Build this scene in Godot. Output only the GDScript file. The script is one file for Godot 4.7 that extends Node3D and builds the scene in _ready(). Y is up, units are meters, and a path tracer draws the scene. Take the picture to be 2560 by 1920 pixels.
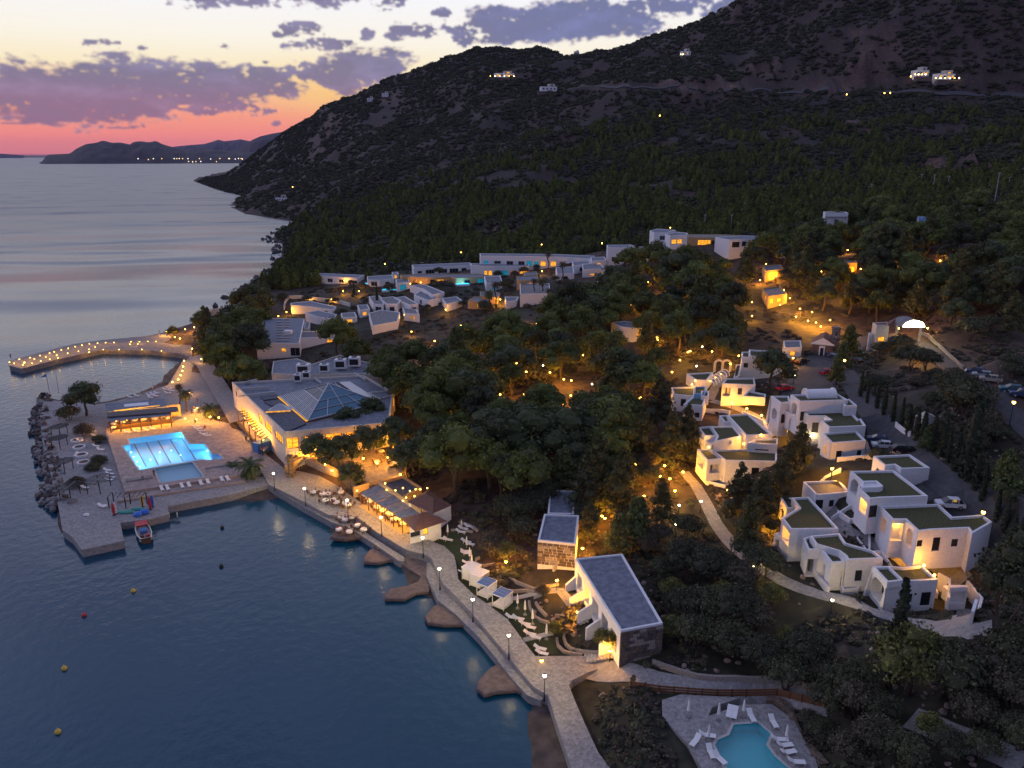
extends Node3D

const F := 1947.0                      # lens: pixels of the 2560-wide photograph per unit of tangent
const TILT := 0.28623                  # 16.4 degrees down
const EYE := Vector3(0, 70, 0)
var rng := RandomNumberGenerator.new()
var M := {}
var names := {}
var landmarks := []
var lamp_spots := []
var fnoise := FastNoiseLite.new()
var gnoise := FastNoiseLite.new()

# ---------------------------------------------------------------- places
# Zones: origin in the survey picture and scale of the enlargements that the plans were read from.
const ZONE := {"A": [1640, 800, .28933], "B": [1920, 800, .28933], "C": [1840, 1160, .28933], "D": [0, 640, .28933], "E": [560, 560, .28933], "F": [1100, 520, .28933],
	"G": [0, 1080, .28933], "H": [480, 920, .28933], "I": [880, 1200, .28933], "J": [1240, 1440, .28933], "K": [1920, 1440, .28933],
	"L": [0, 0, .40984], "M": [830, 0, .40984], "N": [1660, 0, .40984], "S": [0, 0, 1.0]}

func sp(zone: String, x: float, y: float) -> Vector2:
	var z = ZONE[zone]
	return Vector2(z[0] + x * z[2], z[1] + y * z[2])

func dir(s: Vector2) -> Vector3:
	var dx := (s.x - 1280.0) / F
	var dv := (960.0 - s.y) / F
	return Vector3(dx, dv * cos(TILT) - sin(TILT), -(cos(TILT) + dv * sin(TILT)))

func at(zone: String, x: float, y: float, h: float) -> Vector3:   # the point of height h seen there from the survey point
	var r := dir(sp(zone, x, y))
	return EYE + r * ((h - EYE.y) / r.y)

func on(zone: String, x: float, y: float, up := 0.0) -> Vector3:  # the point up metres above the ground seen there
	var r := dir(sp(zone, x, y)).normalized()
	var t := 50.0
	var last := t
	while t < 3000.0:
		var p := EYE + r * t
		if p.y - up < ht(p.x, p.z):
			break
		last = t
		t *= 1.012
	for i in 12:
		var m := (t + last) / 2
		var p := EYE + r * m
		if p.y - up < ht(p.x, p.z): t = m
		else: last = m
	return EYE + r * t

func plan(zone: String, pts: Array, h: float) -> PackedVector2Array:
	var out := PackedVector2Array()
	for i in range(0, pts.size(), 2):
		var p := at(zone, pts[i], pts[i + 1], h)
		out.append(Vector2(p.x, p.z))
	return out

# ---------------------------------------------------------------- terrain
const AZ0 := -52.0
const AZN := 261
const AZS := 0.4
var rows := PackedFloat32Array()
var hgt := PackedFloat32Array()
var coast := PackedVector2Array()
var near_pts := []
var far_cols := []

func near_controls():
	var raw := {
		.45: [200, 1050, 300, 1200, 150, 1200, 250, 1330, 450, 1100, 400, 1010, 550, 1180, 480, 900, 440, 960, 120, 1100, 330, 1090, 300, 870, 400, 1160],
		1.6: [650, 1190, 800, 1258, 950, 1350, 1050, 1415, 1150, 1495, 1270, 1645, 1340, 1700, 1385, 1800, 1430, 1900, 1480, 1900],
		2.0: [1150, 1395, 1200, 1480, 1330, 1610, 1130, 1440, 1040, 1300],
		3.0: [620, 1050, 950, 1200, 1440, 1665, 560, 900, 500, 860, 1500, 1650, 1400, 1530, 1260, 1400, 760, 1130],
		4.0: [850, 1080, 1340, 1330, 1420, 1420, 1600, 1660, 680, 860, 620, 800, 1640, 1712, 1230, 1330, 1560, 1800, 700, 920, 1700, 1900],
		5.0: [1050, 1130, 1200, 1250, 1430, 1330, 1800, 1722, 1720, 1500, 1550, 1520, 1650, 1790],
		6.0: [1000, 1000, 900, 880, 1350, 1250, 1650, 1370, 1740, 1400, 700, 740, 1950, 1745, 1800, 1600],
		3.4: [1750, 1770, 1850, 1850, 1950, 1890, 1800, 1900, 1940, 1800, 1870, 1770, 1680, 1750, 1900, 1960],
		8.0: [1300, 1100, 1450, 1100, 1100, 850, 1800, 1200, 1740, 1180, 1700, 1210, 1850, 1340, 2090, 1800, 800, 745, 2100, 1860, 780, 690],
		7.0: [1900, 1560, 2000, 1650, 2080, 1740, 2020, 1820],
		9.4: [1200, 950, 1900, 1400, 1960, 1450, 2080, 1510, 2150, 1690, 2300, 1850, 900, 820],
		9.5: [2194, 1520, 2274, 1523, 2368, 1518, 2074, 1476, 2155, 1468, 2013, 1438, 2240, 1470, 2300, 1480, 2330, 1540, 2100, 1440],
		10.2: [2200, 1555, 2300, 1620, 2300, 1570],
		11.0: [1500, 950, 1900, 1110, 900, 720, 1000, 760, 2420, 1575, 2450, 1740, 2500, 1900, 1720, 1060, 1960, 1330],
		12.5: [2560, 1590, 2560, 1800, 2150, 1370, 1750, 980, 1850, 1020],
		14.5: [2300, 1385, 2070, 1290, 1400, 800, 1100, 700, 1850, 940, 2380, 1400, 1980, 1150, 2200, 1420],
		17.0: [1700, 810, 1300, 655, 1980, 900, 2090, 900, 2000, 960, 2050, 850, 2120, 1160, 1000, 640],
		18.3: [2250, 1080, 2150, 980, 2150, 870, 2330, 1190, 1900, 790, 2200, 840],
		19.5: [2400, 1310, 2440, 1420, 2250, 850, 1500, 700, 2480, 1500],
		22.0: [2450, 1150, 2400, 1020, 2350, 940, 2200, 760, 1750, 700, 2400, 930, 2300, 880],
		24.0: [2560, 1400, 2520, 1230, 2500, 1000, 2560, 1290],
		26.0: [1600, 620, 2000, 660, 2400, 810, 2560, 1060],
		31.0: [1800, 600, 2560, 870, 2200, 640, 2500, 950],
		39.0: [2400, 610, 2560, 670]}
	for h in raw:
		for i in range(0, raw[h].size(), 2):
			var p := at("S", raw[h][i], raw[h][i + 1], h)
			near_pts.append(Vector3(p.x, h, p.z))

func far_table():
	var raw := {-400: [560, 600, 520, 900, 480, 1300, 450, 1700, 420, 2200, 400, 2800], 480: [700, 430, 620, 600, 560, 800, 505, 1200, 475, 1700, 440, 2500], 560: [700, 430, 620, 600, 560, 800, 505, 1200, 475, 1600, 436, 2400],
		611: [700, 430, 620, 600, 560, 800, 500, 1200, 470, 1600, 404, 2300], 650: [700, 430, 615, 600, 560, 800, 495, 1200, 450, 1600, 378, 2150], 713: [700, 420, 610, 600, 555, 800, 485, 1200, 425, 1600, 328, 2000],
		787: [690, 420, 602, 580, 535, 800, 450, 1150, 370, 1500, 291, 1900], 820: [688, 420, 600, 580, 530, 800, 440, 1150, 350, 1500, 258, 1850], 900: [680, 422, 590, 575, 510, 780, 415, 1100, 315, 1450, 236, 1800],
		982: [672, 425, 580, 570, 492, 760, 392, 1050, 295, 1400, 197, 1750], 1117: [658, 430, 563, 570, 468, 735, 375, 970, 255, 1300, 141, 1660], 1199: [648, 430, 548, 565, 455, 715, 360, 930, 240, 1250, 117, 1620],
		1240: [645, 430, 540, 562, 447, 705, 355, 915, 235, 1220, 113, 1600], 1300: [640, 430, 530, 560, 440, 700, 350, 900, 230, 1200, 122, 1580], 1342: [635, 430, 530, 560, 435, 700, 345, 890, 225, 1180, 111, 1550],
		1404: [630, 430, 530, 560, 430, 700, 340, 880, 220, 1150, 136, 1500], 1470: [622, 432, 522, 560, 426, 700, 332, 880, 221, 1080, 131, 1480], 1568: [610, 435, 510, 560, 420, 700, 320, 880, 222, 1000, 104, 1450],
		1650: [602, 437, 500, 565, 410, 700, 310, 880, 222, 1000, 74, 1440], 1730: [594, 440, 492, 570, 402, 700, 302, 880, 224, 1000, 37, 1425], 1795: [588, 440, 488, 572, 398, 700, 300, 870, 226, 990, 4, 1420],
		2018: [560, 450, 470, 580, 390, 700, 300, 850, 234, 960, -180, 1420], 2359: [540, 450, 470, 580, 400, 700, 320, 850, 240, 950, -350, 1400], 2754: [520, 450, 460, 580, 400, 700, 330, 850, 240, 950, -450, 1400], 3600: [500, 450, 450, 580, 400, 700, 330, 850, 240, 950, -450, 1400]}
	for x in raw:
		var col := [rad_to_deg(atan((x - 1280.0) / 2029.0)), [], []]
		for i in range(0, 12, 2):
			var r := dir(Vector2(x, raw[x][i]))
			var d: float = raw[x][i + 1]
			col[1].append(d)
			col[2].append(70.0 + d * r.y / Vector2(r.x, r.z).length())
		col[1].append(col[1][5] * 1.5)
		col[2].append(col[2][5] * .6)
		far_cols.append(col)

func far_height(az: float, d: float) -> float:
	var k := 0
	while k < far_cols.size() - 2 and az > far_cols[k + 1][0]: k += 1
	var a = far_cols[k]
	var b = far_cols[k + 1]
	var t := clampf((az - a[0]) / (b[0] - a[0]), 0, 1)
	var pd: float = lerpf(a[1][0], b[1][0], t)
	var ph: float = lerpf(a[2][0], b[2][0], t)
	if d <= pd: return ph
	for i in range(1, 7):
		var nd := lerpf(a[1][i], b[1][i], t)
		var nh := lerpf(a[2][i], b[2][i], t)
		if d < nd:
			return lerpf(ph, nh, (d - pd) / (nd - pd))
		pd = nd
		ph = nh
	return ph

func near_height(x: float, z: float) -> float:
	var sw := 0.0
	var sh := 0.0
	for p in near_pts:
		var q: Vector3 = p
		var dx := q.x - x
		var dz := q.z - z
		var w := dx * dx + dz * dz + 4.0
		w = 1.0 / (w * w)
		sw += w
		sh += w * q.y
	return sh / sw

func coast_gap(p: Vector2) -> float:
	var best := 1e12
	for i in coast.size():
		var a := coast[i]
		var b := coast[(i + 1) % coast.size()]
		var q := Geometry2D.get_closest_point_to_segment(p, a, b)
		best = minf(best, p.distance_squared_to(q))
	return sqrt(best) * (1.0 if Geometry2D.is_point_in_polygon(p, coast) else -1.0)

func make_heights():
	near_controls()
	far_table()
	var shore := [1340, 2050, 1335, 1920, 1318, 1800, 1338, 1742, 1298, 1692, 1285, 1648, 1240, 1615, 1195, 1572, 1130, 1550, 1094, 1505, 1050, 1482, 1015, 1455, 1012, 1430, 1000, 1412, 985, 1400, 960, 1380, 925, 1352, 880, 1335, 845, 1318, 827, 1303, 760, 1265,
		700, 1244, 625, 1254, 575, 1247, 500, 1262, 420, 1280, 373, 1300, 301, 1309, 310, 1361, 203, 1381, 182, 1343, 156, 1335, 142, 1311, 145, 1268, 107, 1248, 113, 1219, 104, 1167, 93, 1129, 87, 1117, 81, 1068, 84, 1028, 101, 990, 150, 1000, 237, 1008, 278, 1001,
		347, 983, 405, 954, 411, 938, 434, 918, 460, 895, 451, 890, 376, 882, 255, 884, 150, 905, 52, 926, 23, 915, 23, 903, 116, 880, 188, 863, 388, 840, 500, 808, 560, 785, 595, 739, 641, 722, 661, 696, 699, 670, 705, 632, 710, 609, 679, 598, 699, 580, 750, 555, 615, 535,
		570, 514, 606, 490, 545, 475, 481, 451]
	coast = plan("S", shore, 0.0)
	for q in [[-1050, -3300], [5000, -5000], [5000, 0], [200, 30], [30, 10]]:
		coast.append(Vector2(q[0], q[1]))
	var r := 40.0
	while r < 440.0:
		rows.append(r)
		r += 1.6
	while r < 3300.0:
		rows.append(r)
		r *= 1.024
	# near part on a coarse lattice, eased twice
	var ca := 88
	var cr := 92
	var co := PackedFloat32Array()
	co.resize(ca * cr)
	for j in cr:
		for i in ca:
			var az := deg_to_rad(AZ0 + i * 1.2)
			var d := 40.0 + j * 5.0
			co[j * ca + i] = near_height(sin(az) * d, -cos(az) * d)
	for pass_ in 2:
		var src := co.duplicate()
		for j in range(1, cr - 1):
			for i in range(1, ca - 1):
				var k := j * ca + i
				co[k] = src[k] * .4 + (src[k - 1] + src[k + 1] + src[k - ca] + src[k + ca]) * .15
	hgt.resize(rows.size() * AZN)
	for j in rows.size():
		var d := rows[j]
		var ease_ := smoothstep(365.0, 455.0, d)
		for i in AZN:
			var az := AZ0 + i * AZS
			var x := sin(deg_to_rad(az)) * d
			var z := -cos(deg_to_rad(az)) * d
			var h := 0.0
			if ease_ < 1.0:
				var fi := clampf((az - AZ0) / 1.2, 0, ca - 1.001)
				var fj := clampf((d - 40.0) / 5.0, 0, cr - 1.001)
				var k := int(fj) * ca + int(fi)
				h = lerpf(lerpf(co[k], co[k + 1], fmod(fi, 1)), lerpf(co[k + ca], co[k + ca + 1], fmod(fi, 1)), fmod(fj, 1))
				h += gnoise.get_noise_2d(x * 4.0, z * 4.0) * .25
			if ease_ > 0.0:
				var fh := far_height(az, d)
				var rough_ := smoothstep(420, 900, d)
				var ridge := smoothstep(1300, 1500, d)
				fh += (gnoise.get_noise_2d(x * .55, z * .55) * 21.0 + gnoise.get_noise_2d(x * 2.2 + 900, z * 2.2) * 9.0) * rough_ * (1.0 - .75 * ridge)
				h = lerpf(h, fh, ease_)
			if d < 260: h = minf(h, pad_cap(x, z))
			var gap := coast_gap(Vector2(x, z)) if az < 12 else 500.0
			if gap < 60.0:
				if gap > 0: h = minf(h, .12 + gap * (.14 if d < 330 else .4) + maxf(0, gap - 8) * .4)
				else: h = maxf(-6.0, gap * .22 - .05)
			hgt[j * AZN + i] = h
	carve_cliffs()

var cliffs := []
func carve_cliffs():      # bare rock faces on the mountain
	for z in [["N", [1140, 200, 1380, 190, 1480, 400, 1420, 500, 1200, 540, 1100, 540, 1130, 380]], ["N", [350, 0, 460, -20, 450, 110, 370, 125]], ["N", [150, 210, 230, 190, 240, 260, 150, 300]], ["N", [520, 380, 600, 400, 620, 540, 480, 545]], ["N", [900, 460, 1100, 440, 1120, 570, 900, 560]], ["N", [20, 490, 300, 490, 420, 545, 20, 535]],
		["M", [2000, 600, 2180, 520, 2196, 600, 2050, 640]], ["M", [280, 560, 420, 570, 420, 640, 300, 640]], ["L", [2000, 700, 2060, 690, 2080, 830, 2010, 820]], ["L", [1880, 850, 1960, 820, 1990, 930, 1900, 950]], ["M", [1740, 820, 1860, 800, 1880, 850, 1740, 880]], ["N", [1080, 740, 1250, 750, 1380, 800, 1150, 800]], ["M", [860, 1380, 1160, 1380, 1170, 1410, 860, 1410]], ["N", [1450, 1000, 1700, 970, 2000, 1000, 2190, 1010, 2190, 1060, 1460, 1040]]]:
		var q := PackedVector2Array()
		for i in range(0, z[1].size(), 2):
			var p := on(z[0], z[1][i], z[1][i + 1])
			q.append(Vector2(p.x, p.z))
		if q.size() > 2: cliffs.append(q)
	var copy := hgt.duplicate()
	for j in rows.size():
		if rows[j] < 450: continue
		for i in AZN:
			var az := deg_to_rad(AZ0 + i * AZS)
			var p := Vector2(sin(az), -cos(az)) * rows[j]
			if on_cliff(p): hgt[j * AZN + i] = copy[j * AZN + i] + absf(gnoise.get_noise_2d(p.x * 7.0, p.y * 3.0)) * 26.0 - 4.0

func on_cliff(p: Vector2) -> bool:
	var w := p + Vector2(gnoise.get_noise_2d(p.x * 3, p.y * 3), gnoise.get_noise_2d(p.x * 3 + 80, p.y * 3)) * 34.0
	for c in cliffs:
		if Geometry2D.is_point_in_polygon(w, c): return true
	return false

const PADS := [["C", 9.0, [380, 790, 600, 960, 800, 1095, 1100, 1130, 1230, 1250, 1480, 1290, 1830, 1240, 1900, 1340, 2000, 1380, 1960, 1150, 1745, 1060, 1310, 1150, 960, 1000, 825, 990, 735, 880, 600, 850]],
	["C", 14.3, [1150, 540, 1270, 690, 1560, 780, 1900, 770, 2000, 800, 1750, 880, 1560, 850, 1330, 740, 1160, 660]], ["C", 16.0, [985, 230, 1060, 330, 1180, 420, 1250, 380, 1160, 310]], ["C", 8.6, [300, 620, 400, 750, 510, 790, 530, 640, 400, 480]],
	["B", 14.4, [512, 1190, 600, 1240, 750, 1230, 920, 1170, 790, 1070, 560, 1075]], ["B", 15.0, [0, 840, 100, 900, 260, 830, 400, 900, 450, 1000, 470, 930, 340, 830, 180, 780]], ["A", 8.8, [340, 1110, 350, 1260, 580, 1380, 620, 1230, 480, 1140]],
	["A", 11.4, [230, 730, 250, 880, 400, 890, 560, 900, 480, 800]], ["A", 14.2, [560, 560, 560, 690, 840, 700, 860, 580]], ["I", 4.5, [1880, 800, 1960, 1000, 2080, 1180, 2160, 1320, 2250, 1420, 2330, 1300, 2000, 720]], ["I", 4.4, [1600, 540, 1600, 700, 1900, 690, 1930, 560]], ["H", 2.0, [640, 700, 790, 860, 900, 840, 800, 640]], ["S", 2.7, [1790, 1790, 1900, 1790, 1950, 1850, 2020, 1990, 1830, 1990, 1770, 1860]]]
var pad_polys := []

func pad_cap(x: float, z: float) -> float:
	if pad_polys.is_empty():
		for p in PADS:
			var q := plan(p[0], p[2], p[1])
			var lo := q[0]
			var hi := q[0]
			for k in q:
				lo = lo.min(k)
				hi = hi.max(k)
			pad_polys.append([q, Rect2(lo, hi - lo).grow(7.0), p[1]])
	var cap := 1e9
	var pt := Vector2(x, z)
	for p in pad_polys:
		if not p[1].has_point(pt): continue
		var q: PackedVector2Array = p[0]
		if Geometry2D.is_point_in_polygon(pt, q):
			cap = minf(cap, p[2])
			continue
		var best := 1e9
		for i in q.size(): best = minf(best, pt.distance_to(Geometry2D.get_closest_point_to_segment(pt, q[i], q[(i + 1) % q.size()])))
		cap = minf(cap, p[2] + maxf(0, best - .8) * .75)
	return cap

func ht(x: float, z: float) -> float:
	var d := clampf(sqrt(x * x + z * z), 40.0, rows[rows.size() - 1] - .1)
	var fi := clampf((rad_to_deg(atan2(x, -z)) - AZ0) / AZS, 0, AZN - 1.001)
	var fj: float
	if d < 440.0: fj = (d - 40.0) / 1.6
	else: fj = 250.0 + log(d / rows[250]) / log(1.024)
	fj = clampf(fj, 0, rows.size() - 1.001)
	var k := int(fj) * AZN + int(fi)
	var u := fi - int(fi)
	return lerpf(lerpf(hgt[k], hgt[k + 1], u), lerpf(hgt[k + AZN], hgt[k + AZN + 1], u), fj - int(fj))

# ---------------------------------------------------------------- mesh making
class Sh:
	var v := PackedVector3Array()
	var n := PackedVector3Array()
	var c := PackedColorArray()
	var uv := PackedVector2Array()
	var col := Color.WHITE
	var use_c := false
	func tri(a: Vector3, b: Vector3, d: Vector3):
		var m := (d - a).cross(b - a).normalized()
		v.append(a); v.append(b); v.append(d)
		n.append(m); n.append(m); n.append(m)
		if use_c:
			c.append(col); c.append(col); c.append(col)
	func quad(a: Vector3, b: Vector3, d: Vector3, e: Vector3):   # a b d e clockwise seen from outside
		tri(a, b, d)
		tri(a, d, e)
	func box(ctr: Vector3, size: Vector3, turn := 0.0):
		obox(ctr, Basis(Vector3.UP, turn), size)
	func obox(ctr: Vector3, b: Basis, size: Vector3):
		var x := b.x * size.x / 2
		var y := b.y * size.y / 2
		var z := b.z * size.z / 2
		for s in [1.0, -1.0]:
			face(ctr + x * s, y, z * s)
			face(ctr + y * s, z, x * s)
			face(ctr + z * s, x, y * s)
	func face(ctr: Vector3, a: Vector3, b: Vector3):     # faces along a x b
		quad(ctr - a - b, ctr - a + b, ctr + a + b, ctr + a - b)
	func bar(a: Vector3, b: Vector3, w: float, h := -1.0):
		var d := b - a
		if d.length() < .001: return
		var z := d.normalized()
		var up := Vector3.UP if absf(z.y) < .95 else Vector3.RIGHT
		var x := up.cross(z).normalized()
		obox((a + b) / 2, Basis(x, z.cross(x), z), Vector3(w, h if h > 0 else w, d.length()))
	func tube(a: Vector3, b: Vector3, ra: float, rb: float, k := 6, cap := false):
		var z := (b - a).normalized()
		var up := Vector3.UP if absf(z.y) < .95 else Vector3.RIGHT
		var x := up.cross(z).normalized()
		var y := z.cross(x)
		for i in k:
			var p := x * cos(TAU * i / k) + y * sin(TAU * i / k)
			var q := x * cos(TAU * (i + 1) / k) + y * sin(TAU * (i + 1) / k)
			quad(a + p * ra, b + p * rb, b + q * rb, a + q * ra)
			if cap:
				tri(b, b + q * rb, b + p * rb)
				tri(a, a + p * ra, a + q * ra)
	func ball(ctr: Vector3, r: Vector3, k := 8, rings := 5, wob := 0.0, seed_ := 0):
		var g := RandomNumberGenerator.new()
		g.seed = seed_ + 5
		var off := []
		for j in rings + 1:
			var row := []
			for i in k: row.append(1.0 + (g.randf() - .5) * wob)
			off.append(row)
		for j in rings:
			for i in k:
				var p := []
				for q in [[i, j], [i + 1, j], [i + 1, j + 1], [i, j + 1]]:
					var th: float = PI * q[1] / rings
					var ph: float = TAU * q[0] / k
					var o: float = off[q[1]][q[0] % k] if q[1] > 0 and q[1] < rings else off[q[1]][0]
					p.append(ctr + Vector3(sin(th) * cos(ph) * r.x, cos(th) * r.y, sin(th) * sin(ph) * r.z) * o)
				if j > 0: tri(p[0], p[1], p[2])
				if j < rings - 1: tri(p[0], p[2], p[3])
	func prism(poly: PackedVector2Array, y0: float, y1: float, top := true, bottom := false):
		var q := poly
		if Geometry2D.is_polygon_clockwise(q):
			q = poly.duplicate()
			q.reverse()
		for i in q.size():
			var a := q[i]
			var b := q[(i + 1) % q.size()]
			quad(Vector3(a.x, y0, a.y), Vector3(b.x, y0, b.y), Vector3(b.x, y1, b.y), Vector3(a.x, y1, a.y))
		if top: flat(q, y1)
		if bottom: flat(q, y0)
	func flat(q: PackedVector2Array, y: float):
		var t := Geometry2D.triangulate_polygon(q)
		for i in range(0, t.size(), 3):
			var a := Vector3(q[t[i]].x, y, q[t[i]].y)
			var b := Vector3(q[t[i + 1]].x, y, q[t[i + 1]].y)
			var d := Vector3(q[t[i + 2]].x, y, q[t[i + 2]].y)
			if (d - a).cross(b - a).y < 0: tri(a, d, b)
			else: tri(a, b, d)
	func mesh() -> ArrayMesh:
		var arr := []
		arr.resize(Mesh.ARRAY_MAX)
		arr[Mesh.ARRAY_VERTEX] = v
		arr[Mesh.ARRAY_NORMAL] = n
		if use_c: arr[Mesh.ARRAY_COLOR] = c
		if uv.size() == v.size() and v.size() > 0: arr[Mesh.ARRAY_TEX_UV] = uv
		var m := ArrayMesh.new()
		if v.size() > 0: m.add_surface_from_arrays(Mesh.PRIMITIVE_TRIANGLES, arr)
		return m

func numbered(called: String) -> String:
	if not names.has(called):
		names[called] = 0
		return called
	names[called] += 1
	return "%s_%03d" % [called, names[called]]

func thing(called: String, label: String, category: String, p := Vector3.ZERO, turn := 0.0, group := "") -> Node3D:
	var o := Node3D.new()
	o.name = numbered(called)
	add_child(o)
	o.position = p
	o.rotation.y = turn
	meta(o, label, category, group)
	return o

func meta(o: Node, label: String, category: String, group := ""):
	if label: o.set_meta("label", label)
	if category: o.set_meta("category", category)
	if group: o.set_meta("group", group)

func part(called: String, s, m: Material, parent: Node3D) -> MeshInstance3D:
	var o := MeshInstance3D.new()
	o.name = called
	o.mesh = s.mesh() if s is Sh else s
	o.material_override = m
	parent.add_child(o, true)
	return o

func solo(called: String, s, m: Material, label: String, category: String, group := "") -> MeshInstance3D:
	var o := MeshInstance3D.new()
	o.name = numbered(called)
	o.mesh = s.mesh() if s is Sh else s
	o.material_override = m
	add_child(o)
	meta(o, label, category, group)
	return o

func struct(called: String, s, m: Material) -> MeshInstance3D:
	var o := solo(called, s, m, "", "")
	o.set_meta("kind", "structure")
	return o

func stuff(called: String, src: Mesh, m: Material, xf: Array, tint: Array, label: String, category: String):
	var mm := MultiMesh.new()
	mm.transform_format = MultiMesh.TRANSFORM_3D
	mm.use_colors = true
	mm.mesh = src
	mm.instance_count = xf.size()
	for i in xf.size():
		mm.set_instance_transform(i, xf[i])
		mm.set_instance_color(i, tint[i])
	var o := MultiMeshInstance3D.new()
	o.name = numbered(called)
	o.multimesh = mm
	o.material_override = m
	add_child(o)
	meta(o, label, category)
	o.set_meta("kind", "stuff")

func dup(o: Node3D, p: Vector3, turn := 0.0, size := 1.0) -> Node3D:
	var r := o.duplicate() as Node3D
	var base: String = String(o.name).rstrip("0123456789").rstrip("_")
	r.name = numbered(base)
	add_child(r)
	r.position = p
	r.rotation.y = turn
	r.scale = Vector3.ONE * size
	return r

# Labels for many alike things: each is told by its order from a landmark.
const ORDER := ["", "second ", "third ", "fourth ", "fifth ", "sixth ", "seventh ", "eighth ", "ninth ", "tenth ", "eleventh ", "twelfth "]
func name_all(list: Array, phrase: String, category: String, group: String):
	var bucket := {}
	for o in list:
		var best = null
		var bd := 1e9
		for l in landmarks:
			var d: float = Vector2(l[1].x - o.position.x, l[1].z - o.position.z).length() + l[2]
			if d < bd:
				bd = d
				best = l
		var v: Vector3 = o.position - best[1]
		var rel: String
		if absf(v.z) > absf(v.x): rel = "beyond" if v.z < 0 else "in front of"
		else: rel = "seaward of" if v.x < 0 else "uphill of"
		var k: String = rel + " the " + best[0]
		if not bucket.has(k): bucket[k] = []
		bucket[k].append([bd, o])
	for k in bucket:
		var l: Array = bucket[k]
		l.sort_custom(func(a, b): return a[0] < b[0])
		for i in l.size():
			var pre: String = ORDER[i] if i < ORDER.size() else "farther "
			if i == 0 and l.size() > 1: pre = "first "
			meta(l[i][1], pre + phrase + " " + k, category, group)

# ---------------------------------------------------------------- materials
func lin(r: float, g: float, b: float) -> Color:
	return Color(r, g, b).linear_to_srgb()

func mat(c: Color, rough := .85, metal := 0.0) -> StandardMaterial3D:
	var m := StandardMaterial3D.new()
	m.albedo_color = c
	m.roughness = rough
	m.metallic = metal
	return m

func noise_tex(freq: float, lo: Color, hi: Color, seed_: int, size := 512, oct := 4, kind := FastNoiseLite.TYPE_SIMPLEX_SMOOTH) -> NoiseTexture2D:
	var f := FastNoiseLite.new()
	f.noise_type = kind
	f.frequency = freq
	f.seed = seed_
	f.fractal_octaves = oct
	var t := NoiseTexture2D.new()
	t.width = size
	t.height = size
	t.seamless = true
	t.noise = f
	var g := Gradient.new()
	g.set_color(0, lo)
	g.set_color(1, hi)
	t.color_ramp = g
	return t

func grain(c: Color, amount: float, scale: float, rough := .85, seed_ := 1, bump := 0.0) -> StandardMaterial3D:
	var m := mat(c, rough)
	m.albedo_texture = noise_tex(.012, Color.WHITE.darkened(amount), Color.WHITE, seed_)
	m.uv1_triplanar = true
	m.uv1_world_triplanar = true
	m.uv1_scale = Vector3.ONE * scale
	if bump > 0:
		m.heightmap_enabled = true
		m.heightmap_texture = m.albedo_texture
		m.heightmap_scale = bump
	return m

func glow(c: Color, e: float) -> StandardMaterial3D:
	var m := mat(c)
	m.emission_enabled = true
	m.emission = c
	m.emission_energy_multiplier = e
	return m

func tinted(rough := .9) -> StandardMaterial3D:
	var m := mat(Color.WHITE, rough)
	m.vertex_color_use_as_albedo = true
	return m

func stone_tex(cells: int, joint: float, dark: float, seed_: int, size := 512) -> ImageTexture:  # print of small irregular paving, too fine to tell apart at this distance
	var f := FastNoiseLite.new()
	f.noise_type = FastNoiseLite.TYPE_CELLULAR
	f.cellular_return_type = FastNoiseLite.RETURN_DISTANCE2_SUB
	f.frequency = float(cells) / size
	f.seed = seed_
	var im := f.get_seamless_image(size, size, false, false, .12, true)
	var f2 := FastNoiseLite.new()
	f2.noise_type = FastNoiseLite.TYPE_CELLULAR
	f2.cellular_return_type = FastNoiseLite.RETURN_CELL_VALUE
	f2.frequency = f.frequency
	f2.seed = seed_
	var im2 := f2.get_seamless_image(size, size, false, false, .12, true)
	im.convert(Image.FORMAT_RGB8)
	im2.convert(Image.FORMAT_RGB8)
	for y in size:
		for x in size:
			var e := im.get_pixel(x, y).r
			var t := 1.0 - dark * im2.get_pixel(x, y).r
			if e < joint: t *= .45
			im.set_pixel(x, y, Color(t, t * .985, t * .97))
	return ImageTexture.create_from_image(im)

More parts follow.
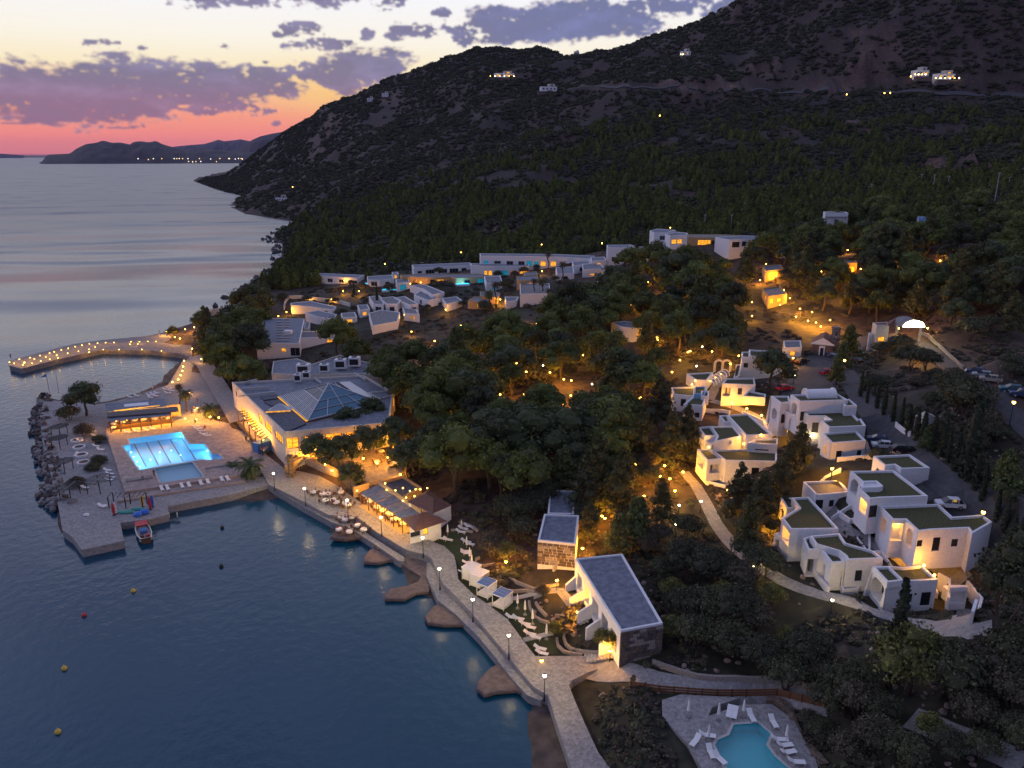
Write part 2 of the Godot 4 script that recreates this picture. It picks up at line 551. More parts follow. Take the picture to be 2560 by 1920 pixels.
func make_materials():
	M.white = grain(lin(.78, .77, .77), .09, .22, .9, 3, 1.0)
	M.cream = grain(lin(.62, .57, .50), .12, .2, .9, 4)
	M.turf = grain(lin(.125, .12, .04), .5, .5, .95, 5, 3.0)
	M.slate = grain(lin(.20, .22, .27), .3, .12, .75, 6)
	M.slate_dark = grain(lin(.10, .11, .145), .35, .15, .75, 7)
	M.concrete = grain(lin(.27, .26, .26), .3, .1, .9, 8, 1.0)
	M.tile_roof = grain(lin(.25, .12, .09), .4, .6, .85, 9, 3.0)
	M.dark = mat(lin(.012, .013, .018), .35)
	M.glassdark = mat(lin(.02, .026, .035), .08)
	M.wood = grain(lin(.16, .08, .045), .4, .5, .8, 10)
	M.fence = grain(lin(.26, .105, .04), .35, .6, .7, 11)
	M.metal = mat(lin(.02, .02, .024), .5, .3)
	M.steel = mat(lin(.42, .43, .46), .4, .5)
	M.cloth = mat(lin(.72, .70, .68), .95)
	M.blue_cloth = mat(lin(.05, .14, .34), .8)
	M.red = mat(lin(.45, .03, .035), .5)
	M.green_plastic = mat(lin(.02, .25, .2), .5)
	M.blue_plastic = mat(lin(.02, .12, .5), .45)
	M.yellow = mat(lin(.6, .4, .05), .6)
	M.rock = grain(lin(.17, .135, .125), .5, .25, .95, 12, 8.0)
	M.platform = grain(lin(.20, .145, .13), .3, .12, .95, 13, 2.0)
	M.soil = grain(lin(.11, .062, .045), .4, .2, .95, 14, 3.0)
	M.asphalt = grain(lin(.085, .082, .088), .3, .12, .9, 15)
	M.foliage = tinted()
	M.bark = grain(lin(.10, .07, .055), .4, .7, .95, 16, 3.0)
	M.paving = mat(lin(.37, .36, .36), .85)
	M.paving.albedo_texture = stone_tex(26, .08, .32, 21)
	M.paving.uv1_triplanar = true
	M.paving.uv1_world_triplanar = true
	M.paving.uv1_scale = Vector3.ONE / 10.0
	M.paving.heightmap_enabled = true
	M.paving.heightmap_texture = M.paving.albedo_texture
	M.paving.heightmap_scale = 2.0
	M.deck = mat(lin(.42, .34, .31), .8)
	M.deck.albedo_texture = stone_tex(20, .06, .3, 22)
	M.deck.uv1_triplanar = true
	M.deck.uv1_world_triplanar = true
	M.deck.uv1_scale = Vector3.ONE / 16.0
	M.masonry = mat(lin(.30, .225, .165), .95)
	M.masonry.albedo_texture = stone_tex(30, .09, .6, 23)
	M.masonry.uv1_triplanar = true
	M.masonry.uv1_world_triplanar = true
	M.masonry.uv1_scale = Vector3(1, 1.6, 1) / 12.0
	M.masonry.heightmap_enabled = true
	M.masonry.heightmap_texture = M.masonry.albedo_texture
	M.masonry.heightmap_scale = 4.0
	M.lawn = grain(lin(.045, .065, .02), .5, .6, .95, 17, 2.0)
	M.pool_tile = mat(lin(.10, .50, .74), .4)
	M.pool_dark = mat(lin(.0, .36, .38), .4)
	M.wade_tile = mat(lin(.09, .30, .42), .5)
	M.white_stone = grain(lin(.5, .47, .44), .15, .3, .8, 24)
	M.aqua_wall = mat(lin(.20, .42, .62), .8)
	M.blue_glass = mat(lin(.03, .12, .19), .12)
	M.wood_grey = grain(lin(.14, .12, .115), .3, .5, .85, 26)
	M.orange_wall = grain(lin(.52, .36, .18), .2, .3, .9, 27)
	M.white_stone_dim = grain(lin(.36, .31, .27), .25, .4, .9, 28)
	M.aqua_light = glow(Color(.12, .8, .92), .9)
	M.flood = glow(Color(1, .97, .86), 14.0)
	M.far_light = glow(Color(1, .8, .4), 2.0)
	M.far_light_white = glow(Color(1, .95, .85), 2.2)
	M.lane = mat(lin(.01, .03, .06), .5)
	var w := mat(Color(.75, .92, 1, .12), .03)
	w.transparency = BaseMaterial3D.TRANSPARENCY_ALPHA
	w.metallic_specular = .28
	M.pool_water = w
	var g := mat(Color(.7, .85, 1, .18), .03)
	g.transparency = BaseMaterial3D.TRANSPARENCY_ALPHA
	M.pane = g
	M.lit = glow(Color(1, .76, .27), 1.5)
	for mm in [M.lit]:      # rooms behind the panes: brighter and dimmer patches, not one flat light
		mm.emission_texture = noise_tex(.012, Color(.45, .30, .16), Color(1, .95, .85), 51, 256)
		mm.emission_operator = BaseMaterial3D.EMISSION_OP_MULTIPLY
		mm.uv1_triplanar = true
		mm.uv1_world_triplanar = true
		mm.uv1_scale = Vector3(.35, .5, .35)
		mm.emission_energy_multiplier = 2.0
	M.lit_warm = glow(Color(1, .68, .18), .9)
	M.aqua = glow(Color(.08, .62, .72), .32)
	M.lit_dim = glow(Color(1, .74, .3), .5)
	M.bulb = glow(Color(1, .78, .34), 14.0)
	M.bulb_white = glow(Color(1, .93, .72), 16.0)
	M.bulb_aqua = glow(Color(.75, .95, 1), 5.0)

# ---------------------------------------------------------------- sky
var cnoise := FastNoiseLite.new()
var puffs := []

func sky_at(az: float, el: float) -> Color:    # degrees; az 0 is where the shore road leads, the sun has set near az -12
	if el < -.2: return Color(.075, .075, .105)
	var stops := [0.0, Color(.80, .22, .24), 1.2, Color(1.0, .28, .24), 2.6, Color(1.0, .36, .24), 3.9, Color(1.0, .54, .32), 5.4, Color(1.0, .86, .58), 7.2, Color(1.0, .94, .82), 10.0, Color(.95, .95, 1.0), 17.0, Color(.80, .80, .98), 32.0, Color(.46, .53, .84), 90.0, Color(.22, .28, .53)]
	var c: Color = stops[stops.size() - 1]
	for i in range(2, stops.size(), 2):
		if el < stops[i]:
			c = stops[i - 1].lerp(stops[i + 1], clampf((el - stops[i - 2]) / (stops[i] - stops[i - 2]), 0, 1))
			break
	var off := absf(wrapf(az + 14.0, -180, 180))
	var west := 1.0 - smoothstep(18.0, 120.0, off)
	var east := Color(.32, .33, .54).lerp(Color(.27, .32, .58), clampf(el / 25.0, 0, 1)).lerp(Color(.22, .28, .53), clampf((el - 25) / 60.0, 0, 1))
	c = east.lerp(c, west)
	c = c.lerp(Color(1.0, .64, .18), .6 * exp(-pow((az + 12.5) / 4.5, 2) - pow((el - 4.2) / 1.5, 2)))
	# clouds
	var wx := az + cnoise.get_noise_2d(az * 1.1, el * 3.0) * 1.3
	var wy := el + cnoise.get_noise_2d(az * 1.1 + 300, el * 3.0) * .55
	var d := -1.0
	var big := 1.0
	for p in puffs:
		var dx: float = (wx - p[0]) / p[2]
		if absf(dx) > 1.6: continue
		var dy: float = (wy - p[1]) / p[3]
		var e: float = 1.0 - dx * dx - dy * dy
		if e > d:
			d = e
			big = p[3]
	var fine := cnoise.get_noise_2d(az * 3.2, el * 8.0) * .6 + cnoise.get_noise_2d(az * 9.0, el * 20.0) * .75 + cnoise.get_noise_2d(az * 20.0, el * 34.0) * .28
	var high := smoothstep(9.5, 15.0, el)
	if high > 0:
		var hn := cnoise.get_noise_2d(az * .7 + 50, el * 1.7) * 1.5 + .02
		d = maxf(d, lerpf(-1.0, hn, high))
	var shade := cnoise.get_noise_2d(az * 1.6 + 200, el * 4.5)
	var cover := smoothstep(-.02, .46, minf(d, .62) + fine * lerpf(1.25, .5, smoothstep(.35, 1.3, big)) + shade * .15)
	if cover > 0:
		var low := smoothstep(5.5, 2.2, el)
		var cc := Color(.20, .178, .32).lerp(Color(.30, .15, .235), low * .7)
		cc = cc.lerp(Color(.125, .145, .32), smoothstep(-12.0, 4.0, az) * (1.0 - low))
		cc = cc.lerp(Color(.30, .32, .50), smoothstep(11.0, 20.0, el) * .9)
		cc = cc.lerp(Color(.24, .27, .46), smoothstep(60.0, 150.0, off))
		cc *= 1.0 + fine * .14 + shade * .42
		cc = cc.lerp(Color(.95, .62, .50), (1.0 - smoothstep(.35, .95, cover)) * .35)
		c = c.lerp(cc, cover * .93)
	return c

func make_sky() -> ImageTexture:
	cnoise.noise_type = FastNoiseLite.TYPE_SIMPLEX_SMOOTH
	cnoise.frequency = .12
	cnoise.fractal_octaves = 3
	cnoise.seed = 8
	var raw := [-150, 228, 330, 92, 120, 234, 260, 95, 330, 226, 240, 90, 520, 218, 210, 74, 660, 205, 120, 46, 560, 275, 150, 13, 780, 180, 70, 26, 860, 190, 60, 52, 940, 168, 115, 54, 1010, 88, 30, 22, 1065, 76, 40, 18, 1120, 48, 26, 14, 970, 25, 46, 20, 870, 112, 45, 13, 930, 88, 30, 18,
		820, 118, 100, 18, 755, 84, 65, 15, 640, 8, 150, 26, 800, -4, 110, 34, 277, 114, 32, 9, 56, 133, 15, 5, 385, 130, 18, 6, 575, 126, 22, 6, 672, 150, 16, 6, 1180, 85, 60, 28, 1270, 70, 105, 46, 1400, 62, 150, 56, 1540, 68, 120, 46, 1640, 18, 130, 26, 1830, 30, 90, 60, 2100, 40, 220, 80, 2500, 60, 260, 90,
		20, 315, 45, 5, 300, 318, 60, 4, 860, 262, 30, 10, 720, 312, 20, 6, -500, 200, 300, 60, -1000, 240, 300, 50, 3000, 120, 300, 90, 3400, 220, 300, 60]
	for i in range(0, raw.size(), 4):
		var az := atan((raw[i] - 1280.0) / 2029.0)
		var k := 57.2958 * cos(az) * cos(az) / 2029.0
		puffs.append([rad_to_deg(az), (389.0 - raw[i + 1]) * .0262 * cos(az), raw[i + 2] * k, raw[i + 3] * .0262 * cos(az)])
	var W := 4096
	var low := Image.create(W / 8, W / 16, false, Image.FORMAT_RGBF)
	for y in W / 16:
		for x in W / 8:
			low.set_pixel(x, y, sky_at(wrapf((x + .5) / (W / 8) * 360.0, -180.0, 180.0), 90.0 - (y + .5) / (W / 16) * 180.0))
	low.resize(W, W / 2, Image.INTERPOLATE_BILINEAR)
	var x0 := int(-40.0 / 360.0 * W)
	var x1 := int(40.0 / 360.0 * W)
	var y0 := int((90.0 - 13.0) / 180.0 * W / 2)
	var y1 := int(90.6 / 180.0 * W / 2)
	for y in range(y0, y1):
		for x in range(x0, x1):
			low.set_pixel(posmod(x, W), y, sky_at((x + .5) / W * 360.0, 90.0 - (y + .5) / (W / 2) * 180.0))
	return ImageTexture.create_from_image(low)

# ---------------------------------------------------------------- ground, sea, hills
func noise3(x: float, z: float, s: float) -> float:
	return gnoise.get_noise_2d(x * s, z * s)

func make_ground():
	var v := PackedVector3Array()
	var n := PackedVector3Array()
	var c := PackedColorArray()
	var idx := PackedInt32Array()
	for j in rows.size():
		for i in AZN:
			var az := deg_to_rad(AZ0 + i * AZS)
			var d := rows[j]
			var h := hgt[j * AZN + i]
			var p := Vector3(sin(az) * d, h, -cos(az) * d)
			v.append(p)
			var hl := hgt[j * AZN + maxi(i - 1, 0)]
			var hr := hgt[j * AZN + mini(i + 1, AZN - 1)]
			var hn := hgt[maxi(j - 1, 0) * AZN + i]
			var hf := hgt[mini(j + 1, rows.size() - 1) * AZN + i]
			var dr := rows[mini(j + 1, rows.size() - 1)] - rows[maxi(j - 1, 0)]
			var st := (hr - hl) / (2 * d * deg_to_rad(AZS))
			var sr := (hf - hn) / dr
			var tx := Vector3(cos(az), st, sin(az))
			var tz := Vector3(sin(az), sr, -cos(az))
			var nn := tx.cross(tz).normalized()
			if nn.y < 0: nn = -nn
			n.append(nn)
			var a := noise3(p.x, p.z, .9) * .5 + .5
			var b := noise3(p.x + 300, p.z, 4.0) * .5 + .5
			var soil := Color(.074, .034, .022)
			var scrub := Color(.026, .024, .017)
			var rocky := Color(.11, .068, .055)
			var col: Color
			if d < 430:
				col = Color(.115, .066, .046).lerp(Color(.052, .05, .026), smoothstep(.4, .6, a))
				col = col.lerp(Color(.16, .115, .095), smoothstep(.62, .75, b) * .6)
				if h < .8: col = col.lerp(Color(.13, .095, .085), smoothstep(.9, .3, h))
			else:
				col = scrub.lerp(soil, smoothstep(.42, .62, a * .5 + b * .5))
				if on_cliff(Vector2(p.x, p.z)): col = Color(.27, .14, .10).lerp(Color(.12, .07, .055), smoothstep(.35, .7, noise3(p.x, p.z + 33, 9.0) * .5 + .5))
				var steep := 1.0 - nn.y
				col = col.lerp(rocky, clampf(smoothstep(.06, .16, steep) * .7 + smoothstep(.66, .78, b) * .6, 0, 1))
			c.append(col)
	for j in rows.size() - 1:
		for i in AZN - 1:
			var k := j * AZN + i
			for q in [k, k + AZN, k + 1, k + 1, k + AZN, k + AZN + 1]: idx.append(q)
	var arr := []
	arr.resize(Mesh.ARRAY_MAX)
	arr[Mesh.ARRAY_VERTEX] = v
	arr[Mesh.ARRAY_NORMAL] = n
	arr[Mesh.ARRAY_COLOR] = c
	arr[Mesh.ARRAY_INDEX] = idx
	var m := ArrayMesh.new()
	m.add_surface_from_arrays(Mesh.PRIMITIVE_TRIANGLES, arr)
	var g := grain(Color.WHITE, .6, .043, .95, 31, 20.0)
	g.vertex_color_use_as_albedo = true
	struct("ground", m, g)

func make_sea():
	var v := PackedVector3Array()
	var n := PackedVector3Array()
	var uv := PackedVector2Array()
	var idx := PackedInt32Array()
	var rs := [0.0, 25.0]
	while rs[rs.size() - 1] < 24000.0: rs.append(rs[rs.size() - 1] * 1.022)
	var na := 181
	var w := FastNoiseLite.new()
	w.frequency = .006
	w.fractal_octaves = 3
	w.seed = 77
	for d in rs:
		for i in na:
			var az := deg_to_rad(-75.0 + i * 150.0 / (na - 1))
			var x: float = sin(az) * d
			var z: float = -cos(az) * d
			v.append(Vector3(x, 0, z))
			uv.append(Vector2(x, z) / 60.0)
			var e := 6.0
			var far_: float = smoothstep(150.0, 700.0, d)
			var sl: float = .48 * far_ * (1.0 - .5 * smoothstep(1500.0, 5000.0, d)) + .012
			var f := func(px, pz): return w.get_noise_2d(px * .35 + pz * .25, pz * 1.2)
			n.append(Vector3(-(f.call(x + e, z) - f.call(x - e, z)) * sl, 1, -(f.call(x, z + e) - f.call(x, z - e)) * sl).normalized())
	var s := mat(lin(.0, .042, .078), .15)
	var nt := FastNoiseLite.new()
	nt.frequency = .02
	nt.fractal_octaves = 5
	nt.fractal_gain = .55
	nt.seed = 5
	var t := NoiseTexture2D.new()
	t.width = 1024
	t.height = 1024
	t.seamless = true
	t.noise = nt
	t.as_normal_map = true
	t.bump_strength = 6.0
	s.normal_enabled = true
	s.normal_texture = t
	s.normal_scale = .13
	# the open sea is ruffled more the farther out it lies: one sheet, in rings of rising roughness
	var ends := [260.0, 340.0, 430.0, 540.0, 680.0, 850.0, 1100.0, 1e9]
	for ring in ends.size():
		idx = PackedInt32Array()
		for j in rs.size() - 1:
			if rs[j] >= ends[ring] or (ring > 0 and rs[j] < ends[ring - 1]): continue
			for i in na - 1:
				var k := j * na + i
				for q in [k, k + na, k + 1, k + 1, k + na, k + na + 1]: idx.append(q)
		var arr := []
		arr.resize(Mesh.ARRAY_MAX)
		arr[Mesh.ARRAY_VERTEX] = v
		arr[Mesh.ARRAY_NORMAL] = n
		arr[Mesh.ARRAY_TEX_UV] = uv
		arr[Mesh.ARRAY_INDEX] = idx
		var m := ArrayMesh.new()
		m.add_surface_from_arrays(Mesh.PRIMITIVE_TRIANGLES, arr)
		var sm := s.duplicate() as StandardMaterial3D
		sm.roughness = lerpf(.13, .36, ring / 7.0)
		struct("sea", m, sm)

func ridge_line(called: String, outline: Array, base_y: float, dist: float, depth: float, m: Material, seed_: int):
	# a far hill: crest heights read along the skyline, swept back to its real depth with folds in its flanks
	var f := FastNoiseLite.new()
	f.seed = seed_
	f.frequency = .004
	f.fractal_octaves = 4
	var s := Sh.new()
	var grid := []
	var nx := 90
	var nz := 14
	var xa: float = outline[0]
	var xb: float = outline[outline.size() - 2]
	for j in nz + 1:
		var row := []
		var tz := float(j) / nz
		for i in nx + 1:
			var x := lerpf(xa, xb, float(i) / nx)
			var k := 0
			while k < outline.size() - 4 and x > outline[k + 2]: k += 2
			var y := lerpf(outline[k + 1], outline[k + 3], clampf((x - outline[k]) / (outline[k + 2] - outline[k]), 0, 1))
			var r := dir(Vector2(x, y))
			var q := Vector2(r.x, r.z).normalized()
			var crest := maxf(4.0, 70.0 + dist * r.y / Vector2(r.x, r.z).length())
			var prof := sin(PI * clampf(tz, 0, 1)) if tz > .5 else pow(sin(PI * tz), .8)
			var d := dist + (tz - .5) * depth
			var h := crest * smoothstep(0.0, .04, float(i) / nx) * prof * (1.0 - absf(f.get_noise_2d(q.x * d * .5, q.y * d * .5)) * .7 * (1.0 - pow(prof, 4.0)))
			row.append(Vector3(q.x * d, h - 3.0 * (1.0 - prof), q.y * d))
		grid.append(row)
	for j in nz:
		for i in nx:
			s.quad(grid[j][i], grid[j + 1][i], grid[j + 1][i + 1], grid[j][i + 1])
	struct(called, s, m)

const HAZE := 1.2e-5
func make_hills():
	var hill := grain(lin(.035, .028, .034), .5, .004, .95, 41)
	ridge_line("peninsula_hill", [96, 392, 110, 387, 175, 384, 190, 372, 215, 360, 240, 357, 258, 351, 280, 357, 300, 356, 325, 361, 335, 354, 355, 353, 370, 356, 390, 352, 405, 360, 425, 366, 450, 372, 460, 379, 482, 376, 500, 370, 520, 375, 560, 376, 600, 380, 660, 380, 720, 384], 0, 8600, 2600, hill, 3)
	ridge_line("headland_hill", [540, 385, 590, 376, 612, 362, 630, 350, 650, 341, 680, 334, 710, 329, 760, 325, 850, 320, 900, 318], 0, 11500, 3000, hill, 4)
	ridge_line("far_mountain", [360, 378, 400, 372, 440, 366, 470, 363, 510, 360, 535, 353, 545, 349, 560, 353, 590, 350, 600, 348, 625, 353, 650, 360, 700, 366, 760, 372], 0, 21000, 4000, hill, 5)
	ridge_line("distant_cape", [-120, 384, -60, 382, 0, 384, 30, 386, 60, 388], 0, 22000, 1500, hill, 6)

func make_landmarks():
	landmarks = [["glass pyramid roof", at("S", 830, 1000, 9), 10.0], ["seaside taverna", at("S", 980, 1270, 5), 4.0], ["stone ended bungalow", at("S", 1540, 1480, 8), 5.0], ["swimming pool", at("S", 420, 1130, 2.5), 8.0],
		["chapel", on("S", 2060, 870), 3.0], ["entrance gate", on("S", 2250, 830), 4.0], ["barrel vaulted villa", at("B", 430, 680, 21), 3.0], ["slate roofed hall", at("E", 480, 920, 8), 4.0], ["long top house", at("F", 840, 400, 22), 6.0], ["saw-tooth row", at("E", 1440, 650, 11.6), 4.0], ["twin hillside blocks", at("F", 1960, 200, 36), 5.0], ["lagoon pool", at("S", 1870, 1860, 4.5), 4.0], ["arched lowest villa", at("C", 1450, 1000, 13.8), 4.0], ["dark blue grove roof", at("F", 1600, 1000, 18), 3.0], ["lamp-lit orange house", at("S", 1940, 730, 26), 3.0], ["beige frame building", at("N", 1040, 1300, 45), 4.0], ["blue-roofed white house", at("N", 1610, 1340, 43), 3.0], ["dining terrace", at("H", 1500, 720, 4.2), 4.0], ["bell tower", on("A", 1535, 285), 9.0], ["white block with yellow windows", at("N", 460, 1450, 32), 4.0]]

# ---------------------------------------------------------------- plants
func tuft(s: Sh, p: Vector3, out: Vector3, size: float, g: RandomNumberGenerator, col: Color):
	s.col = col
	var side := out.cross(Vector3(g.randf() - .5, g.randf() - .5, g.randf() - .5)).normalized()
	var b := (out * .35 + Vector3(g.randf() - .5, g.randf() - .2, g.randf() - .5)).normalized()
	var t := b.cross(side).normalized()
	var f := size * (.6 + .8 * g.randf())
	s.tri(p - side * f * .6 - t * f * .3, p + b * f * .8 + t * f * .2, p + side * f * .6 - t * f * .3)
	s.tri(p - t * f * .5 - b * f * .3, p + side * f * .5 + out * f * .4, p + t * f * .6 + b * f * .3)

func blob(s: Sh, ctr: Vector3, r: Vector3, n: int, size: float, g: RandomNumberGenerator, col: Color, core := .72):
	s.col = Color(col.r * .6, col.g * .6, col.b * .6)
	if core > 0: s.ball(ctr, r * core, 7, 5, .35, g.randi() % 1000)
	for i in n:
		var y := g.randf_range(-.75, 1.0)
		var a := g.randf() * TAU
		var q := sqrt(maxf(0, 1 - y * y))
		var o := Vector3(cos(a) * q, y, sin(a) * q)
		var k := g.randf_range(.72, 1.08)
		var t := g.randf_range(.65, 1.35)
		tuft(s, ctr + o * r * k, o, size, g, Color(col.r * t, col.g * t * g.randf_range(.9, 1.1), col.b * t))

func limb(s: Sh, a: Vector3, b: Vector3, ra: float, rb: float, g: RandomNumberGenerator, seg := 4, k := 6):
	var p := a
	for i in seg:
		var t := float(i + 1) / seg
		var q := a.lerp(b, t)
		if i < seg - 1: q += Vector3(g.randf() - .5, 0, g.randf() - .5) * (b - a).length() * .09
		s.tube(p, q, lerpf(ra, rb, float(i) / seg), lerpf(ra, rb, t), k)
		p = q

func tree_of(called: String, trunk: Sh, crown: Sh) -> Node3D:
	var o := Node3D.new()
	o.name = called
	part("trunk", trunk, M.bark, o)
	part("crown", crown, M.foliage, o)
	return o

func make_pine(seed_: int, spread: float, tall: float, col: Color) -> Node3D:
	var g := RandomNumberGenerator.new()
	g.seed = seed_
	var tr := Sh.new()
	var cr := Sh.new()
	cr.use_c = true
	var top := Vector3(g.randf_range(-.8, .8), tall * .72, g.randf_range(-.8, .8))
	limb(tr, Vector3(0, -.6, 0), top, .34, .2, g, 5)
	var n := 13
	for i in n:
		var a := TAU * i * .382 + g.randf()
		var q := sqrt(float(i) / n)
		var p := Vector3(cos(a) * q * spread, tall * (.95 - .34 * q * q) - g.randf() * 1.4, sin(a) * q * spread)
		limb(tr, top.lerp(Vector3(0, tall * .4, 0), g.randf() * .5), p - Vector3(0, .4, 0), .13, .05, g, 2, 4)
		var r := g.randf_range(1.25, 1.95) * spread / 3.4
		var t := g.randf_range(.75, 1.25)
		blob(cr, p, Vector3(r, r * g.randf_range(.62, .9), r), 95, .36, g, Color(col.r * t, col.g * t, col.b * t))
	return tree_of("pine_tree", tr, cr)

func make_tall_pine(seed_: int, tall: float, col: Color) -> Node3D:
	var g := RandomNumberGenerator.new()
	g.seed = seed_
	var tr := Sh.new()
	var cr := Sh.new()
	cr.use_c = true
	limb(tr, Vector3(0, -.6, 0), Vector3(.2, tall * .95, 0), .28, .05, g, 6)
	var n := 22
	for i in n:
		var t := float(i) / n
		var a := TAU * i * .382 + g.randf()
		var y := tall * lerpf(.2, .97, t)
		var r := tall * .23 * pow(1.0 - t, .7) * g.randf_range(.6, 1.15) + .3
		var p := Vector3(cos(a) * r * .75, y, sin(a) * r * .75)
		limb(tr, Vector3(0, y - .5, 0), p, .07, .03, g, 1, 4)
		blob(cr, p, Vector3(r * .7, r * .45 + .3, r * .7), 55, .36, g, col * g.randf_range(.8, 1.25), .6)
	return tree_of("tall_pine", tr, cr)

func make_cypress(seed_: int, tall: float, wide: float) -> Node3D:
	var g := RandomNumberGenerator.new()
	g.seed = seed_
	var tr := Sh.new()
	var cr := Sh.new()
	cr.use_c = true
	limb(tr, Vector3(0, -.5, 0), Vector3(0, tall * .6, 0), .16, .06, g, 3, 5)
	for i in 420:
		var t := pow(g.randf(), 1.1)
		var a := g.randf() * TAU
		var r := wide * (1.0 - pow(t, 2.6)) * g.randf_range(.55, 1.05) * smoothstep(-.12, .12, t)
		var o := Vector3(cos(a), .5, sin(a)).normalized()
		var k := g.randf_range(.6, 1.3)
		tuft(cr, Vector3(cos(a) * r, .25 + t * tall * .96, sin(a) * r), o, .3, g, Color(.036 * k, .048 * k, .022 * k))
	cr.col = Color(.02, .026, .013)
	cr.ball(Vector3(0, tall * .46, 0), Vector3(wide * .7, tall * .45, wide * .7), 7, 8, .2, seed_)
	return tree_of("cypress", tr, cr)

func make_palm(seed_: int, tall: float, frond: float, col: Color) -> Node3D:
	var g := RandomNumberGenerator.new()
	g.seed = seed_
	var tr := Sh.new()
	var cr := Sh.new()
	cr.use_c = true
	limb(tr, Vector3(0, -.4, 0), Vector3(.15, tall, .1), .3, .22, g, 4, 7)
	tr.ball(Vector3(.15, tall - .1, .1), Vector3(.42, .6, .42), 7, 5, .3, 2)
	var root := Vector3(.15, tall, .1)
	for i in 30:
		var a := TAU * i * .382
		var lift := lerpf(1.15, -.55, float(i) / 30) + g.randf_range(-.1, .1)
		var d := Vector3(cos(a), 0, sin(a))
		var p := root
		var k := g.randf_range(.7, 1.3)
		for j in 7:
			var dd := (d * cos(lift) + Vector3.UP * sin(lift)).normalized()
			var q := p + dd * frond / 7
			var side := dd.cross(Vector3.UP).normalized()
			cr.col = Color(col.r * k, col.g * k, col.b * k)
			var w := frond * .2 * sin(PI * (j + .8) / 8.2)
			cr.tri(p, q + side * w - Vector3.UP * w * .45, q)
			cr.tri(p, q, q - side * w - Vector3.UP * w * .45)
			cr.tri(p + dd * .1, p + side * w * .9 - Vector3.UP * w * .6, q)
			cr.tri(p + dd * .1, q, p - side * w * .9 - Vector3.UP * w * .6)
			p = q
			lift -= .24
	var o := tree_of("palm_tree", tr, cr)
	return o

func make_olive(seed_: int, r: float, tall: float, col: Color) -> Node3D:
	var g := RandomNumberGenerator.new()
	g.seed = seed_
	var tr := Sh.new()
	var cr := Sh.new()
	cr.use_c = true
	for i in 3:
		limb(tr, Vector3(g.randf_range(-.15, .15), -.4, g.randf_range(-.15, .15)), Vector3(g.randf_range(-1, 1) * r * .5, tall * .6, g.randf_range(-1, 1) * r * .5), .18, .06, g, 4, 5)
	for i in 12:
		var a := TAU * i * .382
		var q := sqrt(float(i) / 12)
		var rr := r * g.randf_range(.36, .55)
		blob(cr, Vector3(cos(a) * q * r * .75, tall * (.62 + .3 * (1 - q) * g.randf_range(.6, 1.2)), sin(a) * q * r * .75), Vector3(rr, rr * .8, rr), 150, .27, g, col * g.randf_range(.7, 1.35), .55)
	return tree_of("olive_tree", tr, cr)

func make_bush_mesh(seed_: int, n: int, size: float, h := .75, blobs := 3) -> ArrayMesh:
	var g := RandomNumberGenerator.new()
	g.seed = seed_
	var s := Sh.new()
	s.use_c = true
	for i in blobs:
		var a := TAU * i / blobs + g.randf()
		var r := g.randf_range(.55, .8)
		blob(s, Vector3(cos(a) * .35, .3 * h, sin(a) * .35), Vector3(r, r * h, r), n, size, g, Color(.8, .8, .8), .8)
	return s.mesh()

func make_cone_mesh(seed_: int) -> ArrayMesh:
	var g := RandomNumberGenerator.new()
	g.seed = seed_
	var s := Sh.new()
	s.use_c = true
	for i in 130:
		var t := pow(g.randf(), 1.3)
		var a := g.randf() * TAU
		var r := (1.0 - t) * g.randf_range(.5, 1.1) * .42 + .03
		tuft(s, Vector3(cos(a) * r, .08 + t * .95, sin(a) * r), Vector3(cos(a), .5, sin(a)).normalized(), .11, g, Color.WHITE * g.randf_range(.6, 1.0))
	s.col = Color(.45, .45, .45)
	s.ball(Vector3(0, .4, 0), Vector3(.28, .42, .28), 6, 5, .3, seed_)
	return s.mesh()

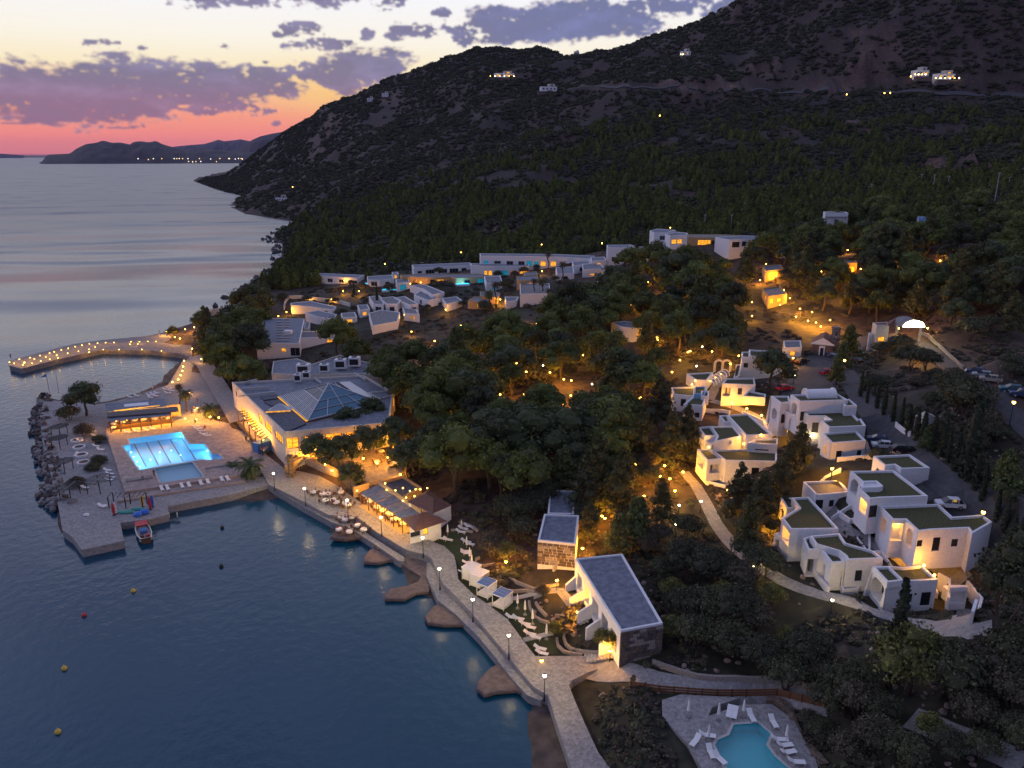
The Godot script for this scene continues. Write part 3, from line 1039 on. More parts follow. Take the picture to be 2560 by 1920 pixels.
# hillside cover that nobody could count: scrub and the young forest
func scatter_hills():
	var g := RandomNumberGenerator.new()
	g.seed = 90
	for kind in 3:
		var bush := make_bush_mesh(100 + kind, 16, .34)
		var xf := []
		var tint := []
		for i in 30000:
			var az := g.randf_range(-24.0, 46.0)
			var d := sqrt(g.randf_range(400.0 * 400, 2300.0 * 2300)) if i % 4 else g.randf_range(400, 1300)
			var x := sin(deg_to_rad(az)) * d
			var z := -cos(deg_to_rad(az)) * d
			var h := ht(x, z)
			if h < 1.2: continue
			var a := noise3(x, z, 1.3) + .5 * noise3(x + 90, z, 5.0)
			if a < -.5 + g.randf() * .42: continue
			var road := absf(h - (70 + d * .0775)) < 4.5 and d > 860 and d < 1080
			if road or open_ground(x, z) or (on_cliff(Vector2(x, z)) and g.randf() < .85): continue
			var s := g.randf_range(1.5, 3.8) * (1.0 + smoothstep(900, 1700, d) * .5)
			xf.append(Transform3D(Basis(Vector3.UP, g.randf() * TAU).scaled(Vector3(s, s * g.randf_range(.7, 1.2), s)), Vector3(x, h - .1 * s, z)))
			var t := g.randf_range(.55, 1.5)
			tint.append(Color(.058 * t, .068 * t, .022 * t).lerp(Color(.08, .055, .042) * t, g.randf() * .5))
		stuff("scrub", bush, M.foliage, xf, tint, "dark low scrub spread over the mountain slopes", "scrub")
	for kind in 3:
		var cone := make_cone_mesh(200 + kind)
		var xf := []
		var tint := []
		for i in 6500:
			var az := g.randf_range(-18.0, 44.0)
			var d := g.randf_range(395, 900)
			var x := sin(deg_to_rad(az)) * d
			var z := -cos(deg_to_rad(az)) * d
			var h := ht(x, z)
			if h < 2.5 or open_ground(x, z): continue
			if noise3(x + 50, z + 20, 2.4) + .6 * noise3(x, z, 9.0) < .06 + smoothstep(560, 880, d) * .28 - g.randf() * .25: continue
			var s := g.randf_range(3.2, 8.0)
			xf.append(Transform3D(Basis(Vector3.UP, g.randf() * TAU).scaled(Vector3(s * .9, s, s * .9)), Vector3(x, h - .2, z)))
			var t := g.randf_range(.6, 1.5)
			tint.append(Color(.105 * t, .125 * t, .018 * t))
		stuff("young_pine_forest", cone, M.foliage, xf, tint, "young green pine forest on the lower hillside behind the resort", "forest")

var clear_zones := []     # ground kept free of plants: polygons in plan
var clear_boxes := []
func keep_clear(poly: PackedVector2Array, grow := 0.0):
	var p := poly
	if grow != 0.0:
		var r := Geometry2D.offset_polygon(poly, grow)
		if r.size() > 0: p = r[0]
	var lo := p[0]
	var hi := p[0]
	for q in p:
		lo = lo.min(q)
		hi = hi.max(q)
	clear_zones.append(p)
	clear_boxes.append(Rect2(lo, hi - lo))

func open_ground(x: float, z: float) -> bool:
	var p := Vector2(x, z)
	for i in clear_zones.size():
		if clear_boxes[i].has_point(p) and Geometry2D.is_point_in_polygon(p, clear_zones[i]): return true
	return false

func hides_lamp(p: Vector3, r: float, top: float) -> bool:
	for l in lamp_spots:
		var a: Vector3 = l
		var v := a - EYE
		var h := Vector2(v.x, v.z)
		var t := Vector2(p.x, p.z).dot(h) / h.length_squared()
		if t > 1.02 or t < .3: continue
		var q := EYE + v * t
		if Vector2(q.x - p.x, q.z - p.z).length() < r and q.y < top and q.y > p.y + 1.0: return true
	return false

# ---------------------------------------------------------------- building
func inset(q: PackedVector2Array, d: float) -> PackedVector2Array:   # q runs so that its inside lies to the left hand of each edge's outward turn
	var out := PackedVector2Array()
	var n := q.size()
	for i in n:
		var a := (q[i] - q[(i + n - 1) % n]).normalized()
		var b := (q[(i + 1) % n] - q[i]).normalized()
		var na := Vector2(-a.y, a.x)
		var nb := Vector2(-b.y, b.x)
		var m := na + nb
		var l := m.length_squared()
		out.append(q[i] + (m * (2.0 / l) if l > .35 else na) * d)
	return out

func ccw(poly: PackedVector2Array) -> bool:
	return not Geometry2D.is_polygon_clockwise(poly)

# A wall from a to b with openings cut through it. ops: [centre 0..1, width, sill, head, kind]
func wall_run(s: Sh, a: Vector2, b: Vector2, y0: float, y1: float, ops: Array, floor_y: float, holder: Node3D, outward: Vector2):
	var l := a.distance_to(b)
	var d := (b - a) / l
	var p := func(u: float, y: float, w: float) -> Vector3:
		var q: Vector2 = a + d * u + outward * w
		return Vector3(q.x, y, q.y)
	var q4 := func(u0, u1, ya, yb):
		if u1 - u0 > .01 and yb - ya > .01: s.quad(p.call(u0, ya, 0), p.call(u1, ya, 0), p.call(u1, yb, 0), p.call(u0, yb, 0))
	var list := []
	for o in ops:
		var c: float = o[0] * l
		var w: float = minf(o[1], l - .3)
		c = clampf(c, w / 2 + .1, l - w / 2 - .1)
		list.append([c - w / 2, c + w / 2, floor_y + o[2], minf(floor_y + o[3], y1 - .2), o[4]])
	list.sort_custom(func(m, n): return m[0] < n[0])
	var u := 0.0
	for o in list:
		if o[0] < u: continue
		q4.call(u, o[0], y0, y1)
		q4.call(o[0], o[1], y0, o[2])
		q4.call(o[0], o[1], o[3], y1)
		u = o[1]
		var kind: String = o[4]
		var dep: float = {"win": .16, "lit": .16, "glass": .2, "aqua": .2, "door": .2, "loggia": 1.7, "arch": 1.5, "litloggia": 1.7, "litarch": 1.5}[kind]
		# reveals
		s.quad(p.call(o[0], o[2], 0), p.call(o[0], o[3], 0), p.call(o[0], o[3], -dep), p.call(o[0], o[2], -dep))
		s.quad(p.call(o[1], o[2], -dep), p.call(o[1], o[3], -dep), p.call(o[1], o[3], 0), p.call(o[1], o[2], 0))
		s.quad(p.call(o[0], o[3], 0), p.call(o[1], o[3], 0), p.call(o[1], o[3], -dep), p.call(o[0], o[3], -dep))
		s.quad(p.call(o[0], o[2], -dep), p.call(o[1], o[2], -dep), p.call(o[1], o[2], 0), p.call(o[0], o[2], 0))
		if kind in ["arch", "litarch"]:       # fill the corners over the arch
			var c: float = (o[0] + o[1]) / 2.0
			var r: float = (o[1] - o[0]) / 2.0
			var rise: float = minf(r, (o[3] - o[2]) * .55)
			for k in 8:
				var t0 := PI - PI * k / 8
				var t1 := PI - PI * (k + 1) / 8
				var ua: float = c + r * cos(t0)
				var ub: float = c + r * cos(t1)
				var ya: float = o[3] - rise + rise * sin(t0)
				var yb: float = o[3] - rise + rise * sin(t1)
				s.quad(p.call(ua, ya, .003), p.call(ub, yb, .003), p.call(ub, o[3], .003), p.call(ua, o[3], .003))
				s.quad(p.call(ua, ya, 0), p.call(ua, ya, -.35), p.call(ub, yb, -.35), p.call(ub, yb, 0))
		var back := Sh.new()
		back.quad(p.call(o[0], o[2], -dep), p.call(o[1], o[2], -dep), p.call(o[1], o[3], -dep), p.call(o[0], o[3], -dep))
		var m: Material = {"win": M.dark, "lit": M.lit, "glass": M.glassdark, "aqua": M.aqua, "door": M.dark, "loggia": M.white, "arch": M.white, "litloggia": M.white, "litarch": M.white}[kind]
		var pn := part({"win": "window", "lit": "lit_window", "glass": "window", "aqua": "window", "door": "door", "loggia": "loggia", "arch": "arched_loggia", "litloggia": "loggia", "litarch": "arched_loggia"}[kind], back, m, holder)
		if kind in ["win", "lit", "glass", "aqua"]:
			var fr := Sh.new()
			var nb := maxi(1, int((o[1] - o[0]) / 1.3))
			for k in range(0, nb + 1):
				var uu := lerpf(o[0] + .04, o[1] - .04, float(k) / nb)
				fr.bar(p.call(uu, o[2], -dep + .05), p.call(uu, o[3], -dep + .05), .08)
			fr.bar(p.call(o[0], o[3] - .04, -dep + .05), p.call(o[1], o[3] - .04, -dep + .05), .08)
			fr.bar(p.call(o[0], o[2] + .04, -dep + .05), p.call(o[1], o[2] + .04, -dep + .05), .08)
			part("frame", fr, M.metal if kind != "glass" else M.steel, pn)
		elif kind in ["loggia", "arch", "litloggia", "litarch"]:
			var dr := Sh.new()
			var c2: float = (o[0] + o[1]) / 2
			dr.bar(p.call(c2, o[2] + .05, -dep + .04), p.call(c2, minf(o[2] + 2.5, o[3] - .25), -dep + .04), (o[1] - o[0]) * .82, .06)
			part("door", dr, M.glassdark if not kind.begins_with("lit") else M.lit_warm, pn)
			if kind.begins_with("lit"):
				bulb(pn, p.call(c2, o[3] - .35, -dep * .4), .16, 3.0, 0)
	q4.call(u, l, y0, y1)

func bulb(holder: Node3D, w: Vector3, r: float, energy: float, kind := 0, called := "bulb"):
	var s := Sh.new()
	s.ball(Vector3.ZERO, Vector3.ONE * r, 8, 6)
	var b := part(called, s, [M.bulb, M.bulb_white, M.bulb_aqua][kind], holder)
	b.global_position = w
	var o := OmniLight3D.new()
	o.name = "lamp_light"
	o.light_color = [Color(1, .67, .19), Color(1, .86, .58), Color(.45, .85, 1)][kind]
	o.light_energy = energy
	o.light_size = r * .8
	o.omni_range = 60.0
	o.omni_attenuation = 2.0
	o.shadow_enabled = true
	holder.add_child(o, true)
	o.global_position = w

func block(holder: Node3D, poly: PackedVector2Array, y0: float, y1: float, floor_y: float, ops := {}, wallm: Material = null, roofm: Material = null, par := .35, thick := .32, clear_ := true):
	if wallm == null: wallm = M.white
	if roofm == null: roofm = M.turf
	var s := Sh.new()
	var n := poly.size()
	var good := ccw(poly)
	var q := poly
	for i in n:
		var a := q[i]
		var b := q[(i + 1) % n]
		var e := (b - a).normalized()
		var outw := Vector2(e.y, -e.x) if good else Vector2(-e.y, e.x)
		var o: Array = ops[i] if ops.has(i) else []
		if good: wall_run(s, a, b, y0, y1, o, floor_y, holder, outw)
		else:
			var fl := []
			for x in o: fl.append([1.0 - x[0], x[1], x[2], x[3], x[4]])
			wall_run(s, b, a, y0, y1, fl, floor_y, holder, outw)
	var c := q.duplicate()
	if not good: c.reverse()
	var inn := inset(c, thick)
	for i in n:
		var j := (i + 1) % n
		s.quad(Vector3(c[i].x, y1, c[i].y), Vector3(c[j].x, y1, c[j].y), Vector3(inn[j].x, y1, inn[j].y), Vector3(inn[i].x, y1, inn[i].y))
		s.quad(Vector3(inn[i].x, y1, inn[i].y), Vector3(inn[j].x, y1, inn[j].y), Vector3(inn[j].x, y1 - par, inn[j].y), Vector3(inn[i].x, y1 - par, inn[i].y))
	part("wall", s, wallm, holder)
	var r := Sh.new()
	r.flat(inn, y1 - par + .002)
	part("roof", r, roofm, holder)
	if clear_: keep_clear(poly, 1.2)

func house(called: String, label: String, category: String, group: String, zone: String, pts: Array, roof_y: float, floor_y: float, ops := {}, wallm: Material = null, roofm: Material = null, par := .35) -> Node3D:
	var poly := plan(zone, pts, roof_y)
	var c := Vector2.ZERO
	for q in poly: c += q / poly.size()
	var o := thing(called, label, category, Vector3(c.x, floor_y, c.y), 0.0, group)
	var loc := PackedVector2Array()
	for q in poly: loc.append(q - c)
	keep_clear(poly, 1.2)
	block(o, loc, -2.6, roof_y - floor_y, 0.0, ops, wallm, roofm, par, .32, false)
	return o

func perched(label: String, zone: String, pts: Array, storey: float, ops: Dictionary, wallm: Material, roofm: Material, group: String) -> Node3D:
	# a house whose floor is found from the ground it stands on
	var h := 14.0
	for k in 14:
		var q := plan(zone, pts, h)
		var g := 0.0
		for p in q: g += ht(p.x, p.y) / q.size()
		h = lerpf(h, g + storey - .35, .6)
	return house("village_house", label, "house", group, zone, pts, h, h - storey, ops, wallm, roofm, .3)

func extra_block(o: Node3D, zone: String, pts: Array, roof_y: float, base_y: float, ops := {}, wallm: Material = null, roofm: Material = null, par := .35):
	var poly := plan(zone, pts, roof_y)
	keep_clear(poly, 1.0)
	var loc := PackedVector2Array()
	for q in poly: loc.append(q - Vector2(o.position.x, o.position.z))
	block(o, loc, base_y - o.position.y, roof_y - o.position.y, base_y - o.position.y, ops, wallm, roofm, par, .32, false)

func slab(called: String, zone: String, pts: Array, y: float, y0: float, m: Material, clear_ := true) -> MeshInstance3D:
	var poly := plan(zone, pts, y)
	if clear_: keep_clear(poly, .5)
	var s := Sh.new()
	s.prism(poly, y0, y)
	return struct(called, s, m)

func ribbon(called: String, zone: String, left: Array, right: Array, m: Material, lift := .10, width := 0.0):
	var a := []
	var b := []
	for i in range(0, left.size(), 2): a.append(on(zone, left[i], left[i + 1]))
	for i in range(0, right.size(), 2): b.append(on(zone, right[i], right[i + 1]))
	strip(called, a, b, m, lift)

func strip(called: String, a: Array, b: Array, m: Material, lift := .10):
	var s := Sh.new()
	var poly := PackedVector2Array()
	for p in a: poly.append(Vector2(p.x, p.z))
	for i in b.size(): poly.append(Vector2(b[b.size() - 1 - i].x, b[b.size() - 1 - i].z))
	keep_clear(poly, .4)
	for i in a.size() - 1:
		var n := maxi(2, int(a[i].distance_to(a[i + 1]) / 1.6))
		for k in n:
			var row := []
			for t in [float(k) / n, float(k + 1) / n]:
				var l: Vector3 = a[i].lerp(a[i + 1], t)
				var r: Vector3 = b[i].lerp(b[i + 1], t)
				var pts := []
				for w in 7:
					var p := l.lerp(r, w / 6.0)
					p.y = ht(p.x, p.z) + lift
					pts.append(p)
				row.append(pts)
			for w in 6:
				s.quad(row[0][w], row[1][w], row[1][w + 1], row[0][w + 1])
	struct(called, s, m)

func lane(called: String, pts3: Array, width: float, m: Material, lift := .10):
	var a := []
	var b := []
	for i in pts3.size():
		var d: Vector3 = pts3[mini(i + 1, pts3.size() - 1)] - pts3[maxi(i - 1, 0)]
		var s := Vector3(-d.z, 0, d.x).normalized() * width / 2
		a.append(pts3[i] - s)
		b.append(pts3[i] + s)
	strip(called, a, b, m, lift)

func fence_wall(called: String, label: String, category: String, pts3: Array, high: float, thick: float, m: Material, group := "", follow := true) -> Node3D:
	# a free-standing wall that steps with the ground
	var c: Vector3 = pts3[0]
	var s := Sh.new()
	for i in pts3.size() - 1:
		var n := maxi(1, int(pts3[i].distance_to(pts3[i + 1]) / 3.0))
		for k in n:
			var p: Vector3 = pts3[i].lerp(pts3[i + 1], float(k) / n)
			var q: Vector3 = pts3[i].lerp(pts3[i + 1], float(k + 1) / n)
			var yp := ht(p.x, p.z) if follow else p.y
			var yq := ht(q.x, q.z) if follow else q.y
			var d := Vector2(q.x - p.x, q.z - p.z).normalized()
			var w := Vector3(-d.y, 0, d.x) * thick / 2
			var e := Vector3(d.x, 0, d.y) * thick * .2
			p -= c + e
			q -= c - e
			var lo := [Vector3(p.x, yp - .6 - c.y, p.z), Vector3(q.x, yq - .6 - c.y, q.z)]
			var hi := [Vector3(p.x, yp + high - c.y, p.z), Vector3(q.x, yq + high - c.y, q.z)]
			s.quad(lo[0] + w, lo[1] + w, hi[1] + w, hi[0] + w)
			s.quad(lo[1] - w, lo[0] - w, hi[0] - w, hi[1] - w)
			s.quad(hi[0] + w, hi[1] + w, hi[1] - w, hi[0] - w)
			s.quad(lo[0] - w, lo[0] + w, hi[0] + w, hi[0] - w)
			s.quad(lo[1] + w, lo[1] - w, hi[1] - w, hi[1] + w)
	var o := solo(called, s, m, label, category, group)
	o.position = c
	o.set_meta("kind", "thing")
	return o

func ons(zone: String, pts: Array) -> Array:
	var r := []
	for i in range(0, pts.size(), 2): r.append(on(zone, pts[i], pts[i + 1]))
	return r

func ats(zone: String, pts: Array, h: float) -> Array:
	var r := []
	for i in range(0, pts.size(), 2): r.append(at(zone, pts[i], pts[i + 1], h))
	return r

# ---------------------------------------------------------------- shore works
func make_shore():
	var deck := plan("S", [262, 1072, 330, 1062, 500, 1043, 592, 1062, 640, 1118, 652, 1150, 605, 1187, 312, 1229], 2.4)
	var quay := plan("S", [110, 1000, 165, 1003, 237, 1012, 290, 1003, 420, 962, 455, 905, 475, 895, 520, 900, 545, 960, 600, 1060, 690, 1208, 575, 1237, 420, 1266, 422, 1286, 373, 1298, 301, 1307, 310, 1352, 205, 1375, 180, 1342, 156, 1325, 145, 1262, 125, 1180, 105, 1100, 100, 1040], 1.5)
	keep_clear(quay)
	terrace("quay", quay, [inset(deck if ccw(deck) else rev(deck), .4)], 1.5, -3.0, M.paving)
	slab("jetty", "S", [23, 914, 24, 902, 116, 877, 188, 859, 255, 850, 388, 838, 490, 815, 478, 850, 480, 893, 451, 884, 376, 876, 255, 874, 150, 897, 52, 922], 1.7, -3.0, M.concrete)
	slab("jetty_step", "S", [52, 926, 150, 902, 256, 879, 376, 881, 451, 889, 451, 885, 376, 877, 255, 875, 150, 898, 52, 923], .9, -3.0, M.concrete)
	slab("promenade", "S", [671, 1211, 760, 1254, 821, 1287, 891, 1291, 943, 1331, 1015, 1374, 1059, 1385, 1080, 1397, 1094, 1431, 1108, 1460, 1169, 1521, 1224, 1585, 1265, 1634, 1297, 1674, 1335, 1718, 1370, 1738, 1390, 1802, 1414, 1874, 1428, 1920, 1450, 2010,
		1560, 2010, 1525, 1920, 1495, 1880, 1460, 1804, 1440, 1758, 1422, 1713, 1431, 1700, 1471, 1680, 1500, 1672, 1463, 1640, 1338, 1640, 1309, 1602, 1268, 1547, 1221, 1512, 1184, 1486, 1146, 1449, 1140, 1408, 1135, 1388, 1111, 1365, 1080, 1353, 1042, 1339, 1004, 1330, 948, 1290, 892, 1249, 840, 1212, 798, 1189, 750, 1178, 712, 1172, 670, 1140, 640, 1110, 600, 1070, 640, 1150], 2.08, -2.5, M.paving)
	# lower stone walk along the sea wall
	slab("shore_walk", "S", [690, 1226, 821, 1296, 850, 1297, 880, 1306, 925, 1338, 985, 1376, 1010, 1392, 1012, 1402, 996, 1402, 960, 1376, 915, 1346, 870, 1318, 830, 1306, 760, 1268], 1.3, -2.5, M.paving)
	slab("shore_walk", "S", [1068, 1392, 1090, 1432, 1104, 1468, 1160, 1526, 1216, 1590, 1258, 1640, 1290, 1680, 1328, 1722, 1362, 1742, 1352, 1752, 1318, 1738, 1278, 1694, 1240, 1645, 1196, 1592, 1140, 1536, 1094, 1500, 1080, 1470, 1066, 1440], 1.2, -2.5, M.paving)
	var plats := [[[824, 1342, 838, 1326, 855, 1306, 875, 1318, 900, 1326, 925, 1342, 958, 1372, 944, 1372, 916, 1341, 885, 1342, 862, 1346], 1.1, "bathing platform set with taverna tables"], [[909, 1404, 911, 1388, 928, 1370, 950, 1376, 1000, 1384, 1012, 1402, 995, 1402, 970, 1399, 945, 1406], .7, "bathing platform lapped by foam below the taverna"],
		[[996, 1404, 1030, 1384, 1062, 1386, 1086, 1412, 1094, 1438, 1082, 1452, 1070, 1478, 1055, 1480, 1040, 1481, 1012, 1496, 962, 1496, 961, 1487, 975, 1470, 1018, 1463, 1046, 1452, 1052, 1440, 1020, 1420], .7, "curved bathing platform around the pebble cove"], [[1061, 1540, 1082, 1516, 1100, 1506, 1130, 1520, 1165, 1540, 1198, 1566, 1190, 1570, 1150, 1560, 1110, 1561, 1070, 1556], .75, "pointed bathing platform under the middle of the promenade"],
		[[1192, 1720, 1196, 1700, 1225, 1668, 1252, 1656, 1280, 1686, 1320, 1730, 1330, 1742, 1290, 1724, 1240, 1728, 1210, 1736], .75, "broad bathing platform beside the lamp at the junction"]]
	for p in plats:
		var s := Sh.new()
		var poly := plan("S", p[0], p[1])
		s.prism(poly, p[1] - .55, p[1] - .12, false, true)
		s.prism(inset(poly if ccw(poly) else rev(poly), .7), -2.5, p[1] - .5, false)
		var inn := inset(poly if ccw(poly) else rev(poly), .18)
		var cc := poly if ccw(poly) else rev(poly)
		for i in cc.size():
			var j := (i + 1) % cc.size()
			s.quad(Vector3(cc[i].x, p[1] - .12, cc[i].y), Vector3(cc[j].x, p[1] - .12, cc[j].y), Vector3(inn[j].x, p[1], inn[j].y), Vector3(inn[i].x, p[1], inn[i].y))
		s.flat(inn, p[1])
		keep_clear(poly, .3)
		solo("bathing_platform", s, M.platform, p[2], "bathing platform", "concrete bathing platforms on the bay")
	# pool terrace, with the basins cut out of it
	keep_clear(deck, .5)
	var main_pool := plan("G", [1112, 60, 1565, 0, 1632, 105, 1765, 103, 1830, 195, 1885, 193, 1925, 230, 1800, 243, 1745, 236, 1680, 248, 1205, 327, 1060, 122, 1125, 106], 2.4)
	var wade := plan("G", [1335, 318, 1660, 262, 1755, 385, 1390, 437], 2.4)
	terrace("pool_terrace", deck, [main_pool, wade], 2.4, .2, M.deck)
	pool("swimming_pool", "large floodlit swimming pool with dark lane lines on the sea terrace", main_pool, 2.4, .95, 2.22, M.pool_tile, true)
	pool("wading_pool", "unlit pale blue wading pool below the large swimming pool", wade, 2.4, 1.5, 2.2, M.wade_tile, false)
	slab("lower_terrace", "G", [1080, 540, 1330, 478, 2095, 385, 2125, 425, 1330, 545, 1010, 600], 1.9, 0, M.deck)
	slab("terrace_ledge", "G", [1085, 408, 1310, 376, 1318, 390, 1092, 424], 2.7, 2.3, M.concrete)
	slab("terrace_ledge", "G", [1770, 300, 2020, 268, 2025, 280, 1776, 313], 2.6, 2.3, M.concrete)
	# second pool
	var deck2 := plan("S", [1655, 1750, 1700, 1736, 1850, 1744, 1780, 1768, 1770, 1790, 1850, 1762, 1930, 1760, 1985, 1800, 2010, 1850, 2040, 1900, 2060, 1980, 1800, 1980, 1760, 1930, 1720, 1860, 1690, 1830, 1656, 1790], 4.5)
	keep_clear(deck2, .5)
	var pool2 := plan("S", [1835, 1812, 1895, 1808, 1926, 1835, 1915, 1862, 1935, 1890, 1975, 1925, 2000, 1990, 1850, 1990, 1788, 1862, 1795, 1850, 1823, 1838], 4.5)
	terrace("lagoon_terrace", deck2, [pool2], 4.5, 2.5, M.paving)
	pool("lagoon_pool", "unlit teal free-form pool at the foot of the wooden fence", pool2, 4.5, 3.3, 4.36, M.pool_dark, false)

func rev(p: PackedVector2Array) -> PackedVector2Array:
	var r := p.duplicate()
	r.reverse()
	return r

func terrace(called: String, deck: PackedVector2Array, holes: Array, y: float, y0: float, m: Material):
	var s := Sh.new()
	s.prism(deck, y0, y, false)
	var pieces := [deck]
	for h in holes:
		var c := Vector2.ZERO
		for q in h: c += q / h.size()
		var cutters := []
		var big := 400.0
		cutters.append(PackedVector2Array([c + Vector2(-big, -big), c + Vector2(0, -big), c + Vector2(0, big), c + Vector2(-big, big)]))
		cutters.append(PackedVector2Array([c + Vector2(0, -big), c + Vector2(big, -big), c + Vector2(big, big), c + Vector2(0, big)]))
		var next := []
		for p in pieces:
			for k in cutters:
				for r in Geometry2D.intersect_polygons(p, k):
					for t in Geometry2D.clip_polygons(r, h): next.append(t)
		pieces = next
	for p in pieces: s.flat(p, y)
	struct(called, s, m)

func pool(called: String, label: String, poly: PackedVector2Array, top: float, deep: float, level: float, tile: Material, lit_: bool):
	var c := Vector2.ZERO
	for q in poly: c += q / poly.size()
	var o := thing(called, label, "pool", Vector3(c.x, level, c.y))
	var loc := PackedVector2Array()
	for q in poly: loc.append(q - c)
	if not ccw(loc): loc.reverse()
	var b := Sh.new()
	for i in loc.size():
		var j := (i + 1) % loc.size()
		b.quad(Vector3(loc[j].x, deep - level, loc[j].y), Vector3(loc[i].x, deep - level, loc[i].y), Vector3(loc[i].x, top - level, loc[i].y), Vector3(loc[j].x, top - level, loc[j].y))
	b.flat(loc, deep - level)
	part("basin", b, tile, o)
	var rim := Sh.new()
	var inn := inset(loc, -.35)
	for i in loc.size():
		var j := (i + 1) % loc.size()
		var h := top - level + .03
		rim.quad(Vector3(inn[i].x, h, inn[i].y), Vector3(inn[j].x, h, inn[j].y), Vector3(loc[j].x, h, loc[j].y), Vector3(loc[i].x, h, loc[i].y))
	part("coping", rim, M.white_stone, o)
	var w := Sh.new()
	w.flat(loc, 0)
	part("water", w, M.pool_water, o)
	if lit_:
		for i in 5:      # lane lines on the floor
			var t := i / 4.0
			var a := at("G", lerpf(1155, 1575, t), lerpf(95, 55, t), deep) - o.position
			var e := at("G", lerpf(1262, 1690, t), lerpf(300, 238, t), deep) - o.position
			var l := Sh.new()
			a.y = deep - level + .008
			e.y = a.y
			l.bar(a, e, .32, .006)
			part("lane_line", l, M.lane, o)
		for q in [[1222, 62, 3.0], [1335, 45, 3.0], [1440, 30, 3.0], [1560, 40, 1.3], [1130, 175, 2.0], [1155, 215, 2.0], [1185, 258, 2.0], [1212, 300, 2.0], [1790, 165, 3.0], [1380, 175, 1.4], [1480, 160, 1.4], [1300, 240, 1.4], [1560, 200, .8]]:
			var p := at("G", q[0], q[1], deep + .7)
			bulb(o, p, .15, q[2] * 8.0, 2, "pool_light")

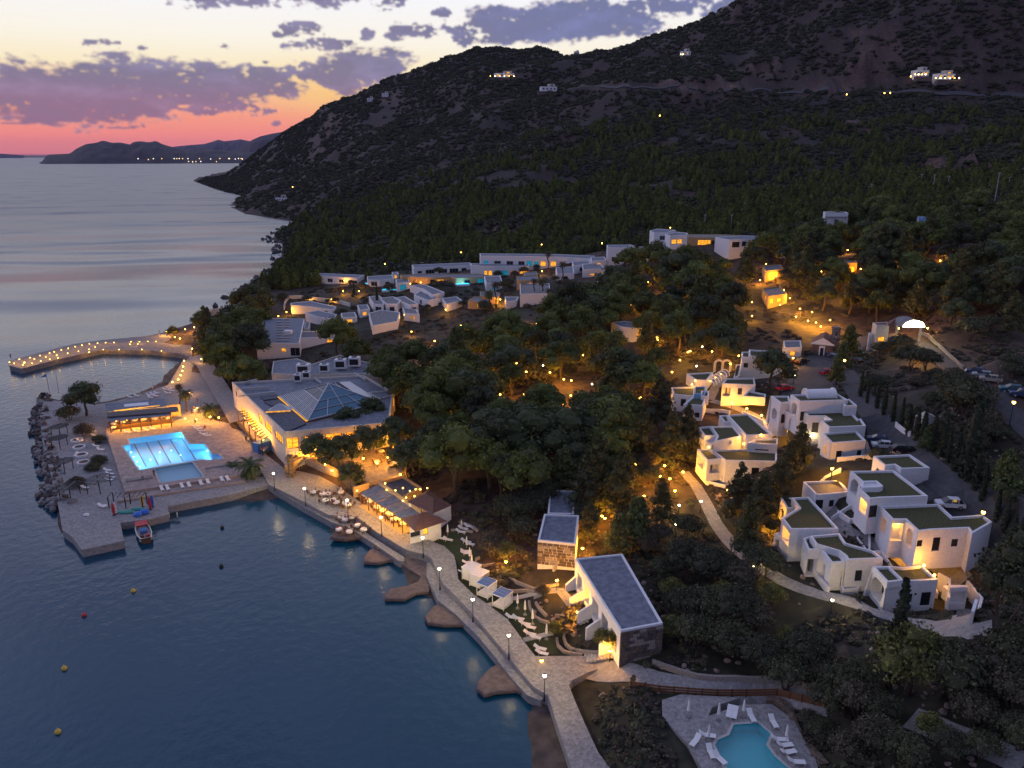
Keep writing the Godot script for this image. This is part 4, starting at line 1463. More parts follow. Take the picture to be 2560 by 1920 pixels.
# ---------------------------------------------------------------- the white villas with turf roofs
const VG := "white villas with turf roofs"
func make_villas():
	var v: Node3D
	v = house("white_villa", "long white turf-roofed villa with a rounded skylight notch, uphill in the middle of the terrace", "villa", VG, "C", [985, 60, 1365, 54, 1660, 276, 1245, 290, 1155, 300, 1050, 202, 1085, 147], 20.0, 16.6, {4: [[.4, 2.2, 0.2, 2.4, "litloggia"]], 5: [[.5, 2.4, .2, 2.6, "arch"]], 6: [[.45, 3.0, .2, 2.8, "arch"]], 3: [[.5, 1.4, 0.2, 2.2, "win"]]})
	extra_block(v, "C", [1085, 145, 1218, 142, 1272, 188, 1240, 200, 1085, 203], 20.5, 19.4, {}, null, M.white)
	v = house("white_villa", "large white turf-roofed villa with a lit porch, its roof level with the parked white car", "villa", VG, "C", [1240, 364, 1748, 344, 1872, 455, 2130, 438, 2215, 500, 2040, 600, 2005, 552, 1690, 566, 1575, 580, 1465, 478, 1350, 478], 18.6, 14.9, {8: [[.55, 1.7, .2, 3.0, "litarch"]], 7: [[.85, .9, 1.2, 2.2, "win"]], 9: [[.5, 3.6, .2, 3.0, "loggia"]], 10: [[.5, 2.6, .2, 2.7, "litloggia"]], 6: [[.3, 1.0, .8, 2.0, "win"], [.8, 1.2, .2, 2.4, "door"]]})
	v = house("white_villa", "long narrow white villa beside the stepped stone lane, dark turf roof", "villa", VG, "C", [480, 290, 632, 283, 888, 558, 470, 562, 395, 462, 545, 375], 14.6, 11.2, {3: [[.25, 3.0, .2, 2.6, "litloggia"], [.7, 3.0, .3, 2.5, "loggia"]], 4: [[.5, 2.0, .2, 2.6, "litarch"]]})
	extra_block(v, "C", [385, 290, 490, 290, 545, 372, 440, 382], 13.6, 10.0, {3: [[.5, 1.5, .5, 2.4, "win"]]})
	extra_block(v, "C", [330, 600, 400, 585, 640, 590, 620, 640, 520, 690], 11.6, 8.6, {3: [[.5, 3.0, .2, 2.3, "litloggia"]], 4: [[.5, 4.0, .3, 2.2, "litloggia"]]})
	v = house("white_villa", "white villa with a zigzag turf roof and a shaded corner loggia above the lower path", "villa", VG, "C", [640, 620, 895, 597, 950, 680, 1190, 750, 1272, 815, 962, 826, 945, 790, 890, 750, 690, 690], 14.3, 9.9, {4: [[.22, .9, 1.3, 2.5, "win"], [.62, 1.1, .8, 2.6, "door"]]})
	extra_block(v, "C", [580, 640, 640, 620, 690, 690, 890, 750, 945, 845, 825, 852, 735, 738, 620, 738], 13.6, 9.0, {4: [[.5, 2.4, .4, 3.2, "loggia"]], 5: [[.5, 5.0, .4, 3.2, "loggia"]], 6: [[.5, 2.6, .3, 3.0, "loggia"]]})
	extra_block(v, "C", [905, 1050, 1075, 1045, 1060, 1075, 920, 1092], 9.9, 8.8, {}, null, M.paving, .05)
	v = house("white_villa", "lowest white villa with sloping buttress walls and a large arched loggia facing the bay", "villa", VG, "C", [1185, 884, 1330, 880, 1440, 890, 1605, 872, 1745, 998, 1310, 1022], 13.8, 9.6, {4: [[.18, 1.5, 0.1, 2.3, "door"], [.52, .9, .9, 2.2, "win"], [.40, .35, 1.9, 2.25, "win"]], 5: [[.5, 5.2, .3, 3.4, "arch"]]})
	extra_block(v, "C", [1182, 886, 1325, 882, 1452, 1003, 1308, 1021], 14.25, 13.3, {})
	buttress(v, "C", Vector2(1310, 1022), Vector2(1225, 1238), 13.8, 9.4)
	buttress(v, "C", Vector2(1185, 886), Vector2(1095, 1118), 13.6, 9.4)
	var wing := house("white_garage", "white walled court with a dark niche at the end of the lowest villa", "outbuilding", "", "C", [1838, 1045, 1980, 1045, 2010, 1062, 1850, 1068], 12.6, 9.9, {2: [[.5, 2.4, .1, 2.0, "loggia"]]}, null, M.paving, .05)
	fence_wall("garden_wall", "white wall descending from the lowest villa beside its side court", "wall", ats("C", [1745, 1000, 1835, 1050, 1825, 1225], 10.5), 2.6, .35, M.white)
	fence_wall("garden_wall", "long white wall with ragged end closing the side court uphill of the lowest villa", "wall", ons("C", [1985, 1110, 2105, 1260, 2025, 1388]), 1.9, .35, M.white)
	for q in [[1498, 1240, "tall white gate pillar in front of the arched villa"], [1672, 1225, "tall white gate pillar beside the patio of the arched villa"]]:
		var p := on("C", q[0], q[1])
		var s := Sh.new()
		s.box(Vector3(0, .9, 0), Vector3(.42, 2.4, .42))
		var o := solo("gate_pillar", s, M.white, q[2], "pillar")
		o.position = p
	fence_wall("garden_wall", "low white patio wall under the windows of the arched villa", "wall", ons("C", [1510, 1262, 1680, 1240]), .9, .25, M.white)
	# upper row along the road
	v = house("white_villa", "white turf-roofed villa uphill of the lane, plain tall wall to the car park", "villa", VG, "B", [910, 1175, 1225, 1160, 1400, 1276, 1150, 1284, 1095, 1248, 1010, 1256], 20.6, 17.2, {4: [[.5, 1.2, .2, 2.2, "door"]], 5: [[.5, 1.0, .8, 2.0, "win"]]})
	v = house("white_villa", "white villa with a slanting buttress and two dark openings beside the white hatchback", "villa", VG, "B", [470, 978, 760, 956, 848, 1040, 552, 1062], 19.0, 14.9, {2: [[.16, .9, .9, 2.2, "win"], [.75, 1.2, .1, 2.4, "door"]], 3: [[.55, 2.2, .3, 2.6, "litarch"]]})
	buttress(v, "B", Vector2(848, 1040), Vector2(925, 1165), 19.0, 15.2)
	buttress(v, "B", Vector2(552, 1062), Vector2(512, 1185), 19.0, 15.0)
	v = house("white_villa", "broad white villa with a stepped turf roof below the barrel vault", "villa", VG, "B", [300, 785, 632, 772, 665, 806, 720, 800, 778, 855, 802, 850, 846, 913, 530, 926, 455, 868, 540, 858, 490, 828, 350, 828], 20.0, 16.2, {6: [[.9, .9, .9, 2.3, "win"]], 10: [[.5, 1.4, .2, 2.4, "door"]], 9: [[.5, 1.6, .4, 2.4, "loggia"]]})
	extra_block(v, "B", [452, 868, 500, 858, 560, 905, 530, 925], 18.6, 14.8, {3: [[.5, 1.2, .3, 2.2, "loggia"]]})
	v = house("white_villa", "white villa crowned by a long barrel vault and an open roof frame", "villa", VG, "B", [195, 644, 600, 636, 692, 690, 275, 702], 22.4, 17.6, {2: [[.9, 1.2, .6, 2.6, "win"]], 3: [[.5, 2.4, .8, 3.6, "loggia"]]})
	vault(v, "B", Vector2(322, 660), Vector2(560, 655), 22.05, 1.5, M.white)
	extra_block(v, "B", [640, 705, 700, 680, 770, 738, 665, 742], 21.8, 17.8)
	v = house("white_villa", "white villa wing with leaning walls and round-headed arches downhill of the barrel vault", "villa", VG, "B", [28, 655, 180, 655, 195, 705, 110, 715], 20.6, 15.6, {3: [[.5, 3.0, .4, 3.0, "arch"]], 2: [[.5, 1.4, .4, 2.4, "win"]]})
	extra_block(v, "B", [100, 742, 165, 738, 262, 825, 170, 800], 18.8, 15.2, {3: [[.45, 1.8, .3, 2.8, "litarch"]], 2: [[.5, 1.4, .3, 2.4, "litloggia"]]})
	buttress(v, "B", Vector2(28, 655), Vector2(-10, 830), 20.6, 15.5)
	buttress(v, "B", Vector2(110, 715), Vector2(50, 890), 20.0, 15.0)
	# left hand cluster
	v = house("white_villa", "white villa with a blue-edged roof and a plain wall behind the round pine", "villa", VG, "A", [605, 505, 850, 500, 860, 560, 572, 548], 18.0, 14.6, {2: [[.45, 1.0, .8, 2.4, "win"], [.85, 1.8, .2, 2.4, "loggia"]]})
	extra_block(v, "A", [750, 655, 800, 610, 950, 640, 945, 670], 16.4, 14.4)
	v = house("white_villa", "topmost white villa with a raised upper storey, beyond the round pine", "villa", VG, "A", [740, 275, 1025, 268, 1098, 300, 1010, 330, 742, 318], 20.6, 16.8, {3: [[.3, 1.5, .3, 2.4, "door"], [.85, 1.1, 1.0, 2.2, "win"]]})
	extra_block(v, "A", [803, 255, 1025, 268, 1018, 318, 806, 308], 21.8, 20.2, {})
	extra_block(v, "A", [755, 372, 960, 380, 830, 405, 740, 400], 17.6, 15.0)
	extra_block(v, "A", [690, 385, 740, 380, 720, 480, 680, 500], 17.0, 14.2, {3: [[.5, 1.0, .4, 2.2, "win"]]})
	v = house("white_villa", "white villa with stepped turf terraces and two roof lamps at the grove edge", "villa", VG, "A", [132, 582, 338, 574, 330, 656, 150, 640], 15.6, 12.4, {2: [[.5, 1.2, .4, 2.2, "win"]]})
	extra_block(v, "A", [320, 660, 440, 650, 405, 738, 236, 728], 15.4, 11.6, {2: [[.25, 1.0, .8, 2.0, "win"], [.78, 2.2, .2, 2.6, "litloggia"]], 3: [[.5, 1.0, 1.0, 2.0, "win"]]})
	extra_block(v, "A", [265, 462, 495, 450, 440, 520, 345, 516], 16.6, 13.8)
	extra_block(v, "A", [330, 575, 430, 572, 425, 640, 330, 636], 16.3, 14.0, {}, M.aqua_wall)
	extra_block(v, "A", [390, 612, 460, 610, 455, 660, 388, 655], 16.1, 14.0)
	v = house("white_villa", "white villa with two long dark turf strips beside the lamp-lit lane", "villa", VG, "A", [615, 820, 798, 808, 1005, 986, 778, 996], 16.4, 13.0, {2: [[.5, 1.0, .6, 2.0, "win"]]})
	extra_block(v, "A", [470, 918, 668, 914, 740, 1002, 500, 1052, 530, 1000], 15.8, 12.4, {3: [[.5, 1.2, .5, 2.2, "win"]]})
	extra_block(v, "A", [362, 925, 470, 918, 530, 1000, 420, 998], 15.5, 11.6, {3: [[.5, 1.2, .4, 2.0, "loggia"]]})
	extra_block(v, "A", [545, 825, 615, 822, 660, 876, 590, 880], 15.7, 12.6)
	v = house("white_villa", "lower white villa with an exterior stair and lit balcony, behind the tall dark pines", "villa", VG, "A", [478, 1122, 1045, 1106, 1045, 1222, 600, 1212], 13.8, 10.2, {2: [[.4, 1.4, .4, 2.2, "win"]], 3: [[.5, 1.8, .3, 2.4, "litloggia"]]})
	extra_block(v, "A", [372, 1015, 440, 1010, 500, 1062, 480, 1075], 14.4, 10.6, {3: [[.5, 1.2, .4, 2.2, "win"]]})
	extra_block(v, "A", [355, 1115, 470, 1115, 590, 1195, 440, 1210], 13.5, 9.0, {3: [[.6, 3.4, 1.6, 3.6, "litloggia"]], 2: [[.5, 2.2, 1.6, 3.4, "loggia"]]})
	extra_block(v, "A", [855, 1030, 1055, 1022, 1050, 1075, 790, 1060], 15.4, 13.0, {2: [[.5, 2.6, .9, 1.2, "win"]]})
	stairs(v, "A", Vector2(650, 1030), Vector2(530, 1085), 15.4, 13.9, 1.5, 7)
	v = house("white_terrace", "flat paved terrace roof with a tall lit lamp, between the villas", "terrace house", VG, "C", [582, 152, 890, 140, 985, 240, 770, 262, 690, 262], 15.6, 12.6, {2: [[.7, .9, .6, 1.8, "win"]], 3: [[.5, 2.0, .4, 2.0, "win"]]}, null, M.slate_dark)
	v = house("white_house", "small white gabled house half hidden under the tall pines", "house", VG, "A", [1330, 1290, 1490, 1310, 1490, 1340, 1310, 1335], 13.8, 11.0, {2: [[.3, .8, .5, 1.8, "win"], [.7, .8, .5, 1.8, "win"]]}, null, M.white)
	# dome-lit arcade on the walkway
	var arc := thing("glazed_arcade", "lamp-lit walkway canopy of glass hoops between the upper villas", "canopy", at("A", 525, 520, 15.2))
	for i in 7:
		var p := at("A", lerpf(455, 590, i / 6.0), lerpf(565, 475, i / 6.0), 15.2) - arc.position
		var ax := (at("A", 590, 475, 15.2) - at("A", 455, 565, 15.2)).normalized()
		var sd := Vector3(-ax.z, 0, ax.x)
		var hp := Sh.new()
		for k in 8:
			hp.bar(p + sd * cos(PI * k / 8) * 1.4 + Vector3.UP * sin(PI * k / 8) * 1.5, p + sd * cos(PI * (k + 1) / 8) * 1.4 + Vector3.UP * sin(PI * (k + 1) / 8) * 1.5, .16)
		part("hoop", hp, M.white, arc)
		if i < 6:
			var nx := at("A", lerpf(455, 590, (i + 1) / 6.0), lerpf(565, 475, (i + 1) / 6.0), 15.2) - arc.position
			var g := Sh.new()
			for k in 8:
				var a := sd * cos(PI * k / 8) * 1.36 + Vector3.UP * sin(PI * k / 8) * 1.46
				var b := sd * cos(PI * (k + 1) / 8) * 1.36 + Vector3.UP * sin(PI * (k + 1) / 8) * 1.46
				g.quad(p + a, nx + a, nx + b, p + b)
			part("pane", g, M.pane, arc)
			if i % 2 == 0: bulb(arc, arc.position + p.lerp(nx, .5) + Vector3.UP * .9, .18, 2.6)
	var gatearch := thing("white_arch", "small cream arched gateway at the head of the upper villa walk", "archway", at("A", 590, 440, 14.6))
	var ga := Sh.new()
	for i in 3:
		var p := at("A", [505, 570, 640][i], 445, 14.6) - gatearch.position
		ga.box(p + Vector3(0, 1.2, 0), Vector3(.5, 2.6, .5))
	for i in 2:
		var p := at("A", [505, 570][i], 445, 14.6) - gatearch.position
		var q := at("A", [570, 640][i], 445, 14.6) - gatearch.position
		for k in 8: ga.bar(p.lerp(q, .5 - .5 * cos(PI * k / 8)) + Vector3.UP * (2.2 + sin(PI * k / 8) * .9), p.lerp(q, .5 - .5 * cos(PI * (k + 1) / 8)) + Vector3.UP * (2.2 + sin(PI * (k + 1) / 8) * .9), .45)
	part("arch", ga, M.cream, gatearch)

func buttress(o: Node3D, zone: String, top: Vector2, foot: Vector2, y1: float, y0: float):
	# a wall fin that leans out from the roof corner down to its foot
	var a := at(zone, top.x, top.y, y1) - o.position
	var b := at(zone, foot.x, foot.y, y0) - o.position
	var d := Vector3(b.x - a.x, 0, b.z - a.z)
	if d.length() < .3: d = Vector3(0, 0, .6)
	var w := Vector3(-d.z, 0, d.x).normalized() * .17
	var lo := Vector3(a.x, b.y - 1.2, a.z)
	var bb := Vector3(b.x, b.y - 1.2, b.z)
	var s := Sh.new()
	a.y -= .01
	s.quad(a + w, bb + w, lo + w, lo + w)
	s.quad(a - w, lo - w, bb - w, bb - w)
	s.quad(a + w, a - w, bb - w, bb + w)
	part("buttress", s, M.white, o)

func vault(o: Node3D, zone: String, p0: Vector2, p1: Vector2, y: float, r: float, m: Material):
	var a := at(zone, p0.x, p0.y, y) - o.position
	var b := at(zone, p1.x, p1.y, y) - o.position
	var ax := (b - a).normalized()
	var sd := Vector3(-ax.z, 0, ax.x)
	var s := Sh.new()
	for k in 12:
		var u := sd * cos(PI * k / 12) * r + Vector3.UP * sin(PI * k / 12) * r
		var v := sd * cos(PI * (k + 1) / 12) * r + Vector3.UP * sin(PI * (k + 1) / 12) * r
		s.quad(a + u, b + u, b + v, a + v)
		s.tri(a, a + u, a + v)
		s.tri(b, b + v, b + u)
	part("barrel_vault", s, m, o)
	for e in [a, b]:
		var rim := Sh.new()
		for k in 12: rim.bar(e + sd * cos(PI * k / 12) * (r + .1) + Vector3.UP * sin(PI * k / 12) * (r + .1), e + sd * cos(PI * (k + 1) / 12) * (r + .1) + Vector3.UP * sin(PI * (k + 1) / 12) * (r + .1), .28)
		part("vault_rim", rim, m, o)

func stairs(o: Node3D, zone: String, top: Vector2, foot: Vector2, y1: float, y0: float, w: float, n: int, m: Material = null):
	var a := at(zone, top.x, top.y, y1) - o.position
	var b := at(zone, foot.x, foot.y, y0) - o.position
	var d := Vector3(b.x - a.x, 0, b.z - a.z)
	var turn := atan2(d.x, d.z)
	for i in n:
		var s := Sh.new()
		var t := (i + .5) / n
		var y := lerpf(a.y, b.y, t)
		s.obox(Vector3(lerpf(a.x, b.x, t), y - .35, lerpf(a.z, b.z, t)), Basis(Vector3.UP, turn), Vector3(w, .7, d.length() / n + .02))
		part("step", s, m if m else M.white, o)

# ---------------------------------------------------------------- lanes, roads, garden walls
func make_lanes():
	lane("road", ons("S", [2090, 905, 2120, 950, 2150, 990, 2185, 1040, 2240, 1100, 2290, 1150, 2350, 1200, 2410, 1255, 2460, 1300, 2500, 1345, 2545, 1400, 2640, 1480]), 5.0, M.asphalt, .22)
	lane("road", ons("S", [2090, 905, 2130, 872, 2165, 845, 2210, 838, 2255, 850]), 5.5, M.asphalt, .2)
	lane("car_park", ons("S", [2020, 985, 2040, 945, 2060, 915, 2080, 895]), 12.0, M.asphalt, .16)
	lane("road", ons("S", [2255, 852, 2290, 862, 2330, 885, 2385, 925, 2440, 970, 2500, 1015, 2560, 1060, 2640, 1130]), 5.0, M.asphalt, .2)
	lane("car_park", ons("S", [2400, 905, 2450, 940, 2520, 985, 2600, 1040]), 6.0, M.soil, .08)
	lane("car_park", ons("B", [870, 1100, 1000, 1120, 1140, 1130]), 5.0, M.soil, .08)
	lane("parking_bay", ons("C", [1560, 180, 1750, 260, 1900, 420, 2050, 430]), 4.5, M.asphalt, .08)
	lane("villa_lane", ons("C", [640, 260, 730, 360, 830, 470, 940, 570, 1040, 620, 1190, 690, 1330, 750, 1430, 830, 1560, 850, 1700, 830]), 2.6, M.paving)
	lane("villa_lane", ons("C", [1700, 830, 1800, 900, 1900, 970, 1960, 1030]), 3.0, M.paving)
	lane("villa_lane", ons("A", [480, 700, 620, 735, 760, 790, 880, 850, 960, 920, 1050, 1000]), 2.4, M.paving)
	lane("villa_lane", ons("A", [580, 480, 510, 590, 460, 690]), 2.4, M.paving)
	lane("lower_path", ons("C", [140, 880, 250, 920, 400, 1010, 560, 1080, 720, 1130, 900, 1170, 1070, 1220, 1250, 1290, 1420, 1350, 1600, 1380, 1750, 1400, 1880, 1430, 2050, 1450, 2212, 1420]), 2.2, M.paving)
	lane("lower_path", ons("C", [1880, 1430, 1960, 1350, 2010, 1260]), 2.6, M.paving, .12)
	lane("wood_path", ons("S", [1710, 1180, 1740, 1215, 1765, 1260, 1790, 1310, 1830, 1360, 1885, 1412]), 2.2, M.paving)
	lane("shore_road", ons("S", [1455, 1668, 1540, 1682, 1640, 1700, 1720, 1716, 1800, 1724, 1880, 1726, 1960, 1730, 2040, 1744, 2090, 1760]), 3.4, M.paving)
	lane("shore_road", ons("K", [1230, 1230, 1400, 1300, 1560, 1370, 1740, 1430, 1900, 1490, 2060, 1560, 2212, 1640]), 3.4, M.paving)
	lane("shore_road", ons("S", [600, 1060, 570, 1010, 545, 970, 520, 930, 490, 895]), 5.0, M.paving, .9)
	fence_wall("retaining_wall", "pale low retaining wall along the upper edge of the shore road", "wall", ons("J", [1355, 765, 1480, 810, 1600, 850, 1740, 890, 1900, 905, 2060, 905, 2212, 915]) + ons("K", [100, 910, 200, 935, 330, 975, 440, 1010]), .75, .4, M.white_stone_dim)
	fence_wall("retaining_wall", "ragged dry stone wall past the end of the pale retaining wall", "wall", ons("K", [450, 1012, 540, 1050, 620, 1080]), .8, .6, M.masonry)
	fence_wall("road_wall", "white wall stepping down from the entrance gate along the upper road", "wall", ons("B", [1330, 130, 1420, 190, 1510, 265, 1600, 350, 1690, 430]), .9, .3, M.concrete)
	fence_wall("road_wall", "short white wall among the cypresses beside the road", "wall", ons("B", [1100, 930, 1160, 980, 1225, 1015]), 1.2, .25, M.white)
	fence_wall("village_wall", "long lamp-lit cream wall below the hillside, behind the far village", "wall", ons("E", [1460, 400, 1640, 365, 1850, 330, 2050, 310, 2212, 285]) + ons("F", [340, 410, 620, 380, 800, 385, 950, 385, 1130, 385, 1380, 365]), 1.4, .4, M.cream)
	fence_wall("village_wall", "cream garden wall curving around the seaward end of the far village", "wall", ons("E", [520, 740, 530, 690, 560, 650, 640, 645, 760, 660, 900, 675, 1010, 690, 1090, 715]), 1.6, .4, M.cream)
	fence_wall("rubble_wall", "rubble stone wall curving round the far side of the lagoon pool", "wall", ons("K", [0, 1105, 70, 1105, 135, 1130, 190, 1200, 215, 1300, 270, 1420, 340, 1500, 420, 1590, 480, 1659]), .8, .9, M.masonry)
	for q in [["C", [640, 150, 760, 148, 892, 132], 14.9, "short lamp-lit white wall above the paved terrace roof"], ["C", [880, 420, 980, 525, 1090, 520], 13.2, "white planter wall round the dark bush in the middle of the villa lane"], ["C", [1050, 600, 1150, 680, 1270, 700, 1390, 780, 1440, 880], 13.9, "long white parapet snaking down the villa lane"], ["C", [1165, 420, 1175, 585, 1270, 640], 15.6, "white patio wall in front of the large villa's porch"], ["C", [835, 378, 985, 376], 14.4, "low white ledge under the paved terrace roof"],
		["C", [910, 600, 960, 650, 1180, 720, 1330, 775, 1420, 885], 14.6, "slim white kerb wall along the zigzag roof"], ["A", [1560, 1255, 1760, 1262, 1960, 1290], 15.6, "white patio wall before the villa with a slanting buttress"], ["A", [760, 740, 940, 810, 1010, 900], 14.6, "white parapet along the lamp-lit lane"], ["A", [430, 700, 560, 720, 640, 745], 14.2, "white parapet at the bend of the upper lane"], ["B", [960, 1160, 1140, 1160], 18.4, "white wall at the back of the hatchback's bay"],
		["C", [380, 480, 390, 560, 330, 600], 12.0, "white side wall of the long narrow villa"], ["C", [600, 750, 620, 860, 700, 940, 800, 1085], 10.0, "stepped white wall along the foot of the zigzag villa"], ["A", [350, 1260, 440, 1370, 600, 1430], 9.4, "white foundation wall of the balcony villa"], ["C", [1640, 870, 1745, 960, 1760, 1000], 12.0, "white kerb with two wall lamps beside the arched villa's roof"]]:
		fence_wall("villa_wall", q[3], "wall", ats(q[0], q[1], q[2]), .9, .28, M.white, "", true)
	# garden walls round the planted beds between the lawn and the stone ended bungalow
	var beds := [[[1070, 720, 1075, 690, 1100, 680], "curled stone wall round the bed by the yellow tree"], [[1075, 735, 1140, 750, 1230, 735, 1255, 790, 1290, 870, 1260, 910, 1310, 960, 1400, 970, 1500, 960, 1580, 980], "long winding stone bed wall behind the canopied day beds"],
		[[1320, 770, 1350, 840, 1420, 890, 1500, 920, 1570, 950, 1680, 930, 1780, 910], "inner stone wall of the winding path below the garden lamp"], [[1530, 1060, 1540, 1120, 1580, 1190, 1640, 1225, 1700, 1240], "bowed stone wall behind the loungers on the lawn"], [[1590, 1070, 1620, 1120, 1680, 1180], "short curved stone wall within the bowed bed"],
		[[1770, 1380, 1780, 1440, 1830, 1490, 1900, 1510, 1980, 1520], "outer rim wall of the round garden bed by the steps"], [[1840, 1290, 1830, 1370, 1850, 1430, 1900, 1470, 1990, 1490, 2100, 1500, 2200, 1490], "inner rim wall of the round garden bed by the steps"], [[1760, 1180, 1850, 1190, 1950, 1190, 2050, 1180], "stone edging in front of the bungalow walk"], [[860, 440, 950, 440, 1040, 455], "stone garden wall beyond the first loungers"], [[930, 370, 1020, 400, 1085, 445], "pale sloping garden wall beyond the taverna kitchen"]]
	for b in beds: fence_wall("garden_wall", b[1], "garden wall", ons("I", b[0]), .4, .36, M.white_stone_dim, "stone garden walls")
	# lawn
	ribbon("lawn", "I", [690, 540, 800, 600, 890, 660, 915, 760, 930, 860, 1050, 985, 1180, 1080, 1340, 1200, 1480, 1390, 1590, 1515], [900, 440, 1040, 520, 1080, 640, 1080, 760, 1230, 900, 1330, 990, 1500, 1050, 1560, 1170, 1720, 1330, 1790, 1500], M.lawn, .07)
	for q in [[1180, 1085, 1240, 1070, 1300, 1060, "first row of stepping stones across the lawn"], [1380, 1030, 1480, 1010, 1580, 985, "stepping stones climbing from the lawn into the beds"], [1495, 1385, 1590, 1360, 1720, 1330, "stepping stones between the last loungers"]]:
		var pts := ons("I", [q[0], q[1], q[2], q[3], q[4], q[5]])
		var o := thing("stepping_stones", q[6], "path", pts[0])
		for i in 14:
			var t := i / 13.0 * 2.0
			var p: Vector3 = pts[int(minf(t, 1.0))].lerp(pts[int(minf(t, 1.0)) + 1], t - int(minf(t, 1.0)))
			var s := Sh.new()
			p.y = ht(p.x, p.z) + .1
			s.box(p - o.position, Vector3(.42, .12, .95), rng.randf() * .3 + .2)
			part("stone", s, M.white_stone, o)
	var st := thing("garden_steps", "lamp-lit railway-sleeper steps rising from the junction to the bungalow", "steps", on("J", 790, 715))
	var pa := on("J", 770, 715)
	var pb := on("J", 1010, 665)
	for i in 9:
		var s := Sh.new()
		var p := pa.lerp(pb, i / 8.0)
		p.y = ht(p.x, p.z) + .16
		s.obox(p - st.position, Basis(Vector3.UP, atan2((pb - pa).x, (pb - pa).z)), Vector3(2.6, .22, .4))
		part("step", s, M.white_stone, st)
	var st2 := thing("garden_steps", "pale steps on the path between the round bed and the bungalow walk", "steps", on("I", 1830, 1260))
	pa = on("I", 1830, 1270)
	pb = on("I", 2030, 1200)
	for i in 8:
		var s := Sh.new()
		var p := pa.lerp(pb, i / 7.0)
		p.y = ht(p.x, p.z) + .16
		s.obox(p - st2.position, Basis(Vector3.UP, atan2((pb - pa).x, (pb - pa).z)), Vector3(2.0, .22, .4))
		part("step", s, M.white_stone, st2)
	lane("garden_path", ons("I", [1570, 1000, 1700, 960, 1800, 960, 1870, 1040, 1930, 1130]), 1.6, M.paving)
	# wooden fence with posts and rails
	var fp := ons("J", [1165, 975, 1280, 990, 1410, 1010, 1535, 1020, 1655, 1028, 1780, 1038, 1910, 1045, 2035, 1045, 2160, 1045]) + ons("K", [75, 1040, 185, 1065, 290, 1095, 400, 1120, 500, 1145, 580, 1160])
	var fe := thing("wooden_fence", "orange-brown post and rail fence above the lagoon pool", "fence", fp[0])
	for i in fp.size():
		var s := Sh.new()
		var p: Vector3 = fp[i] - fe.position
		s.box(p + Vector3(0, .5, 0), Vector3(.16, 1.35, .16))
		part("post", s, M.wood, fe)
		if i < fp.size() - 1:
			var q: Vector3 = fp[i + 1] - fe.position
			for k in 3:
				var b := Sh.new()
				b.bar(p + Vector3(0, .28 + k * .36, 0), q + Vector3(0, .28 + k * .36, 0), .06, .26)
				part("rail", b, M.fence, fe)
	# the road across the mountain
	var pts := []
	for x in [1500, 1576, 1660, 1730, 1830, 1920, 2008, 2111, 2250, 2400, 2504, 2600]:
		pts.append(on("S", x, lerpf(219, 240, (x - 1576.0) / 930.0) - (3 if x > 2200 else 0)))
	lane("mountain_road", pts, 5.0, M.asphalt, .9)

